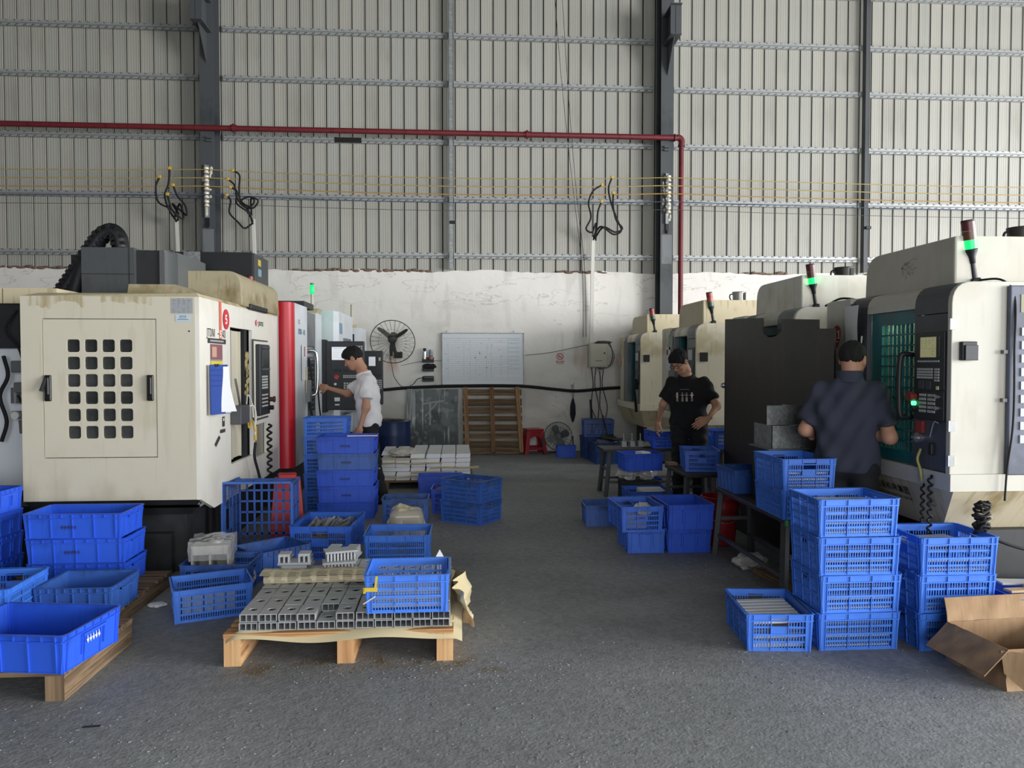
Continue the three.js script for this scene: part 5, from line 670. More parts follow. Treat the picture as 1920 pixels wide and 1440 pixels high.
single('red_plastic_bin', [hexa([[-0.15, 0.12], [0.15, 0.12], [0.15, -0.12], [-0.15, -0.12]], 0, [[-0.11, 0.09], [0.11, 0.09], [0.11, -0.09], [-0.11, -0.09]], 0.52), rb(0.16, 0.05, 0.14, 0.015, 0, 0.54, 0)], M.red, 'red plastic fluid can behind the standing basket', 'can', [-1.5, 0, -6.95], 0.2);
crate('open', 0.6, 0.47, 0.27, [-1.04, 0, -6.36], 1.5, M.blue, 'slotted crate of thin metal strips behind the pallet of profiles');
for (let i = 0; i < 26; i++) { const o = mesh(thinBar, M.steel, numbered('metal_strip')); o.position.set(-1.19 + i * 0.0125, 0.222 + 0.01 * Math.sin(i * 1.3), -6.3 + rr(-0.12, 0.1)); o.rotation.set(0, 1.3 + rr(-0.25, 0.25), 0.22 + rr(-0.1, 0.12)); o.rotateX(1.2); o.scale.set(0.7, 0.3, 0.7); o.userData = { label: 'thin grey metal strip heaped in the slotted crate', category: 'strip', group: 'strips heaped in the slotted crate' }; scene.add(o); }
single('strip_bed', rb(0.4, 0.17, 0.5, 0.01, 0, 0.085, 0), M.steelDark, 'dark bundle of metal strips filling the slotted crate', 'bundle', [-1.04, 0.013, -6.36], -0.07);
crate('open', 0.48, 0.4, 0.26, [-0.44, 0, -5.95], -0.01, M.blueLight, 'empty slotted crate behind the pallet of profiles');
{ const o = thing('wrapped_bundle', 'cream bundle wrapped in clear film behind the empty slotted crate', 'bundle', [-0.42, 0, -6.55], 0.06); part(o, 'bundle', wadG(9, 0.15, 0.17, 0.12), mat(0xc7bda2, 0.85)); part(o, 'film', rb(0.29, 0.31, 0.24, 0.06, 0, 0.155, 0, 4), new THREE.MeshPhysicalMaterial({ color: 0xe9e6de, roughness: 0.25, transmission: 0.7, thickness: 0, side: THREE.DoubleSide })); }
crate('open', 0.43, 0.33, 0.235, [-0.49, 0, -7.56], 0.0, M.blueDustShade, 'dusty slotted crate beside the tall solid stack');
['lower slotted crate of the pair turned cornerwise in the aisle', 'upper slotted crate of the pair turned cornerwise in the aisle'].forEach((l, k) => crate('open', 0.465, 0.39, 0.21, [0.148 + k * 0.004, k * 0.21, -7.525], -0.61 - k * 0.02, M.blueDustShade, l, 'pair of crates turned cornerwise'));
crate('solid', 0.5, 0.34, 0.25, [-0.18, 0, -8.92], 0.02, M.blueDeep, 'solid crate standing before the pallet of white profiles');
crate('open', 0.4, 0.3, 0.25, [-0.09, 0, -8.08], 1.5, M.blueDeep, 'slotted crate of wood offcuts behind the cornerwise pair'); for (let i = 0; i < 4; i++) single('wood_offcut', rb(0.13, 0.03, 0.05, 0.004, 0, 0.015, 0), M.woodsLight[i % 2], 'pale wood offcut heaped in the slotted crate', 'offcut', [-0.17 + 0.03 * i, 0.2 + 0.017 * i, -8.0 - 0.03 * i], 0.7 * i, 'offcuts in the slotted crate');
// tall stacks by the white machine
const five = ['bottom', 'second', 'third', 'fourth', 'top'];
five.forEach((n, k) => { const q = crate('solid', 0.555, 0.4, 0.163, [-1.09 + [0, 0.006, -0.004, 0.004, 0][k], k * 0.163, -7.87], [0, 0.012, -0.008, 0.02, -0.01][k], [M.blueDeep, M.blueDeep, M.blueDeep, M.blueDustShade, M.blueDeep][k], `${n} crate of the five-high solid stack beside the white-shirted worker`, 'five-high stack of solid crates'); mark(q, stencil, 0.11, 0.045, 0.0, 0.075, 0.204); });
five.forEach((n, k) => crate('open', 0.44, 0.35, 0.195, [-1.36, k * 0.195, -8.27], 0.0, M.blueLight, `${n} crate of the five-high slotted stack by the red stripe`, 'five-high stack of slotted crates'));
single('white_strip', rb(0.3, 0.012, 0.02, 0.003, 0, 0.006, 0), M.paper, 'thin white strip lying across the five-high solid stack', 'strip', [-0.93, 0.816, -7.72], 0.05);
// pallet of machined profiles
{
  pallet('fresh wooden pallet under the machined aluminium profiles', [-0.6, 0, -4.52], 0, 1.17, 1.1, [-0.54, 0.03, 0.54], 8, 0.145, M.woodsLight);
  const sheet = new THREE.PlaneGeometry(1.2, 1.16, 40, 30).rotateX(-Math.PI / 2), p = sheet.attributes.position; for (let i = 0; i < p.count; i++) { const x = p.getX(i), z = p.getZ(i), e = Math.max(0, z - 0.53), f = Math.max(0, Math.abs(x) - 0.56); p.setY(i, 0.172 - e * 0.75 + (e > 0 ? 0.012 * Math.sin(x * 9) : 0) - f * 0.5 + (f > 0 ? 0.015 * Math.sin(z * 11) : 0)); p.setZ(i, z + (e > 0 ? 0.012 * Math.sin(x * 6 + 1) : 0)); } sheet.computeVertexNormals();
  single('paper_sheet', sheet, M.kraft, 'cream paper sheet under the machined aluminium profiles', 'paper', [-0.57, 0, -4.52]);
  // one profile: channel with a web, bored top
  const tp = poly([[-0.046, -0.073], [0.046, -0.073], [0.046, 0.073], [-0.046, 0.073]]), hole = new THREE.Path(); hole.absellipse(0.004, 0.005, 0.024, 0.022, 0, Math.PI * 2); tp.holes.push(hole);
  const prof = fin([ext(tp, 0.004, 0, 5).rotateX(-Math.PI / 2).translate(0, 0.036, 0), b2(-0.046, -0.043, 0, 0.036, -0.073, 0.073), b2(0.043, 0.046, 0, 0.036, -0.073, 0.073), b2(-0.046, 0.046, 0, 0.003, -0.073, 0.073), b2(-0.014, -0.012, 0.003, 0.036, -0.073, 0.073), b2(0.014, 0.016, 0.003, 0.036, -0.073, 0.073)]); prof.userData.done = true;
  const prof2 = fin([prof, cy(0.019, 0.019, 0.02, 0.004, 0.02, 0, 12, true)]); prof2.userData.done = true;
  for (let layer = 0; layer < 2; layer++) for (let c = 0; c < 11; c++) for (let r = 0; r < 7; r++) {
    if (layer === 1 && ((c === 4 && r === 0) || (r === 6 && c < 4))) continue; if (layer === 0 && c > 0 && c < 10 && r > 1) continue;
    const o = mesh(prof, M.alu, numbered('aluminium_profile')); o.position.set(-1.065 + c * 0.0985 + rr(-0.002, 0.002), 0.176 + layer * 0.0415 + (layer ? rr(0, 0.003) : 0), -4.06 - r * 0.159 + (layer ? rr(-0.006, 0.006) : 0)); o.rotation.y = rr(-0.012, 0.012); o.userData = { label: layer ? 'grey bored aluminium profile in the top layer of the near pallet' : 'grey aluminium channel in the bottom layer of the near pallet', category: 'profile', group: layer ? 'top layer of profiles' : 'bottom layer of profiles' }; scene.add(o);
  }
  const np = thing('folded_newspaper', 'folded old newspaper laid across the aluminium profiles', 'newspaper', [-0.83, 0.26, -4.6], 0.02);
  const ns = new THREE.Shape(); ns.moveTo(-0.07, 0); ns.lineTo(0.06, 0); ns.quadraticCurveTo(0.085, 0.02, 0.06, 0.045); ns.quadraticCurveTo(0, 0.065, -0.07, 0.05); ns.closePath(); part(np, 'bundle', alongX(ns, -0.29, 0.29), M.newsprint); { const g = new THREE.PlaneGeometry(0.62, 0.17, 16, 4).rotateX(-Math.PI / 2), q = g.attributes.position; for (let i = 0; i < q.count; i++) q.setY(i, 0.062 - 0.22 * Math.pow(Math.abs(q.getZ(i)) , 1.2) + 0.004 * Math.sin(q.getX(i) * 14)); g.computeVertexNormals(); part(np, 'top_sheet', g, M.newsprint); }
  const cs = new THREE.PlaneGeometry(0.3, 0.12, 12, 6).rotateX(-Math.PI / 2), q = cs.attributes.position; for (let i = 0; i < q.count; i++) q.setY(i, 0.012 + 0.02 * vnoise(q.getX(i) * 18 + 9, q.getZ(i) * 18 + 9, 64, 64)); cs.computeVertexNormals(); single('paper_scrap', cs, mat(0xd4cab8, 0.9), 'crumpled pale paper scrap beside the folded newspaper', 'paper', [-0.5, 0.258, -4.52], 0.1);
  // machined fixtures on the far part of the stack
  const fixture = (x, z, t, y, lab) => { const o = thing('machined_part', lab, 'part', [x, y, z], t); part(o, 'plate', [rb(0.2, 0.016, 0.12, 0.003, 0, 0.05, 0), b2(-0.08, -0.065, 0, 0.043, -0.05, 0.05), b2(0.06, 0.075, 0, 0.043, -0.05, 0.05), rb(0.15, 0.02, 0.02, 0.003, 0, 0.03, 0.05)], M.alu); for (const sx of [-0.06, 0.06]) part(o, 'lug', [b2(sx - 0.035, sx - 0.024, 0.058, 0.1, -0.05, 0.05), b2(sx - 0.005, sx + 0.005, 0.058, 0.1, -0.05, 0.05), b2(sx + 0.022, sx + 0.033, 0.058, 0.1, -0.05, 0.05), b2(sx - 0.035, sx + 0.033, 0.092, 0.108, -0.045, 0.045)], M.alu); };
  const comb = (x, z, t, y, lab) => { const o = thing('finned_part', lab, 'part', [x, y, z], t); part(o, 'plate', rb(0.2, 0.014, 0.11, 0.003, 0, 0.052, 0), M.alu); for (let i = 0; i < 9; i++) part(o, 'fin', b2(-0.09 + i * 0.0205, -0.078 + i * 0.0205, 0.0, 0.046, -0.05, 0.05), M.alu); };
  fixture(-1.0, -4.84, 0.05, 0.26, 'lugged machined part lying on the profiles behind the newspaper'); comb(-0.73, -4.82, 0.18, 0.26, 'lower finned machined part behind the newspaper'); comb(-0.725, -4.86, 0.3, 0.32, 'upper finned machined part stacked behind the newspaper'); fixture(-0.72, -5.0, -0.1, 0.26, 'lugged machined part beyond the finned pair'); fixture(-1.02, -5.0, 0.02, 0.2, 'lugged machined part on the bottom layer at the pallet corner');
  const c = crate('open', 0.425, 0.345, 0.2, [-0.255, 0.26, -4.12], 0.01, M.blueLight, 'slotted crate with a yellow strap standing on the aluminium profiles');
  part(c, 'strap', [b2(-0.215, -0.15, 0.12, 0.14, 0.172, 0.184), bar(V(-0.16, 0.13, 0.18), V(-0.152, 0.2, 0.186), 0.012, 0.004), b2(-0.222, -0.21, 0.11, 0.14, 0.06, 0.18)], mat(0xc9b02e, 0.5), 'yellow strap'); part(c, 'cable_tie', cyl3(V(-0.22, 0.06, 0.19), V(-0.16, 0.1, 0.2), 0.004, 6), M.whitePvc);
  for (let i = 0; i < 5; i++) single('clear_tray', rb(0.36, 0.018, 0.28, 0.004, 0, 0.009, 0), M.plasticFilm, 'clear plastic tray stacked in the strapped crate', 'tray', [-0.255, 0.278 + i * 0.02, -4.13], 0.01, 'clear trays in the strapped crate');
  const cp = new THREE.PlaneGeometry(0.2, 0.62, 10, 24), w = cp.attributes.position; for (let i = 0; i < w.count; i++) w.setZ(i, 0.09 * vnoise(w.getX(i) * 16 + 9, w.getY(i) * 14 + 9, 64, 64) + 0.03 * Math.sin(w.getY(i) * 13)); cp.computeVertexNormals(); cp.rotateX(-Math.PI / 2).rotateZ(-1.2);
  single('crumpled_paper', cp, M.kraft, 'crumpled cream paper hanging off the pallet side', 'paper', [0.0, 0.185, -4.45], 0.06);
  single('paper_tent', ext(poly([[0, 0], [0.1, 0.02], [0.06, 0.09]]), 0.004), M.paper, 'folded white card standing behind the strapped crate', 'card', [-0.16, 0.26, -4.9], 0.5);
}
// pallet of white profiles
{
  pallet('old pallet under the layered white profiles', [-0.36, 0, -10.0], 0, 1.15, 1.15, [-0.5, 0, 0.5], 6, 0.085, M.woodsOld);
  const ends = [[0, 0], [0.168, 0], [0.176, 0.012], [0.18, 0.05], [0.012, 0.05], [0.004, 0.03]], pg = fin(alongZ(poly(ends), -0.52, 0.52)); pg.userData.done = true;
  for (let l = 0; l < 6; l++) for (let c = 0; c < 6; c++) { if (l === 5 && c < 2) continue; const o = mesh(pg, M.aluWhite, numbered('white_profile')); o.position.set(-0.92 + c * 0.183 + rr(-0.006, 0.006), 0.109 + l * 0.054, -9.97 + rr(-0.012, 0.012)); o.userData = { label: 'long white coated profile stacked on the old pallet', category: 'profile', group: 'white profiles on the old pallet' }; scene.add(o); }
  for (const [l, x, w] of [[1, -0.5, 0.7], [2, -0.3, 0.5], [3, -0.02, 0.6], [4, -0.55, 0.75], [5, -0.62, 0.55]]) { const g = new THREE.PlaneGeometry(w, 0.1, 20, 4).rotateX(-Math.PI / 2), p = g.attributes.position; for (let i = 0; i < p.count; i++) { const e = Math.max(0, p.getZ(i)); p.setY(i, -e * 0.25 + 0.006 * Math.sin(p.getX(i) * 13 + l)); } g.computeVertexNormals(); single('interleaf_paper', g, M.kraft, 'torn cream interleaf paper edge between the white profiles', 'paper', [x, 0.106 + l * 0.054, -9.46], 0.02, 'interleaf papers'); }
  single('crumpled_paper', wadG(12, 0.16, 0.05, 0.2), mat(0xc9c4ba, 0.9), 'crumpled grey paper lying on top of the white profiles', 'paper', [-0.66, 0.385, -9.7]); 
  for (let i = 0; i < 2; i++) single('loose_profile', alongZ(poly([[0, 0], [0.15, 0], [0.16, 0.05], [0.02, 0.05]]), -0.3, 0.3), M.aluWhite, 'short white profile left loose on the white stack', 'profile', [-0.95 + i * 0.18, 0.379, -10.05], 0.03, 'loose white profiles');
}

// crate on a stand in the gap between two machines, clutter under the benches
single('dark_stand', [b2(-0.2, 0.2, 0.56, 0.6, -0.16, 0.16), ...[-0.17, 0.17].flatMap((x) => [b2(x - 0.02, x + 0.02, 0, 0.56, -0.14, -0.1), b2(x - 0.02, x + 0.02, 0, 0.56, 0.1, 0.14)])], M.steelDark, 'dark stand in the gap between two machines', 'stand', [3.05, 0, -8.3]); crate('open', 0.44, 0.34, 0.21, [3.02, 0.602, -8.3], 0.02, M.blue, 'slotted crate on the dark stand between two machines');
crate('solid', 0.36, 0.28, 0.2, [2.36, 0, -7.42], 1.57, M.blueDeep, 'solid crate on the floor under the low bench'); single('crumpled_bag', wadG(61, 0.12, 0.06, 0.1), M.plasticFilm, 'crumpled white bag on the floor under the near bench', 'bag', [2.22, 0, -5.6]); single('wooden_offcut', rb(0.08, 0.05, 0.5, 0.005, 0, 0.025, 0), M.woodsOld[0], 'old timber offcut on the floor under the near bench', 'offcut', [2.24, 0, -5.2], 0.15);

// ---------- things on and against the plaster wall ----------
{
  const o = thing('whiteboard', 'large ruled whiteboard with aluminium frame hung on the plaster wall', 'whiteboard', [0.47, 1.613, ZW + 0.02]);
  const w = 0.715, h = 0.455; part(o, 'board', b2(-w, w, -h, h, 0, 0.012), M.paper);
  const bt = canvas(1024, 652, (g) => {
    g.fillStyle = '#c6cdd0'; g.fillRect(0, 0, 1024, 652); g.strokeStyle = 'rgba(96,108,112,0.8)'; g.lineWidth = 2; const L = (...p) => { g.beginPath(); g.moveTo(p[0], p[1]); g.lineTo(p[2], p[3]); g.stroke(); };
    for (let i = 0; i < 21; i++) { const y = 60 + i * 27; L(10, y, i % 5 === 3 ? 640 : 990, y); } for (const x of [70, 270, 350, 420, 560, 620, 740, 830]) L(x, 60 + 54 * (hash(x, 1) > 0.5 ? 1 : 4), x, 600 - 60 * hash(x, 2)); g.lineWidth = 3; L(10, 60, 990, 60); L(830, 60, 830, 480);
    g.fillStyle = 'rgba(70,84,96,0.7)'; for (let i = 0; i < 40; i++) g.fillRect(20 + (i * 137) % 950, 68 + 27 * (i % 18), 8 + 26 * hash(i, 5), 5); g.fillStyle = 'rgba(120,170,200,0.45)'; for (let i = 0; i < 8; i++) g.fillRect(840, 66 + i * 54, 130, 14);
  });
  print(o, 'ruled_print', bt, 2 * w - 0.03, 2 * h - 0.03, [0, 0, 0.0135], 'z+', { rough: 0.3 });
  for (const [a, b, c, d] of [[-w, w, h - 0.015, h], [-w, w, -h, -h + 0.015], [-w, -w + 0.015, -h, h], [w - 0.015, w, -h, h]]) part(o, 'frame_rail', b2(a, b, c, d, 0, 0.024), M.galv);
  for (const x of [-0.6, 0.565]) part(o, 'hook', [b2(x - 0.008, x + 0.008, h, h + 0.04, 0.004, 0.01), cyl3(V(x, h + 0.035, 0), V(x, h + 0.035, 0.025), 0.008, 8)], M.steel);
  for (const [x, y] of [[-0.055, 0.1], [-0.135, 0.025], [0.045, 0.03], [0.065, -0.15]]) part(o, 'magnet', cyl3(V(x, y, 0.012), V(x, y, 0.024), 0.01, 12), M.black);
}
function fanCage(o, r, d, m, n) { const g = [new THREE.TorusGeometry(r, 0.007, 6, 48)]; for (let i = 0; i < n; i++) { const a = i / n * Math.PI * 2; g.push(tube([[0.05 * Math.cos(a), 0.05 * Math.sin(a), d], [r * 0.6 * Math.cos(a + 0.15), r * 0.6 * Math.sin(a + 0.15), d * 0.8], [r * Math.cos(a + 0.2), r * Math.sin(a + 0.2), 0]], 0.002, 8, 4)); g.push(tube([[0.05 * Math.cos(a), 0.05 * Math.sin(a), -d], [r * 0.6 * Math.cos(a), r * 0.6 * Math.sin(a), -d * 0.8], [r * Math.cos(a), r * Math.sin(a), 0]], 0.002, 8, 4)); } g.push(new THREE.TorusGeometry(r * 0.62, 0.002, 4, 40).translate(0, 0, d * 0.78)); part(o, 'cage', g, m); }
{ // wall fan
  const o = thing('bracket_fan', 'large dark wall fan with three blades in a round wire cage', 'fan', [-1.06, 1.9, ZW + 0.36]); o.rotation.set(0.32, -0.05, 0);
  const dk = mat(0x33352f, 0.5); fanCage(o, 0.375, 0.07, dk, 26); part(o, 'motor', [cyl3(V(0, 0.05, -0.16), V(0, 0.05, 0.03), 0.075, 20), new THREE.SphereGeometry(0.072, 18, 10).scale(1, 1, 0.5).translate(0, 0.05, 0.04)], dk);
  for (const a of [0.62, 2.5, 4.62]) { const s = new THREE.Shape(); s.moveTo(0, -0.02); s.quadraticCurveTo(0.15, -0.07, 0.3, -0.03); s.quadraticCurveTo(0.32, 0.0, 0.29, 0.02); s.quadraticCurveTo(0.15, 0.035, 0, 0.03); const b = part(o, 'blade', ext(s, 0.004), dk); b.position.set(0, 0.05, 0.0); b.rotation.set(0, 0, a); b.rotateX(0.5); }
  part(o, 'bracket', [tube([[0, 0.0, -0.1], [0.0, -0.12, -0.14], [0.02, -0.25, -0.16], [0.03, -0.33, -0.2]], 0.03, 20, 8), bx(0.14, 0.1, 0.05, 0.06, -0.3, -0.22)], dk);
  single('fan_cord', tube([[-1.12, 1.65, ZW + 0.2], [-1.1, 1.5, ZW + 0.06], [-1.06, 1.3, ZW + 0.02], [-0.95, 1.15, ZW + 0.02], [-0.9, 1.13, ZW + 0.02]], 0.005, 40, 5), M.rubber, 'thin dark cord hanging from the wall fan', 'cord');
}
// wall shelves, flasks
for (const [y, l] of [[1.555, 'small black wall shelf holding the two flasks'], [1.40, 'small black wall shelf holding a dark cap'], [1.225, 'small black wall shelf holding a charger']]) single('bracket_shelf', [rb(0.2, 0.045, 0.1, 0.006, 0, 0.022, 0.05), b2(-0.1, 0.1, 0, 0.09, 0, 0.006)], M.black, l, 'shelf', [-0.48, y, ZW]);
{
  const f = thing('steel_flask', 'steel vacuum flask with a black cap on the wall shelf', 'flask', [-0.535, 1.6, ZW + 0.055]); part(f, 'body', lathe([[0.001, 0], [0.032, 0], [0.034, 0.01], [0.034, 0.14], [0.026, 0.155], [0.001, 0.155]], 20), M.chrome); part(f, 'cap', cy(0.026, 0.027, 0.045, 0, 0.178, 0), M.black);
  const q = thing('patterned_flask', 'blue and orange patterned bottle on the wall shelf', 'flask', [-0.43, 1.6, ZW + 0.055]); part(q, 'body', lathe([[0.001, 0], [0.034, 0], [0.036, 0.01], [0.036, 0.08], [0.001, 0.081]], 20), mat(0x9c6a5a, 0.4)); part(q, 'upper_body', cy(0.036, 0.036, 0.06, 0, 0.111, 0), mat(0x7d96b0, 0.4)); part(q, 'cap', cy(0.028, 0.032, 0.035, 0, 0.158, 0), mat(0x8ca0b4, 0.4));
  single('cloth_hat', wadG(20, 0.11, 0.045, 0.045), mat(0x232323, 0.9), 'dark cloth hat lying on the middle wall shelf', 'hat', [-0.46, 1.447, ZW + 0.055]); const ch = thing('charger', 'black charger box on the lowest shelf bracket with its cord', 'charger', [-0.47, 1.271, ZW + 0.055], 0.1); part(ch, 'case', rb(0.17, 0.05, 0.07, 0.01, 0, 0.025, 0), M.panelBlack);
  part(ch, 'cord', tube([[-0.08, 0.02, 0], [-0.18, 0.0, -0.02], [-0.26, -0.09, -0.02], [-0.32, -0.12, 0.0]], 0.006, 20, 5), M.rubber);
}
single('rubber_hose', tube([[-1.9, 1.05, ZW + 0.09], [-1.28, 1.08, ZW + 0.09], [-0.87, 1.115, ZW + 0.09], [-0.04, 1.145, ZW + 0.09], [1.16, 1.14, ZW + 0.09], [1.72, 1.085, ZW + 0.09], [2.1, 1.055, ZW + 0.09], [2.72, 1.105, ZW + 0.09], [3.4, 1.12, ZW + 0.09]], 0.027, 90, 8), M.rubber, 'thick black hose slung along the plaster wall', 'hose');
single('thin_wire', tube([[1.2, 1.68, ZW + 0.02], [1.6, 1.72, ZW + 0.02], [2.2, 1.84, ZW + 0.02], [2.38, 1.87, ZW + 0.02]], 0.004, 30, 4), M.rubber, 'thin dark wire rising from the whiteboard to the electrical box', 'wire');
single('thin_wire', tube([[-0.95, 1.5, ZW + 0.02], [-0.6, 1.57, ZW + 0.02], [-0.25, 1.585, ZW + 0.02]], 0.003, 30, 4), M.rubber, 'thin dark wire crossing from the fan to the whiteboard', 'wire');
{ // no-smoking sign
  const o = thing('no_smoking_sign', 'white no smoking sign with a red ring', 'sign', [1.825, 1.62, ZW + 0.004]); part(o, 'sheet', b2(-0.075, 0.075, -0.11, 0.11, 0, 0.003), mat(0xd8d3cc, 0.7));
  const jin = [[0.5, 1.5, 4.5, 1.5], [2.5, 0.2, 2.5, 5], [2.4, 1.8, 0.5, 4], [2.6, 1.8, 4.5, 3.6], [5.5, 1.5, 9.5, 1.5], [7.5, 0.2, 7.5, 5], [7.4, 1.8, 5.5, 4], [7.6, 1.8, 9.5, 3.8], [2, 5.8, 8, 5.8], [0.5, 7.2, 9.5, 7.2], [5, 7.2, 5, 9.8], [3, 8, 1.5, 9.5], [7, 8, 8.5, 9.5]], zhi = [[5, 0.5, 5, 9], [5, 4.5, 8.5, 4.5], [2.5, 3.5, 2.5, 9], [0.5, 9, 9.5, 9]], xi = [[0.8, 2, 0.8, 7, 3.2, 7, 3.2, 2, 0.8, 2], [4.4, 1.2, 8, 1.2, 7.4, 4, 9.2, 4, 8, 7, 4.6, 9.6], [5.6, 1.4, 5.4, 5, 4, 9.2], [5.5, 4, 9.6, 9.6]], yan = [[0.6, 3, 1.2, 5], [3.8, 2.6, 3, 4.6], [2.2, 0.4, 2.2, 5.5, 0.6, 9.6], [2.3, 6, 4, 9], [5, 1, 5, 9.5, 9.4, 9.5, 9.4, 1, 5, 1], [6, 4, 8.6, 4], [7.2, 2, 7.2, 4.5, 6, 7.8], [7.3, 4.6, 8.6, 7.8]];
  print(o, 'print', canvas(192, 280, (g) => { g.fillStyle = '#dcd6ce'; g.fillRect(0, 0, 192, 280); g.strokeStyle = '#b5303a'; g.lineWidth = 16; g.beginPath(); g.arc(96, 92, 66, 0, 7); g.stroke(); g.fillStyle = '#5a2c30'; g.save(); g.translate(96, 92); g.rotate(0.15); g.fillRect(-44, 4, 76, 14); g.restore(); g.strokeStyle = '#5a2c30'; g.lineWidth = 5; g.beginPath(); g.moveTo(118, 96); g.quadraticCurveTo(134, 78, 116, 66); g.quadraticCurveTo(104, 54, 122, 44); g.stroke(); g.strokeStyle = '#b5303a'; g.lineWidth = 14; g.beginPath(); g.moveTo(52, 46); g.lineTo(142, 138); g.stroke(); g.strokeStyle = '#b0353e'; [jin, zhi, xi, yan].forEach((s, i) => glyph(g, s, 10 + i * 45, 188, 38, 5)); g.fillStyle = '#b0353e'; g.fillRect(30, 240, 132, 8); }), 0.15, 0.22, [0, 0, 0.0042]);
}
{ // electrical box
  const o = thing('electrical_box', 'cream electrical distribution box with loops of cable beside it', 'box', [2.47, 1.675, ZW + 0.026]); part(o, 'mounting_rail', [b2(-0.14, 0.14, 0.12, 0.16, -0.024, 0), b2(-0.14, 0.14, -0.16, -0.12, -0.024, 0)], M.galv); part(o, 'body', rb(0.33, 0.41, 0.2, 0.006, 0, 0, 0.1), mat(0xb9b8a4, 0.5)); part(o, 'door', rb(0.29, 0.36, 0.012, 0.004, 0.0, -0.005, 0.205), mat(0xc4c3b0, 0.5)); part(o, 'lock', cyl3(V(0.1, 0.04, 0.2), V(0.1, 0.04, 0.22), 0.014, 12), M.black);
  part(o, 'maker_print', [b2(-0.06, 0.06, -0.1, -0.085, 0.2112, 0.212)], mat(0x8b8a7c, 0.6));
  for (let i = 0; i < 4; i++) part(o, 'looped_cable', tube([[0.1 + i * 0.02, 0.22, 0.1], [0.2 + i * 0.01, 0.2 - i * 0.02, 0.12], [0.26 + i * 0.012, 0.0, 0.14], [0.2 + i * 0.012, -0.18, 0.13], [0.06 - i * 0.02, -0.24 - i * 0.01, 0.1], [0.0 + i * 0.03, -0.21, 0.08]], 0.009, 40, 6), i % 2 ? M.whitePvc : M.rubber);
  part(o, 'cable_cap', wadG(24, 0.14, 0.03, 0.08).translate(0.1, 0.2, 0.1), mat(0x4c4a46, 0.9), 'grey cloth over the cables');
  for (const [x, s] of [[-0.1, 0.03], [-0.02, -0.02], [0.04, 0.02], [0.12, -0.03]]) part(o, 'dropping_cable', tube([[x, -0.2, 0.06], [x + s, -0.5, 0.05], [x + 0.03 - s, -0.9, 0.07], [x + 0.05 + s, -1.15, 0.1], [x + 0.04, -1.35, 0.14]], 0.007, 40, 5), M.rubber);
}
{ // folded umbrella and stick
  const o = thing('folded_umbrella', 'folded navy umbrella hung from a wall hook', 'umbrella', [2.04, 0.5, ZW + 0.1]); part(o, 'canopy', lathe([[0.001, 0], [0.02, 0.03], [0.05, 0.15], [0.045, 0.3], [0.015, 0.42], [0.001, 0.42]], 12), mat(0x1b2233, 0.8)); part(o, 'cord', tube([[0, 0.42, 0], [-0.02, 0.55, 0], [0, 0.66, -0.03], [0.02, 0.55, 0], [0.005, 0.42, 0]], 0.004, 30, 5), M.rubber);
  single('steel_hook', [rb(0.05, 0.02, 0.05, 0.004, 0, 0, 0.02), cyl3(V(0.02, 0, 0.04), V(0.02, 0.03, 0.045), 0.006)], M.steel, 'small steel wall hook above the folded umbrella', 'hook', [2.04, 1.165, ZW + 0.01]);
  single('metal_stick', cyl3(V(0, 0, 0.35), V(0, 0.9, 0.06), 0.02, 10), M.black, 'dark pipe leaning against the wall under the electrical box', 'pipe', [2.36, 0, ZW]);
}
{ // stained sheet and leaning pallet
  const g = (() => { const t = tex(384, 512, (u, v) => { const n = fbm(u, v, 4, 5, 5), d = fbm(u, v * 0.5, 26, 3, 4), q = fbm(u + 0.3, v, 12, 12, 3); let c = mixc(hex('#6a7072'), hex('#474c4e'), st(0.35, 0.65, n)); c = mixc(c, hex('#b4b9b6'), st(0.56, 0.66, d) * 0.75 * st(0.1, 0.3, v) + st(0.62, 0.7, q) * 0.35); const e = Math.min(u, 1 - u, v, 1 - v); if (Math.abs(u - 0.45) < 0.02 && v > 0.45 && v < 0.8 || Math.abs(v - 0.78 - (u - 0.4) * 0.12) < 0.012 && u > 0.3 && u < 0.72 || Math.abs(v - 0.62 - (u - 0.4) * 0.9) < 0.015 && u > 0.35 && u < 0.6) c = mixc(c, hex('#a9aeab'), 0.7); return mixc(c, hex('#b2b6b2'), st(0.02, 0.0, e) * 0.5); }, 1, 1); return new THREE.MeshStandardMaterial({ map: t, roughness: 0.55, metalness: 0.15 }); })();
  const o = thing('steel_plate', 'grey steel plate streaked with pale drips leaning on the wall', 'steel plate', [-0.395, 0, ZW + 0.42]); const pl = new THREE.PlaneGeometry(0.88, 1.13).translate(0, 0.565, 0.006); const m = mesh(pl, g, 'stained_face'); o.add(m); part(o, 'plate', b2(-0.44, 0.44, 0, 1.13, -0.006, 0.005), M.zinc); o.rotation.x = -0.24;
  const p = thing('wooden_pallet', 'wooden pallet stood on edge leaning against the plaster wall', 'pallet', [0.61, 0, ZW + 0.47]); p.rotation.set(-0.27, 0, 0);
  for (const [x, x2] of [[-0.42, -0.45], [0.02, 0.0], [0.49, 0.44]]) plank(p, 'stringer', [x, 0.02, 0.05], [x2, 1.15, 0.05], 0.07, 0.09, M.woods[x > 0.2 ? 2 : x < 0 ? 0 : 1]).rotateX(Math.PI / 2);
  for (const [y, w] of [[1.08, 0.1], [0.9, 0.12], [0.76, 0.1], [0.62, 0.08], [0.46, 0.11], [0.32, 0.08], [0.18, 0.11], [0.05, 0.1]]) plank(p, 'slat', [-0.49, y, 0.0], [0.52, y + rr(-0.01, 0.01), 0.0], 0.022, w, M.woodsOld[(y * 50 | 0) % 2]);
}
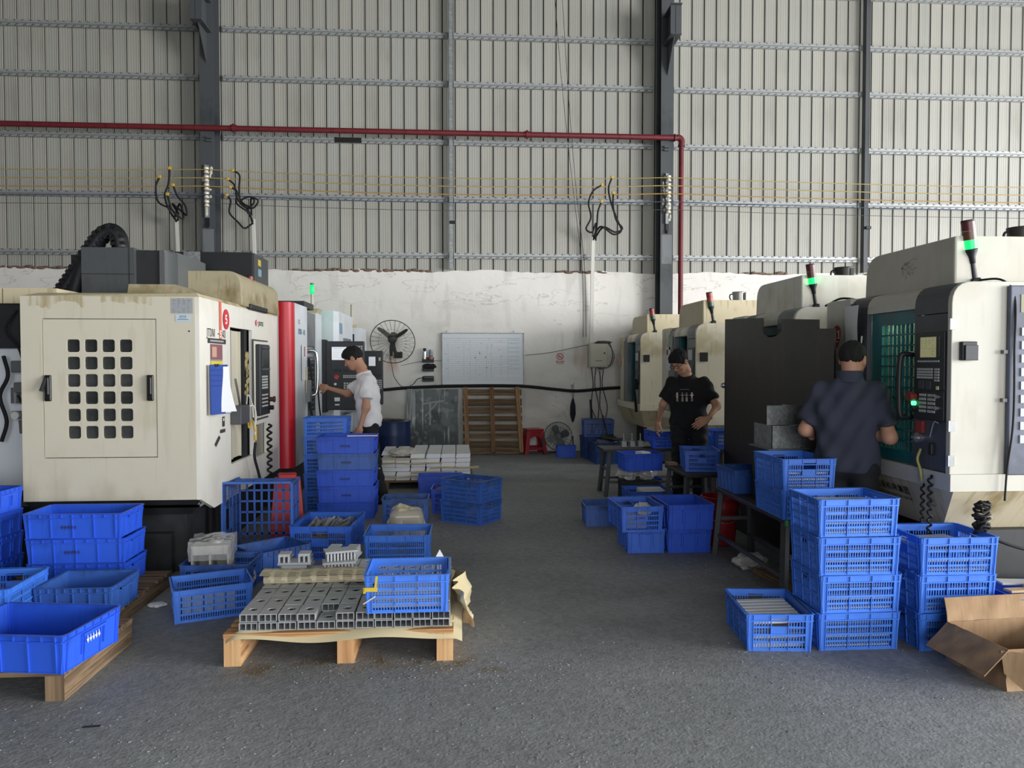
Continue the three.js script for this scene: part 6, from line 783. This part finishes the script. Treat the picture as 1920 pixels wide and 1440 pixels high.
{ // red stool
  const o = thing('plastic_stool', 'dark red plastic stool by the leaning pallet', 'stool', [1.32, 0, ZW + 0.36], 0.15), m = mat(0x9c1420, 0.35);
  part(o, 'seat', [rb(0.3, 0.03, 0.3, 0.012, 0, 0.41, 0), rb(0.29, 0.05, 0.29, 0.01, 0, 0.385, 0)], m);
  for (const sx of [-1, 1]) for (const sz of [-1, 1]) part(o, 'leg', [hexa([[sx * 0.165 - 0.035, sz * 0.165 + 0.035], [sx * 0.165 + 0.035, sz * 0.165 + 0.035], [sx * 0.165 + 0.035, sz * 0.165 - 0.035], [sx * 0.165 - 0.035, sz * 0.165 - 0.035]], 0, [[sx * 0.115 - 0.03, sz * 0.115 + 0.03], [sx * 0.115 + 0.03, sz * 0.115 + 0.03], [sx * 0.115 + 0.03, sz * 0.115 - 0.03], [sx * 0.115 - 0.03, sz * 0.115 - 0.03]], 0.38)], m);
  for (let i = 0; i < 4; i++) { const a = part(o, 'apron', [(() => { const s = new THREE.Shape(); s.moveTo(-0.15, 0.16); s.lineTo(-0.13, 0.37); s.lineTo(0.13, 0.37); s.lineTo(0.15, 0.16); s.quadraticCurveTo(0.09, 0.3, 0, 0.3); s.quadraticCurveTo(-0.09, 0.3, -0.15, 0.16); return ext(s, 0.004).translate(0, 0, 0.135); })()], m); a.rotation.y = i * Math.PI / 2; } for (let i = 0; i < 4; i++) { const a = part(o, 'stretcher', b2(-0.15, 0.15, 0.07, 0.12, 0.155, 0.162), m); a.rotation.y = i * Math.PI / 2; }
}
{ // floor fan
  const o = thing('floor_fan', 'round metal floor fan standing by the wall', 'fan', [1.72, 0, ZW + 0.55], 0.0); const c = new THREE.Group(); c.name = 'fan_head'; c.position.set(0, 0.31, 0); c.rotation.x = -0.15; o.add(c); const dk = mat(0x3d3f41, 0.4); fanCage(c, 0.235, 0.07, dk, 22);
  for (let i = 0; i < 4; i++) { const s = new THREE.Shape(); s.moveTo(0, -0.02); s.quadraticCurveTo(0.12, -0.1, 0.19, -0.06); s.quadraticCurveTo(0.21, 0.02, 0.16, 0.06); s.quadraticCurveTo(0.08, 0.06, 0, 0.03); const b = part(c, 'blade', ext(s, 0.003), mat(0x8c9092, 0.3, { metalness: 0.6 })); b.rotation.set(0, 0, i * Math.PI / 2 + 0.4); b.rotateX(0.4); } part(c, 'hub', [cyl3(V(0, 0, -0.1), V(0, 0, 0.04), 0.04, 16), cyl3(V(0, 0, 0.05), V(0, 0, 0.075), 0.028, 16)], dk);
  part(o, 'stand', [tube([[-0.25, 0.31, 0], [-0.25, 0.1, 0.02], [-0.22, 0.015, 0.06], [0.22, 0.015, 0.06], [0.25, 0.1, 0.02], [0.25, 0.31, 0]], 0.012, 50, 8), tube([[-0.22, 0.02, 0.06], [-0.2, 0.015, -0.16], [0.2, 0.015, -0.16], [0.22, 0.02, 0.06]], 0.012, 40, 8)], dk);
}
crate('solid', 0.3, 0.22, 0.19, [1.8, 0, -12.5], 0, M.blueDeep, 'small bright blue solid box on the floor before the floor fan'); 
crate('solid', 0.5, 0.42, 0.36, [2.3, 0, -12.35], 0.05, M.blueDark, 'tall dark solid tub in the corner by the machines'); crate('open', 0.48, 0.4, 0.27, [2.3, 0.36, -12.35], -0.06, M.blueDustShade, 'dark slotted basket standing on the tall corner tub'); crate('solid', 0.52, 0.42, 0.33, [2.36, 0, -11.75], 0.03, M.blueDark, 'dark tub heaped with scrap before the corner tub'); single('scrap_heap', wadG(31, 0.2, 0.05, 0.16), grimy('#3a3c3e', '#8d8f90', 0.8, 0.2, 0.4), 'dark heap of metal scrap filling the tub', 'scrap', [2.36, 0.27, -11.75]); single('dust_pan', [rb(0.24, 0.015, 0.26, 0.004, 0, 0.007, 0), bx(0.24, 0.06, 0.01, 0, 0.03, -0.13), cyl3(V(0, 0.03, -0.13), V(0, 0.35, -0.25), 0.012)], M.black, 'black dust pan lying on the scrap heap', 'dust pan', [2.42, 0.37, -11.7], 0.5);
{ // blue drum
  const o = thing('steel_drum', 'low blue steel drum with litter on its lid by the wall', 'drum', [-0.98, 0, -12.1]); part(o, 'body', lathe([[0.001, 0], [0.27, 0], [0.275, 0.01], [0.27, 0.03], [0.27, 0.2], [0.278, 0.21], [0.27, 0.22], [0.27, 0.42], [0.278, 0.43], [0.27, 0.44], [0.27, 0.62], [0.28, 0.63], [0.28, 0.645], [0.262, 0.645], [0.26, 0.62], [0.001, 0.62]], 40), grimy('#1f2f5c', '#121a30', 0.6, 0.6, 0.4)); part(o, 'lid', cy(0.262, 0.262, 0.01, 0, 0.632, 0, 36), mat(0xb9bbb8, 0.5));
  single('scrap_sheet', wadG(41, 0.18, 0.02, 0.14), M.black, 'black crumpled sheet lying on the blue drum', 'scrap', [-1.0, 0.637, -12.1]);
}

// ---------- people ----------
const dot = (a, b) => a[0] * b[0] + a[1] * b[1] + a[2] * b[2];
function capsule(p, a, b, ra, rb2) { const ba = [b[0] - a[0], b[1] - a[1], b[2] - a[2]], pa = [p[0] - a[0], p[1] - a[1], p[2] - a[2]], t = cl(dot(pa, ba) / (dot(ba, ba) || 1e-9)); return Math.hypot(pa[0] - ba[0] * t, pa[1] - ba[1] * t, pa[2] - ba[2] * t) - (ra + (rb2 - ra) * t); }
const smin = (a, b, k) => { const h = Math.max(k - Math.abs(a - b), 0) / k; return Math.min(a, b) - h * h * k * 0.25; };
const ell = (p, c, r) => { const x = (p[0] - c[0]) / r[0], y = (p[1] - c[1]) / r[1], z = (p[2] - c[2]) / r[2], k = Math.hypot(x, y, z); return (k - 1) * Math.min(r[0], r[1], r[2]); };
function surface(f, lo, hi, c) {   // naive surface nets
  const n = [0, 1, 2].map((i) => Math.ceil((hi[i] - lo[i]) / c) + 1), [nx, ny, nz] = n, v = new Float32Array(nx * ny * nz), id = (i, j, k) => i + nx * (j + ny * k);
  for (let k = 0; k < nz; k++) for (let j = 0; j < ny; j++) for (let i = 0; i < nx; i++) v[id(i, j, k)] = f([lo[0] + i * c, lo[1] + j * c, lo[2] + k * c]);
  const at_ = new Int32Array(nx * ny * nz).fill(-1), P = [], I = [], cor = []; for (let q = 0; q < 8; q++) cor.push([q & 1, (q >> 1) & 1, q >> 2]);
  for (let k = 0; k < nz - 1; k++) for (let j = 0; j < ny - 1; j++) for (let i = 0; i < nx - 1; i++) {
    let s = 0; const w = cor.map(([a, b, d]) => v[id(i + a, j + b, k + d)]); for (let q = 0; q < 8; q++) if (w[q] < 0) s |= 1 << q; if (s === 0 || s === 255) continue;
    let m = 0, x = 0, y = 0, z = 0; for (let q = 0; q < 8; q++) for (const b of [1, 2, 4]) { const r = q | b; if (r === q) continue; if ((w[q] < 0) !== (w[r] < 0)) { const t = w[q] / (w[q] - w[r]); x += cor[q][0] + (cor[r][0] - cor[q][0]) * t; y += cor[q][1] + (cor[r][1] - cor[q][1]) * t; z += cor[q][2] + (cor[r][2] - cor[q][2]) * t; m++; } }
    at_[id(i, j, k)] = P.length / 3; P.push(lo[0] + (i + x / m) * c, lo[1] + (j + y / m) * c, lo[2] + (k + z / m) * c);
  }
  const quad = (a, b, d, e, fl) => { if (a < 0 || b < 0 || d < 0 || e < 0) return; if (fl) I.push(a, b, d, a, d, e); else I.push(a, d, b, a, e, d); };
  for (let k = 1; k < nz - 1; k++) for (let j = 1; j < ny - 1; j++) for (let i = 1; i < nx - 1; i++) { const a = v[id(i, j, k)] < 0; if (a !== v[id(i + 1, j, k)] < 0) quad(at_[id(i, j - 1, k - 1)], at_[id(i, j, k - 1)], at_[id(i, j, k)], at_[id(i, j - 1, k)], a); if (a !== v[id(i, j + 1, k)] < 0) quad(at_[id(i - 1, j, k - 1)], at_[id(i - 1, j, k)], at_[id(i, j, k)], at_[id(i, j, k - 1)], a); if (a !== v[id(i, j, k + 1)] < 0) quad(at_[id(i - 1, j - 1, k)], at_[id(i, j - 1, k)], at_[id(i, j, k)], at_[id(i - 1, j, k)], a); }
  const g = new THREE.BufferGeometry(); g.setAttribute('position', new THREE.Float32BufferAttribute(P, 3)); g.setIndex(I); g.computeVertexNormals(); return g;
}
function bounds(bones, pad) { const lo = [9, 9, 9], hi = [-9, -9, -9]; for (const [a, b, r, s] of bones) for (const q of [a, b]) for (let i = 0; i < 3; i++) { lo[i] = Math.min(lo[i], q[i] - Math.max(r, s) - pad); hi[i] = Math.max(hi[i], q[i] + Math.max(r, s) + pad); } return [lo, hi]; }
const field = (bones, k, infl = 0) => (p) => { let d = 9; for (const [a, b, r, s, sq] of bones) { const q = sq ? sq(p) : p; const e = capsule(q, a, b, r, s) - infl; d = d > 8 ? e : smin(d, e, k); } return d; };
const half = (p, c, n) => dot([p[0] - c[0], p[1] - c[1], p[2] - c[2]], n);   // > 0 on the side n points to
const lerp3 = (a, b, t) => [a[0] + (b[0] - a[0]) * t, a[1] + (b[1] - a[1]) * t, a[2] + (b[2] - a[2]) * t];
const unit = (a) => { const l = Math.hypot(...a); return a.map((x) => x / l); };
const cross = (a, b) => [a[1] * b[2] - a[2] * b[1], a[2] * b[0] - a[0] * b[2], a[0] * b[1] - a[1] * b[0]];
const add = (a, b, s = 1) => [a[0] + b[0] * s, a[1] + b[1] * s, a[2] + b[2] * s];
function frame(c, f, u) { const F = unit(f), R = unit(cross(u, F)), U = cross(F, R); return new THREE.Matrix4().set(R[0], U[0], F[0], c[0], R[1], U[1], F[1], c[1], R[2], U[2], F[2], c[2], 0, 0, 0, 1); }   // local z forward, y up, x to the left hand
// head in its own axes: z forward, y up, centre between the ears
function headSkin() {
  const f = (p) => {
    const q = [Math.abs(p[0]), p[1], p[2]];
    let d = ell(p, [0, 0.03, -0.012], [0.074, 0.092, 0.094]); d = smin(d, ell(p, [0, -0.03, 0.03], [0.06, 0.075, 0.062]), 0.04); d = smin(d, ell(p, [0, -0.085, 0.052], [0.034, 0.026, 0.032]), 0.03);
    d = smin(d, capsule(p, [0, 0.012, 0.09], [0, -0.022, 0.108], 0.008, 0.012), 0.014); d = smin(d, ell(q, [0.012, -0.026, 0.098], [0.009, 0.007, 0.01]), 0.008); d = smin(d, ell(q, [0.034, -0.018, 0.066], [0.024, 0.02, 0.02]), 0.02);
    d = smin(d, capsule(q, [0.01, 0.032, 0.083], [0.045, 0.032, 0.068], 0.01, 0.008), 0.012); d = Math.max(d, -ell(q, [0.031, 0.012, 0.096], [0.019, 0.011, 0.014])); d = smin(d, ell(q, [0.031, 0.012, 0.07], [0.014, 0.013, 0.014]), 0.004);
    d = smin(d, ell(p, [0, -0.052, 0.084], [0.022, 0.006, 0.012]), 0.006); d = smin(d, ell(p, [0, -0.063, 0.082], [0.019, 0.007, 0.012]), 0.006); d = Math.max(d, -ell(p, [0, -0.0575, 0.099], [0.022, 0.0025, 0.01]));
    d = Math.min(d, Math.max(ell(q, [0.076, 0.0, -0.012], [0.012, 0.033, 0.021]), -ell(q, [0.086, 0.0, -0.006], [0.008, 0.02, 0.011]))); d = smin(d, capsule(p, [0, -0.05, -0.03], [0, -0.14, -0.035], 0.056, 0.056), 0.03); return d;
  };
  return surface(f, [-0.1, -0.16, -0.12], [0.1, 0.135, 0.135], 0.0045);
}
function hairGeo(style) {
  const f = (p) => {
    const n = 0.012 * (vnoise(p[0] * 70 + 90, p[1] * 30 + p[2] * 60 + 90, 512, 512) - 0.5) + 0.008 * (vnoise(p[0] * 140 + 190, p[2] * 120 + 90, 512, 512) - 0.5); let d = ell(p, [0, 0.043, -0.014], [0.089, 0.1, 0.107]) + n;
    if (style === 'mop') { d = smin(d, ell(p, [0, 0.07, 0.04], [0.068, 0.046, 0.052]) + n, 0.04); d = Math.max(d, -half(p, [0, 0.03, 0.062], [0, 0.74, -0.67])); d = Math.max(d, -half(p, [0, -0.05, -0.03], [0, 1, 0.2])); }
    if (style === 'short') { d = ell(p, [0, 0.04, -0.016], [0.081, 0.092, 0.101]) + n * 0.5; d = Math.max(d, -half(p, [0, -0.055, -0.05], [0, 1, 0.05])); d = Math.max(d, -half(p, [0, 0.06, 0.055], [0, 0.8, -0.6])); d = Math.max(d, p[1] < 0.035 ? -half(p, [0, 0, 0.012], [0, 0, -1]) : -1); }
    d = Math.max(d, -ell([Math.abs(p[0]), p[1], p[2]], [0.08, -0.002, -0.008], [0.02, 0.036, 0.024])); return d;
  };
  return surface(f, [-0.11, -0.11, -0.14], [0.11, 0.16, 0.14], 0.004);
}
// hand: wrist at origin, fingers along +z, palm facing -y, thumb towards +x * side
function handGeo(side, curl, spread = 0.1) {
  const bones = [[[-0.026 * side, 0, 0.02], [-0.03 * side, 0, 0.085], 0.015, 0.011], [[-0.009 * side, 0, 0.01], [-0.01 * side, 0.002, 0.09], 0.017, 0.012], [[0.008 * side, 0, 0.01], [0.011 * side, 0.002, 0.09], 0.017, 0.012], [[0.02 * side, 0, 0.02], [0.031 * side, 0, 0.085], 0.015, 0.011], [[0, 0, -0.03], [0, 0, 0.02], 0.024, 0.024]], base = field(bones, 0.018), fs = [];
  const lens = [[0.032, 0.022, 0.018], [0.042, 0.027, 0.02], [0.045, 0.03, 0.021], [0.04, 0.026, 0.02]];
  [-0.031, -0.0105, 0.0105, 0.031].forEach((x, i) => { let p = [x * side, 0, 0.084], a = 0; const out = x * 2.2 * spread; lens[i].forEach((l, k) => { a += curl[i] * [0.7, 1, 0.7][k]; const q = [p[0] + l * out * side * Math.cos(a), p[1] - l * Math.sin(a), p[2] + l * Math.cos(a)]; fs.push([p, q, 0.0092 - k * 0.0008, 0.0085 - k * 0.0008]); p = q; }); });
  const t0 = [0.026 * side, -0.006, 0.02], t1 = [0.052 * side, -0.018, 0.05], t2 = [0.06 * side, -0.028 - curl[4] * 0.015, 0.078], t3 = [0.06 * side - curl[4] * 0.012 * side, -0.034 - curl[4] * 0.02, 0.1]; fs.push([t0, t1, 0.014, 0.0115], [t1, t2, 0.0115, 0.0098], [t2, t3, 0.0098, 0.0085]);
  const all = (p) => { let d = base(p); for (const [a, b, r, s] of fs) { const e = capsule(p, a, b, r, s); d = smin(d, e, 0.006); } return d; };
  const [lo, hi] = bounds([...bones, ...fs], 0.01); return surface(all, lo, hi, 0.0036);
}
const skinM = mat(0xb98a70, 0.6), hairM = mat(0x0b0a09, 0.85), hairS = mat(0x15120f, 0.9);
function person(label, J, look) {
  const o = thing('person', label, 'person', J.base); const rel = (p) => [p[0] - J.base[0], p[1] - J.base[1], p[2] - J.base[2]]; for (const k of Object.keys(J)) if (Array.isArray(J[k]) && k !== 'base' && !/Dir|Up|curl/.test(k)) J[k] = rel(J[k]);
  const { chest, pelvis, neck, shL, shR, elL, elR, wrL, wrR, hipL, hipR, knL, knR, anL, anR } = J, fwd = J.torsoDir;
  const flat = (c, n, s) => (p) => { const h = half(p, c, n); return add(p, n, h * (s - 1)); };
  const mid = lerp3(pelvis, chest, 0.5), F = unit(fwd), side = unit([shL[0] - shR[0], shL[1] - shR[1], shL[2] - shR[2]]);
  const tl = (c, w, r) => [add(c, side, -w), add(c, side, w), r, r];
  const torso = [tl(pelvis, 0.075, 0.105), tl(lerp3(pelvis, chest, 0.25), 0.065, 0.1), tl(mid, 0.065, 0.102), tl(lerp3(pelvis, chest, 0.78), 0.085, 0.107), tl(chest, 0.085, 0.105), [add(shL, side, -0.05), add(shR, side, 0.05), 0.05, 0.05], [add(chest, [0, 1, 0], 0.08), neck, 0.075, 0.056], [neck, lerp3(neck, J.head, 0.5), 0.056, 0.054]];
  const arms = (s) => [[s === 'L' ? shL : shR, s === 'L' ? elL : elR, 0.052, 0.042], [s === 'L' ? elL : elR, s === 'L' ? wrL : wrR, 0.04, 0.027]];
  const legs = [[hipL, knL, 0.085, 0.056], [knL, anL, 0.054, 0.038], [hipR, knR, 0.085, 0.056], [knR, anR, 0.054, 0.038]];
  const all = [...torso, ...arms('L'), ...arms('R'), ...legs], bf = field(all, 0.045, -0.004), [lo, hi] = bounds(all, 0.02), geos = [fin(surface(bf, lo, hi, 0.013))];
  const hm = frame(J.head, J.headDir, J.headUp || [0, 1, 0]); geos.push(fin(headSkin().applyMatrix4(hm)));
  for (const s of ['L', 'R']) { const el = s === 'L' ? elL : elR, wr = s === 'L' ? wrL : wrR, d = J['hand' + s + 'Dir'] || [wr[0] - el[0], wr[1] - el[1], wr[2] - el[2]]; geos.push(fin(handGeo(s === 'L' ? -1 : 1, J['curl' + s] || [0.3, 0.3, 0.3, 0.3, 0.4]).applyMatrix4(frame(wr, d, J['palm' + s + 'Up'] || [0, 1, 0])))); }
  part(o, 'body', geos, skinM);
  // shirt
  const up = (s) => (s === 'L' ? [shL, elL] : [shR, elR]), sl = look.sleeve, sb = [...torso.slice(0, 7), ...['L', 'R'].map((s) => { const [a, b] = up(s); return [a, lerp3(a, b, sl + 0.1), 0.046, 0.05]; })], infl = look.loose || 0.016;
  const drape = (p) => 0.006 * Math.sin(p[1] * 26 + p[0] * 18 + 3 * Math.sin(p[2] * 14)) + 0.005 * Math.sin(p[0] * 40 - p[1] * 30 + p[2] * 34);
  const tf = field(sb.slice(0, 7), 0.045, infl), slv = ['L', 'R'].map((s, i) => { const [a, b] = up(s), n = unit([b[0] - a[0], b[1] - a[1], b[2] - a[2]]), c = lerp3(a, b, sl), bn = sb[7 + i]; return (p) => Math.max(capsule(p, bn[0], bn[1], bn[2], bn[3]) - infl, half(p, c, n)); });
  const shirt = (p) => { let d = tf(p); for (const q of slv) d = smin(d, q(p), 0.03); d += drape(p); d = Math.max(d, look.hem - J.base[1] - p[1]); d = Math.max(d, half(p, look.collar ? add(neck, [0, 1, 0], 0.03) : add(add(neck, [0, 1, 0], 0.012), F, -0.02), unit(add([0, 1, 0], F, 0.35)))); return d; };
  const [l2, h2] = bounds(sb, 0.035); part(o, 'shirt', surface(shirt, l2, h2, 0.011), look.shirt, look.shirtLabel);
  if (look.collar) part(o, 'collar', surface((p) => { const c = add(add(neck, [0, 1, 0], 0.02), F, -0.008), d = Math.abs(Math.hypot(p[0] - c[0], p[2] - c[2]) - 0.076 + (p[1] - c[1]) * 0.15) - 0.007; return Math.max(d, Math.abs(p[1] - c[1]) - 0.038); }, add(neck, [-0.12, -0.05, -0.12]), add(neck, [0.12, 0.08, 0.12]), 0.005), look.shirt);
  // trousers
  const tb = [torso[0], ...legs.map(([a, b, r, s], i) => i % 2 ? [a, lerp3(a, b, 0.96), 0.07, look.cuff || 0.062] : [a, b, 0.093, 0.072])], tf0 = field(tb, 0.04, 0.006), [l3, h3] = bounds(tb, 0.03);
  part(o, 'trousers', surface((p) => Math.max(tf0(p) + 0.004 * Math.sin(p[1] * 45 + p[0] * 20) + 0.003 * Math.sin(p[1] * 70 - p[2] * 30), p[1] - (pelvis[1] + 0.03), Math.min(anL[1], anR[1]) + 0.01 - p[1]), l3, h3, 0.013), look.pants, look.pantsLabel);
  if (look.band) part(o, 'knee_stripe', look.band, mat(0xc8cf6a, 0.6));
  // shoes
  for (const [an, d] of [[anL, J.toeLDir || fwd], [anR, J.toeRDir || fwd]]) { const n = unit([d[0], 0, d[2]]), heel = add([an[0], 0.05, an[2]], n, -0.045), toe = add([an[0], 0.035, an[2]], n, 0.15); part(o, 'shoe', surface((p) => { let q = smin(capsule(p, heel, toe, 0.045, 0.036), capsule(p, [an[0], 0.05, an[2]], [an[0], 0.095, an[2]], 0.045, 0.043), 0.03); return Math.max(q, -p[1] + 0.002); }, [an[0] - 0.24, -0.012, an[2] - 0.24], [an[0] + 0.24, 0.16, an[2] + 0.24], 0.008), look.shoes || M.black); }
  const hair = part(o, 'hair', hairGeo(look.hair).applyMatrix4(hm), look.hair === 'mop' ? hairM : hairS);
  for (const s of [-1, 1]) part(o, 'eyebrow', tube([[s * 0.015, 0.03, 0.094], [s * 0.032, 0.035, 0.087], [s * 0.048, 0.031, 0.073]], 0.0032, 8, 5).applyMatrix4(hm), hairM);
  for (const s of [-1, 1]) part(o, 'eye', new THREE.SphereGeometry(0.0068, 10, 8).scale(1.5, 0.6, 0.6).translate(s * 0.031, 0.0115, 0.082).applyMatrix4(hm), mat(0x1c1512, 0.3));
  part(o, 'lips', [tube([[-0.019, -0.056, 0.089], [0, -0.053, 0.0965], [0.019, -0.056, 0.089]], 0.0035, 10, 5), tube([[-0.017, -0.061, 0.088], [0, -0.064, 0.0955], [0.017, -0.061, 0.088]], 0.0038, 10, 5)].map((g) => g.applyMatrix4(hm)), mat(0x9a5f54, 0.55));
  return [o, hm];
}
// worker in the white T-shirt at the white machine's door
{
  const [o] = person('young worker in white T-shirt and black trousers reaching for the door handle', {
    base: [-0.95, 0, -8.6], pelvis: [-0.955, 0.9, -8.6], chest: [-0.985, 1.24, -8.6], neck: [-1.025, 1.44, -8.6], head: [-1.13, 1.59, -8.6], headDir: [-0.9, -0.5, -0.1], torsoDir: [-1, 0, -0.12],
    shL: [-0.965, 1.36, -8.42], shR: [-1.02, 1.36, -8.79], elL: [-0.965, 1.07, -8.36], wrL: [-1.03, 0.85, -8.34], elR: [-1.245, 1.195, -8.95], wrR: [-1.5, 1.255, -9.1], handRDir: [-0.8, 0.1, -0.45], palmRUp: [0.1, 0.3, 1], curlR: [0.55, 0.6, 0.6, 0.55, 0.6], palmLUp: [-0.15, 0, 1], curlL: [0.3, 0.32, 0.32, 0.3, 0.4],
    hipL: [-0.95, 0.84, -8.5], hipR: [-0.96, 0.84, -8.7], knL: [-0.9, 0.46, -8.48], knR: [-1.02, 0.47, -8.72], anL: [-0.81, 0.1, -8.46], anR: [-1.05, 0.09, -8.73], toeLDir: [-1, 0, 0.1], toeRDir: [-1, 0, -0.2],
  }, { sleeve: 0.68, hem: 0.84, loose: 0.022, shirt: mat(0xe3e2e3, 0.85), pants: mat(0x15161a, 0.85), hair: 'mop', band: [rb(0.05, 0.012, 0.006, 0.002, 0.1, 0.4, 0.18)] });
  print(o, 'chest_print', canvas(64, 48, (g) => { g.clearRect(0, 0, 64, 48); g.fillStyle = '#4a4f58'; for (let i = 0; i < 4; i++) g.fillRect(6 + i * 13, 16 + 6 * hash(i, 1), 9, 14); }), 0.1, 0.07, [-0.16, 1.16, 0.06], 'x-', { alpha: true }).rotateY(0.5);
}
// worker in the black T-shirt and glasses
{
  const [o, hm] = person('worker in glasses and black printed T-shirt handling parts between two benches', {
    base: [2.46, 0, -7.98], pelvis: [2.47, 0.9, -8.0], chest: [2.46, 1.23, -7.98], neck: [2.42, 1.42, -7.95], head: [2.325, 1.555, -7.86], headDir: [-0.62, -0.62, 0.5], torsoDir: [-0.42, -0.1, 0.9],
    shR: [2.305, 1.335, -8.05], shL: [2.605, 1.33, -7.9], elR: [2.23, 1.1, -8.13], wrR: [2.21, 0.9, -8.26], handRDir: [-0.1, -0.8, -0.35], palmRUp: [-1, 0.2, 0.3], curlR: [0.35, 0.4, 0.4, 0.35, 0.5], elL: [2.70, 1.1, -7.78], wrL: [2.55, 0.98, -7.62], handLDir: [-0.85, -0.45, 0.15], palmLUp: [0.1, 0.5, 0.9], curlL: [0.35, 0.3, 0.25, 0.2, 0.3],
    hipL: [2.56, 0.84, -7.95], hipR: [2.38, 0.84, -8.03], knL: [2.57, 0.47, -7.94], knR: [2.38, 0.47, -8.0], anL: [2.58, 0.09, -7.97], anR: [2.37, 0.09, -8.03],
  }, { sleeve: 0.72, hem: 0.82, loose: 0.02, shirt: mat(0x101114, 0.9), pants: mat(0x131418, 0.85), hair: 'mop' });
  const q = print(o, 'chest_print', canvas(256, 192, (g) => { g.clearRect(0, 0, 256, 192); g.fillStyle = '#8a8680'; for (let i = 0; i < 12; i++) g.fillRect(76 + i * 9, 12, 6, 7); const fig = (x, a, b, c) => { g.fillStyle = a; g.beginPath(); g.arc(x, 60, 10, 0, 7); g.fill(); g.fillRect(x - 9, 70, 18, 44); g.fillStyle = b; g.fillRect(x - 22, 78, 44, 9); g.fillStyle = c; g.fillRect(x - 10, 112, 8, 44); g.fillRect(x + 3, 112, 8, 44); }; fig(44, '#c9c5bd', '#8a6a70', '#a09a9a'); fig(104, '#6c7484', '#8d8a84', '#b8a25a'); fig(152, '#7a6c60', '#8d8a84', '#c9c5bd'); fig(212, '#c8bfb2', '#d0ccc4', '#b08a8a'); }), 0.23, 0.17, [-0.09, 1.2, 0.155], 'z+', { alpha: true, label: 'printed row of small figures' }); q.rotation.set(-0.06, -0.44, 0);
  const gl = new THREE.Group(); gl.name = 'glasses'; o.add(gl); part(gl, 'frame', [...[-1, 1].map((s) => new THREE.TorusGeometry(0.021, 0.002, 6, 20).scale(1.15, 0.85, 1).translate(s * 0.031, 0.01, 0.104)), cyl3(V(-0.008, 0.012, 0.106), V(0.008, 0.012, 0.106), 0.002), ...[-1, 1].map((s) => cyl3(V(s * 0.055, 0.014, 0.1), V(s * 0.078, 0.012, 0.0), 0.0022))].map((g) => g.applyMatrix4(hm)), M.black);
}
// man in the slate polo shirt, seen from behind
person('man in slate grey polo shirt facing the teal grid door', {
  base: [2.565, 0, -4.86], pelvis: [2.555, 0.9, -4.84], chest: [2.555, 1.24, -4.84], neck: [2.575, 1.44, -4.86], head: [2.605, 1.565, -4.875], headDir: [0.72, -0.12, -0.68], torsoDir: [0.55, 0, -0.83],
  shL: [2.42, 1.365, -4.935], shR: [2.70, 1.355, -4.735], elL: [2.335, 1.1, -4.98], wrL: [2.43, 1.05, -5.02], handLDir: [0.7, 0.05, -0.1], elR: [2.715, 1.08, -4.62], wrR: [2.69, 1.07, -4.86], palmRUp: [0.8, 0.3, 0], palmLUp: [-0.8, 0.3, 0],
  hipL: [2.48, 0.84, -4.88], hipR: [2.63, 0.84, -4.78], knL: [2.49, 0.47, -4.89], knR: [2.63, 0.47, -4.78], anL: [2.48, 0.09, -4.86], anR: [2.61, 0.09, -4.74],
}, { sleeve: 0.78, hem: 0.84, loose: 0.02, collar: true, shirt: mat(0x363a48, 0.9), pants: mat(0x14151a, 0.85), hair: 'short' });

// ---------- small litter ----------
{
  const g = fin(bx(0.012, 0.002, 0.005)), n = 2200, im = new THREE.InstancedMesh(g, mat(0xbfc2c4, 0.4, { metalness: 0.3 }), n), m = new THREE.Matrix4(), q = new THREE.Quaternion(), e = new THREE.Euler(), c = new THREE.Color(); let k = 0;
  const spots = [[-0.1, -3.85, 0.9, 0.25], [1.2, -3.7, 1.6, 0.6], [1.9, -5.4, 0.35, 0.5], [-1.4, -3.2, 1.2, 0.5], [0.6, -5.5, 1.4, 1.6], [1.5, -6.9, 0.6, 0.5], [0.3, -2.8, 2.4, 0.7], [0.5, -3.3, 2.0, 0.9], [0.2, -2.5, 2.2, 0.6]];
  while (k < n) { const [x, z, a, b] = spots[k % spots.length], s = 0.35 + 0.9 * rnd() * rnd(); e.set(0, rnd() * 6.3, 0); q.setFromEuler(e); m.compose(V(x + (rnd() + rnd() - 1) * a, 0.0015, z + (rnd() + rnd() - 1) * b), q, V(s, 1, s)); im.setMatrixAt(k, m); const v = 0.35 + 0.6 * rnd(); im.setColorAt(k, c.setRGB(v, v, v)); k++; }
  im.name = 'metal_chips'; im.castShadow = im.receiveShadow = true; im.userData = { label: 'tiny bright metal chips scattered over the floor', category: 'chips', kind: 'stuff' }; scene.add(im);
  const d = fin(new THREE.IcosahedronGeometry(0.0022, 0)), im2 = new THREE.InstancedMesh(d, mat(0x7d6846, 0.9), 400); for (let i = 0; i < 400; i++) { const t = rnd(); m.makeTranslation(-1.1 + 1.25 * t + 0.08 * (rnd() - 0.5), 0.001, -3.93 + 0.16 * (rnd() + rnd() + rnd() - 1.5) + 0.05 * Math.sin(t * 9)); im2.setMatrixAt(i, m); }
  im2.name = 'sawdust'; im2.userData = { label: 'ochre sawdust strewn along the front of the fresh pallet', category: 'sawdust', kind: 'stuff' }; scene.add(im2);
}
single('paper_scrap', wadG(51, 0.05, 0.012, 0.04), M.paper, 'torn white scrap on the floor by the weathered pallet', 'scrap', [-1.9, 0, -5.0]);
single('metal_shaving', rb(0.07, 0.004, 0.012, 0.001, 0, 0.002, 0), M.black, 'thin dark sliver lying on the open floor', 'scrap', [-1.55, 0, -3.35], 0.1);
renderer.render(scene, camera);
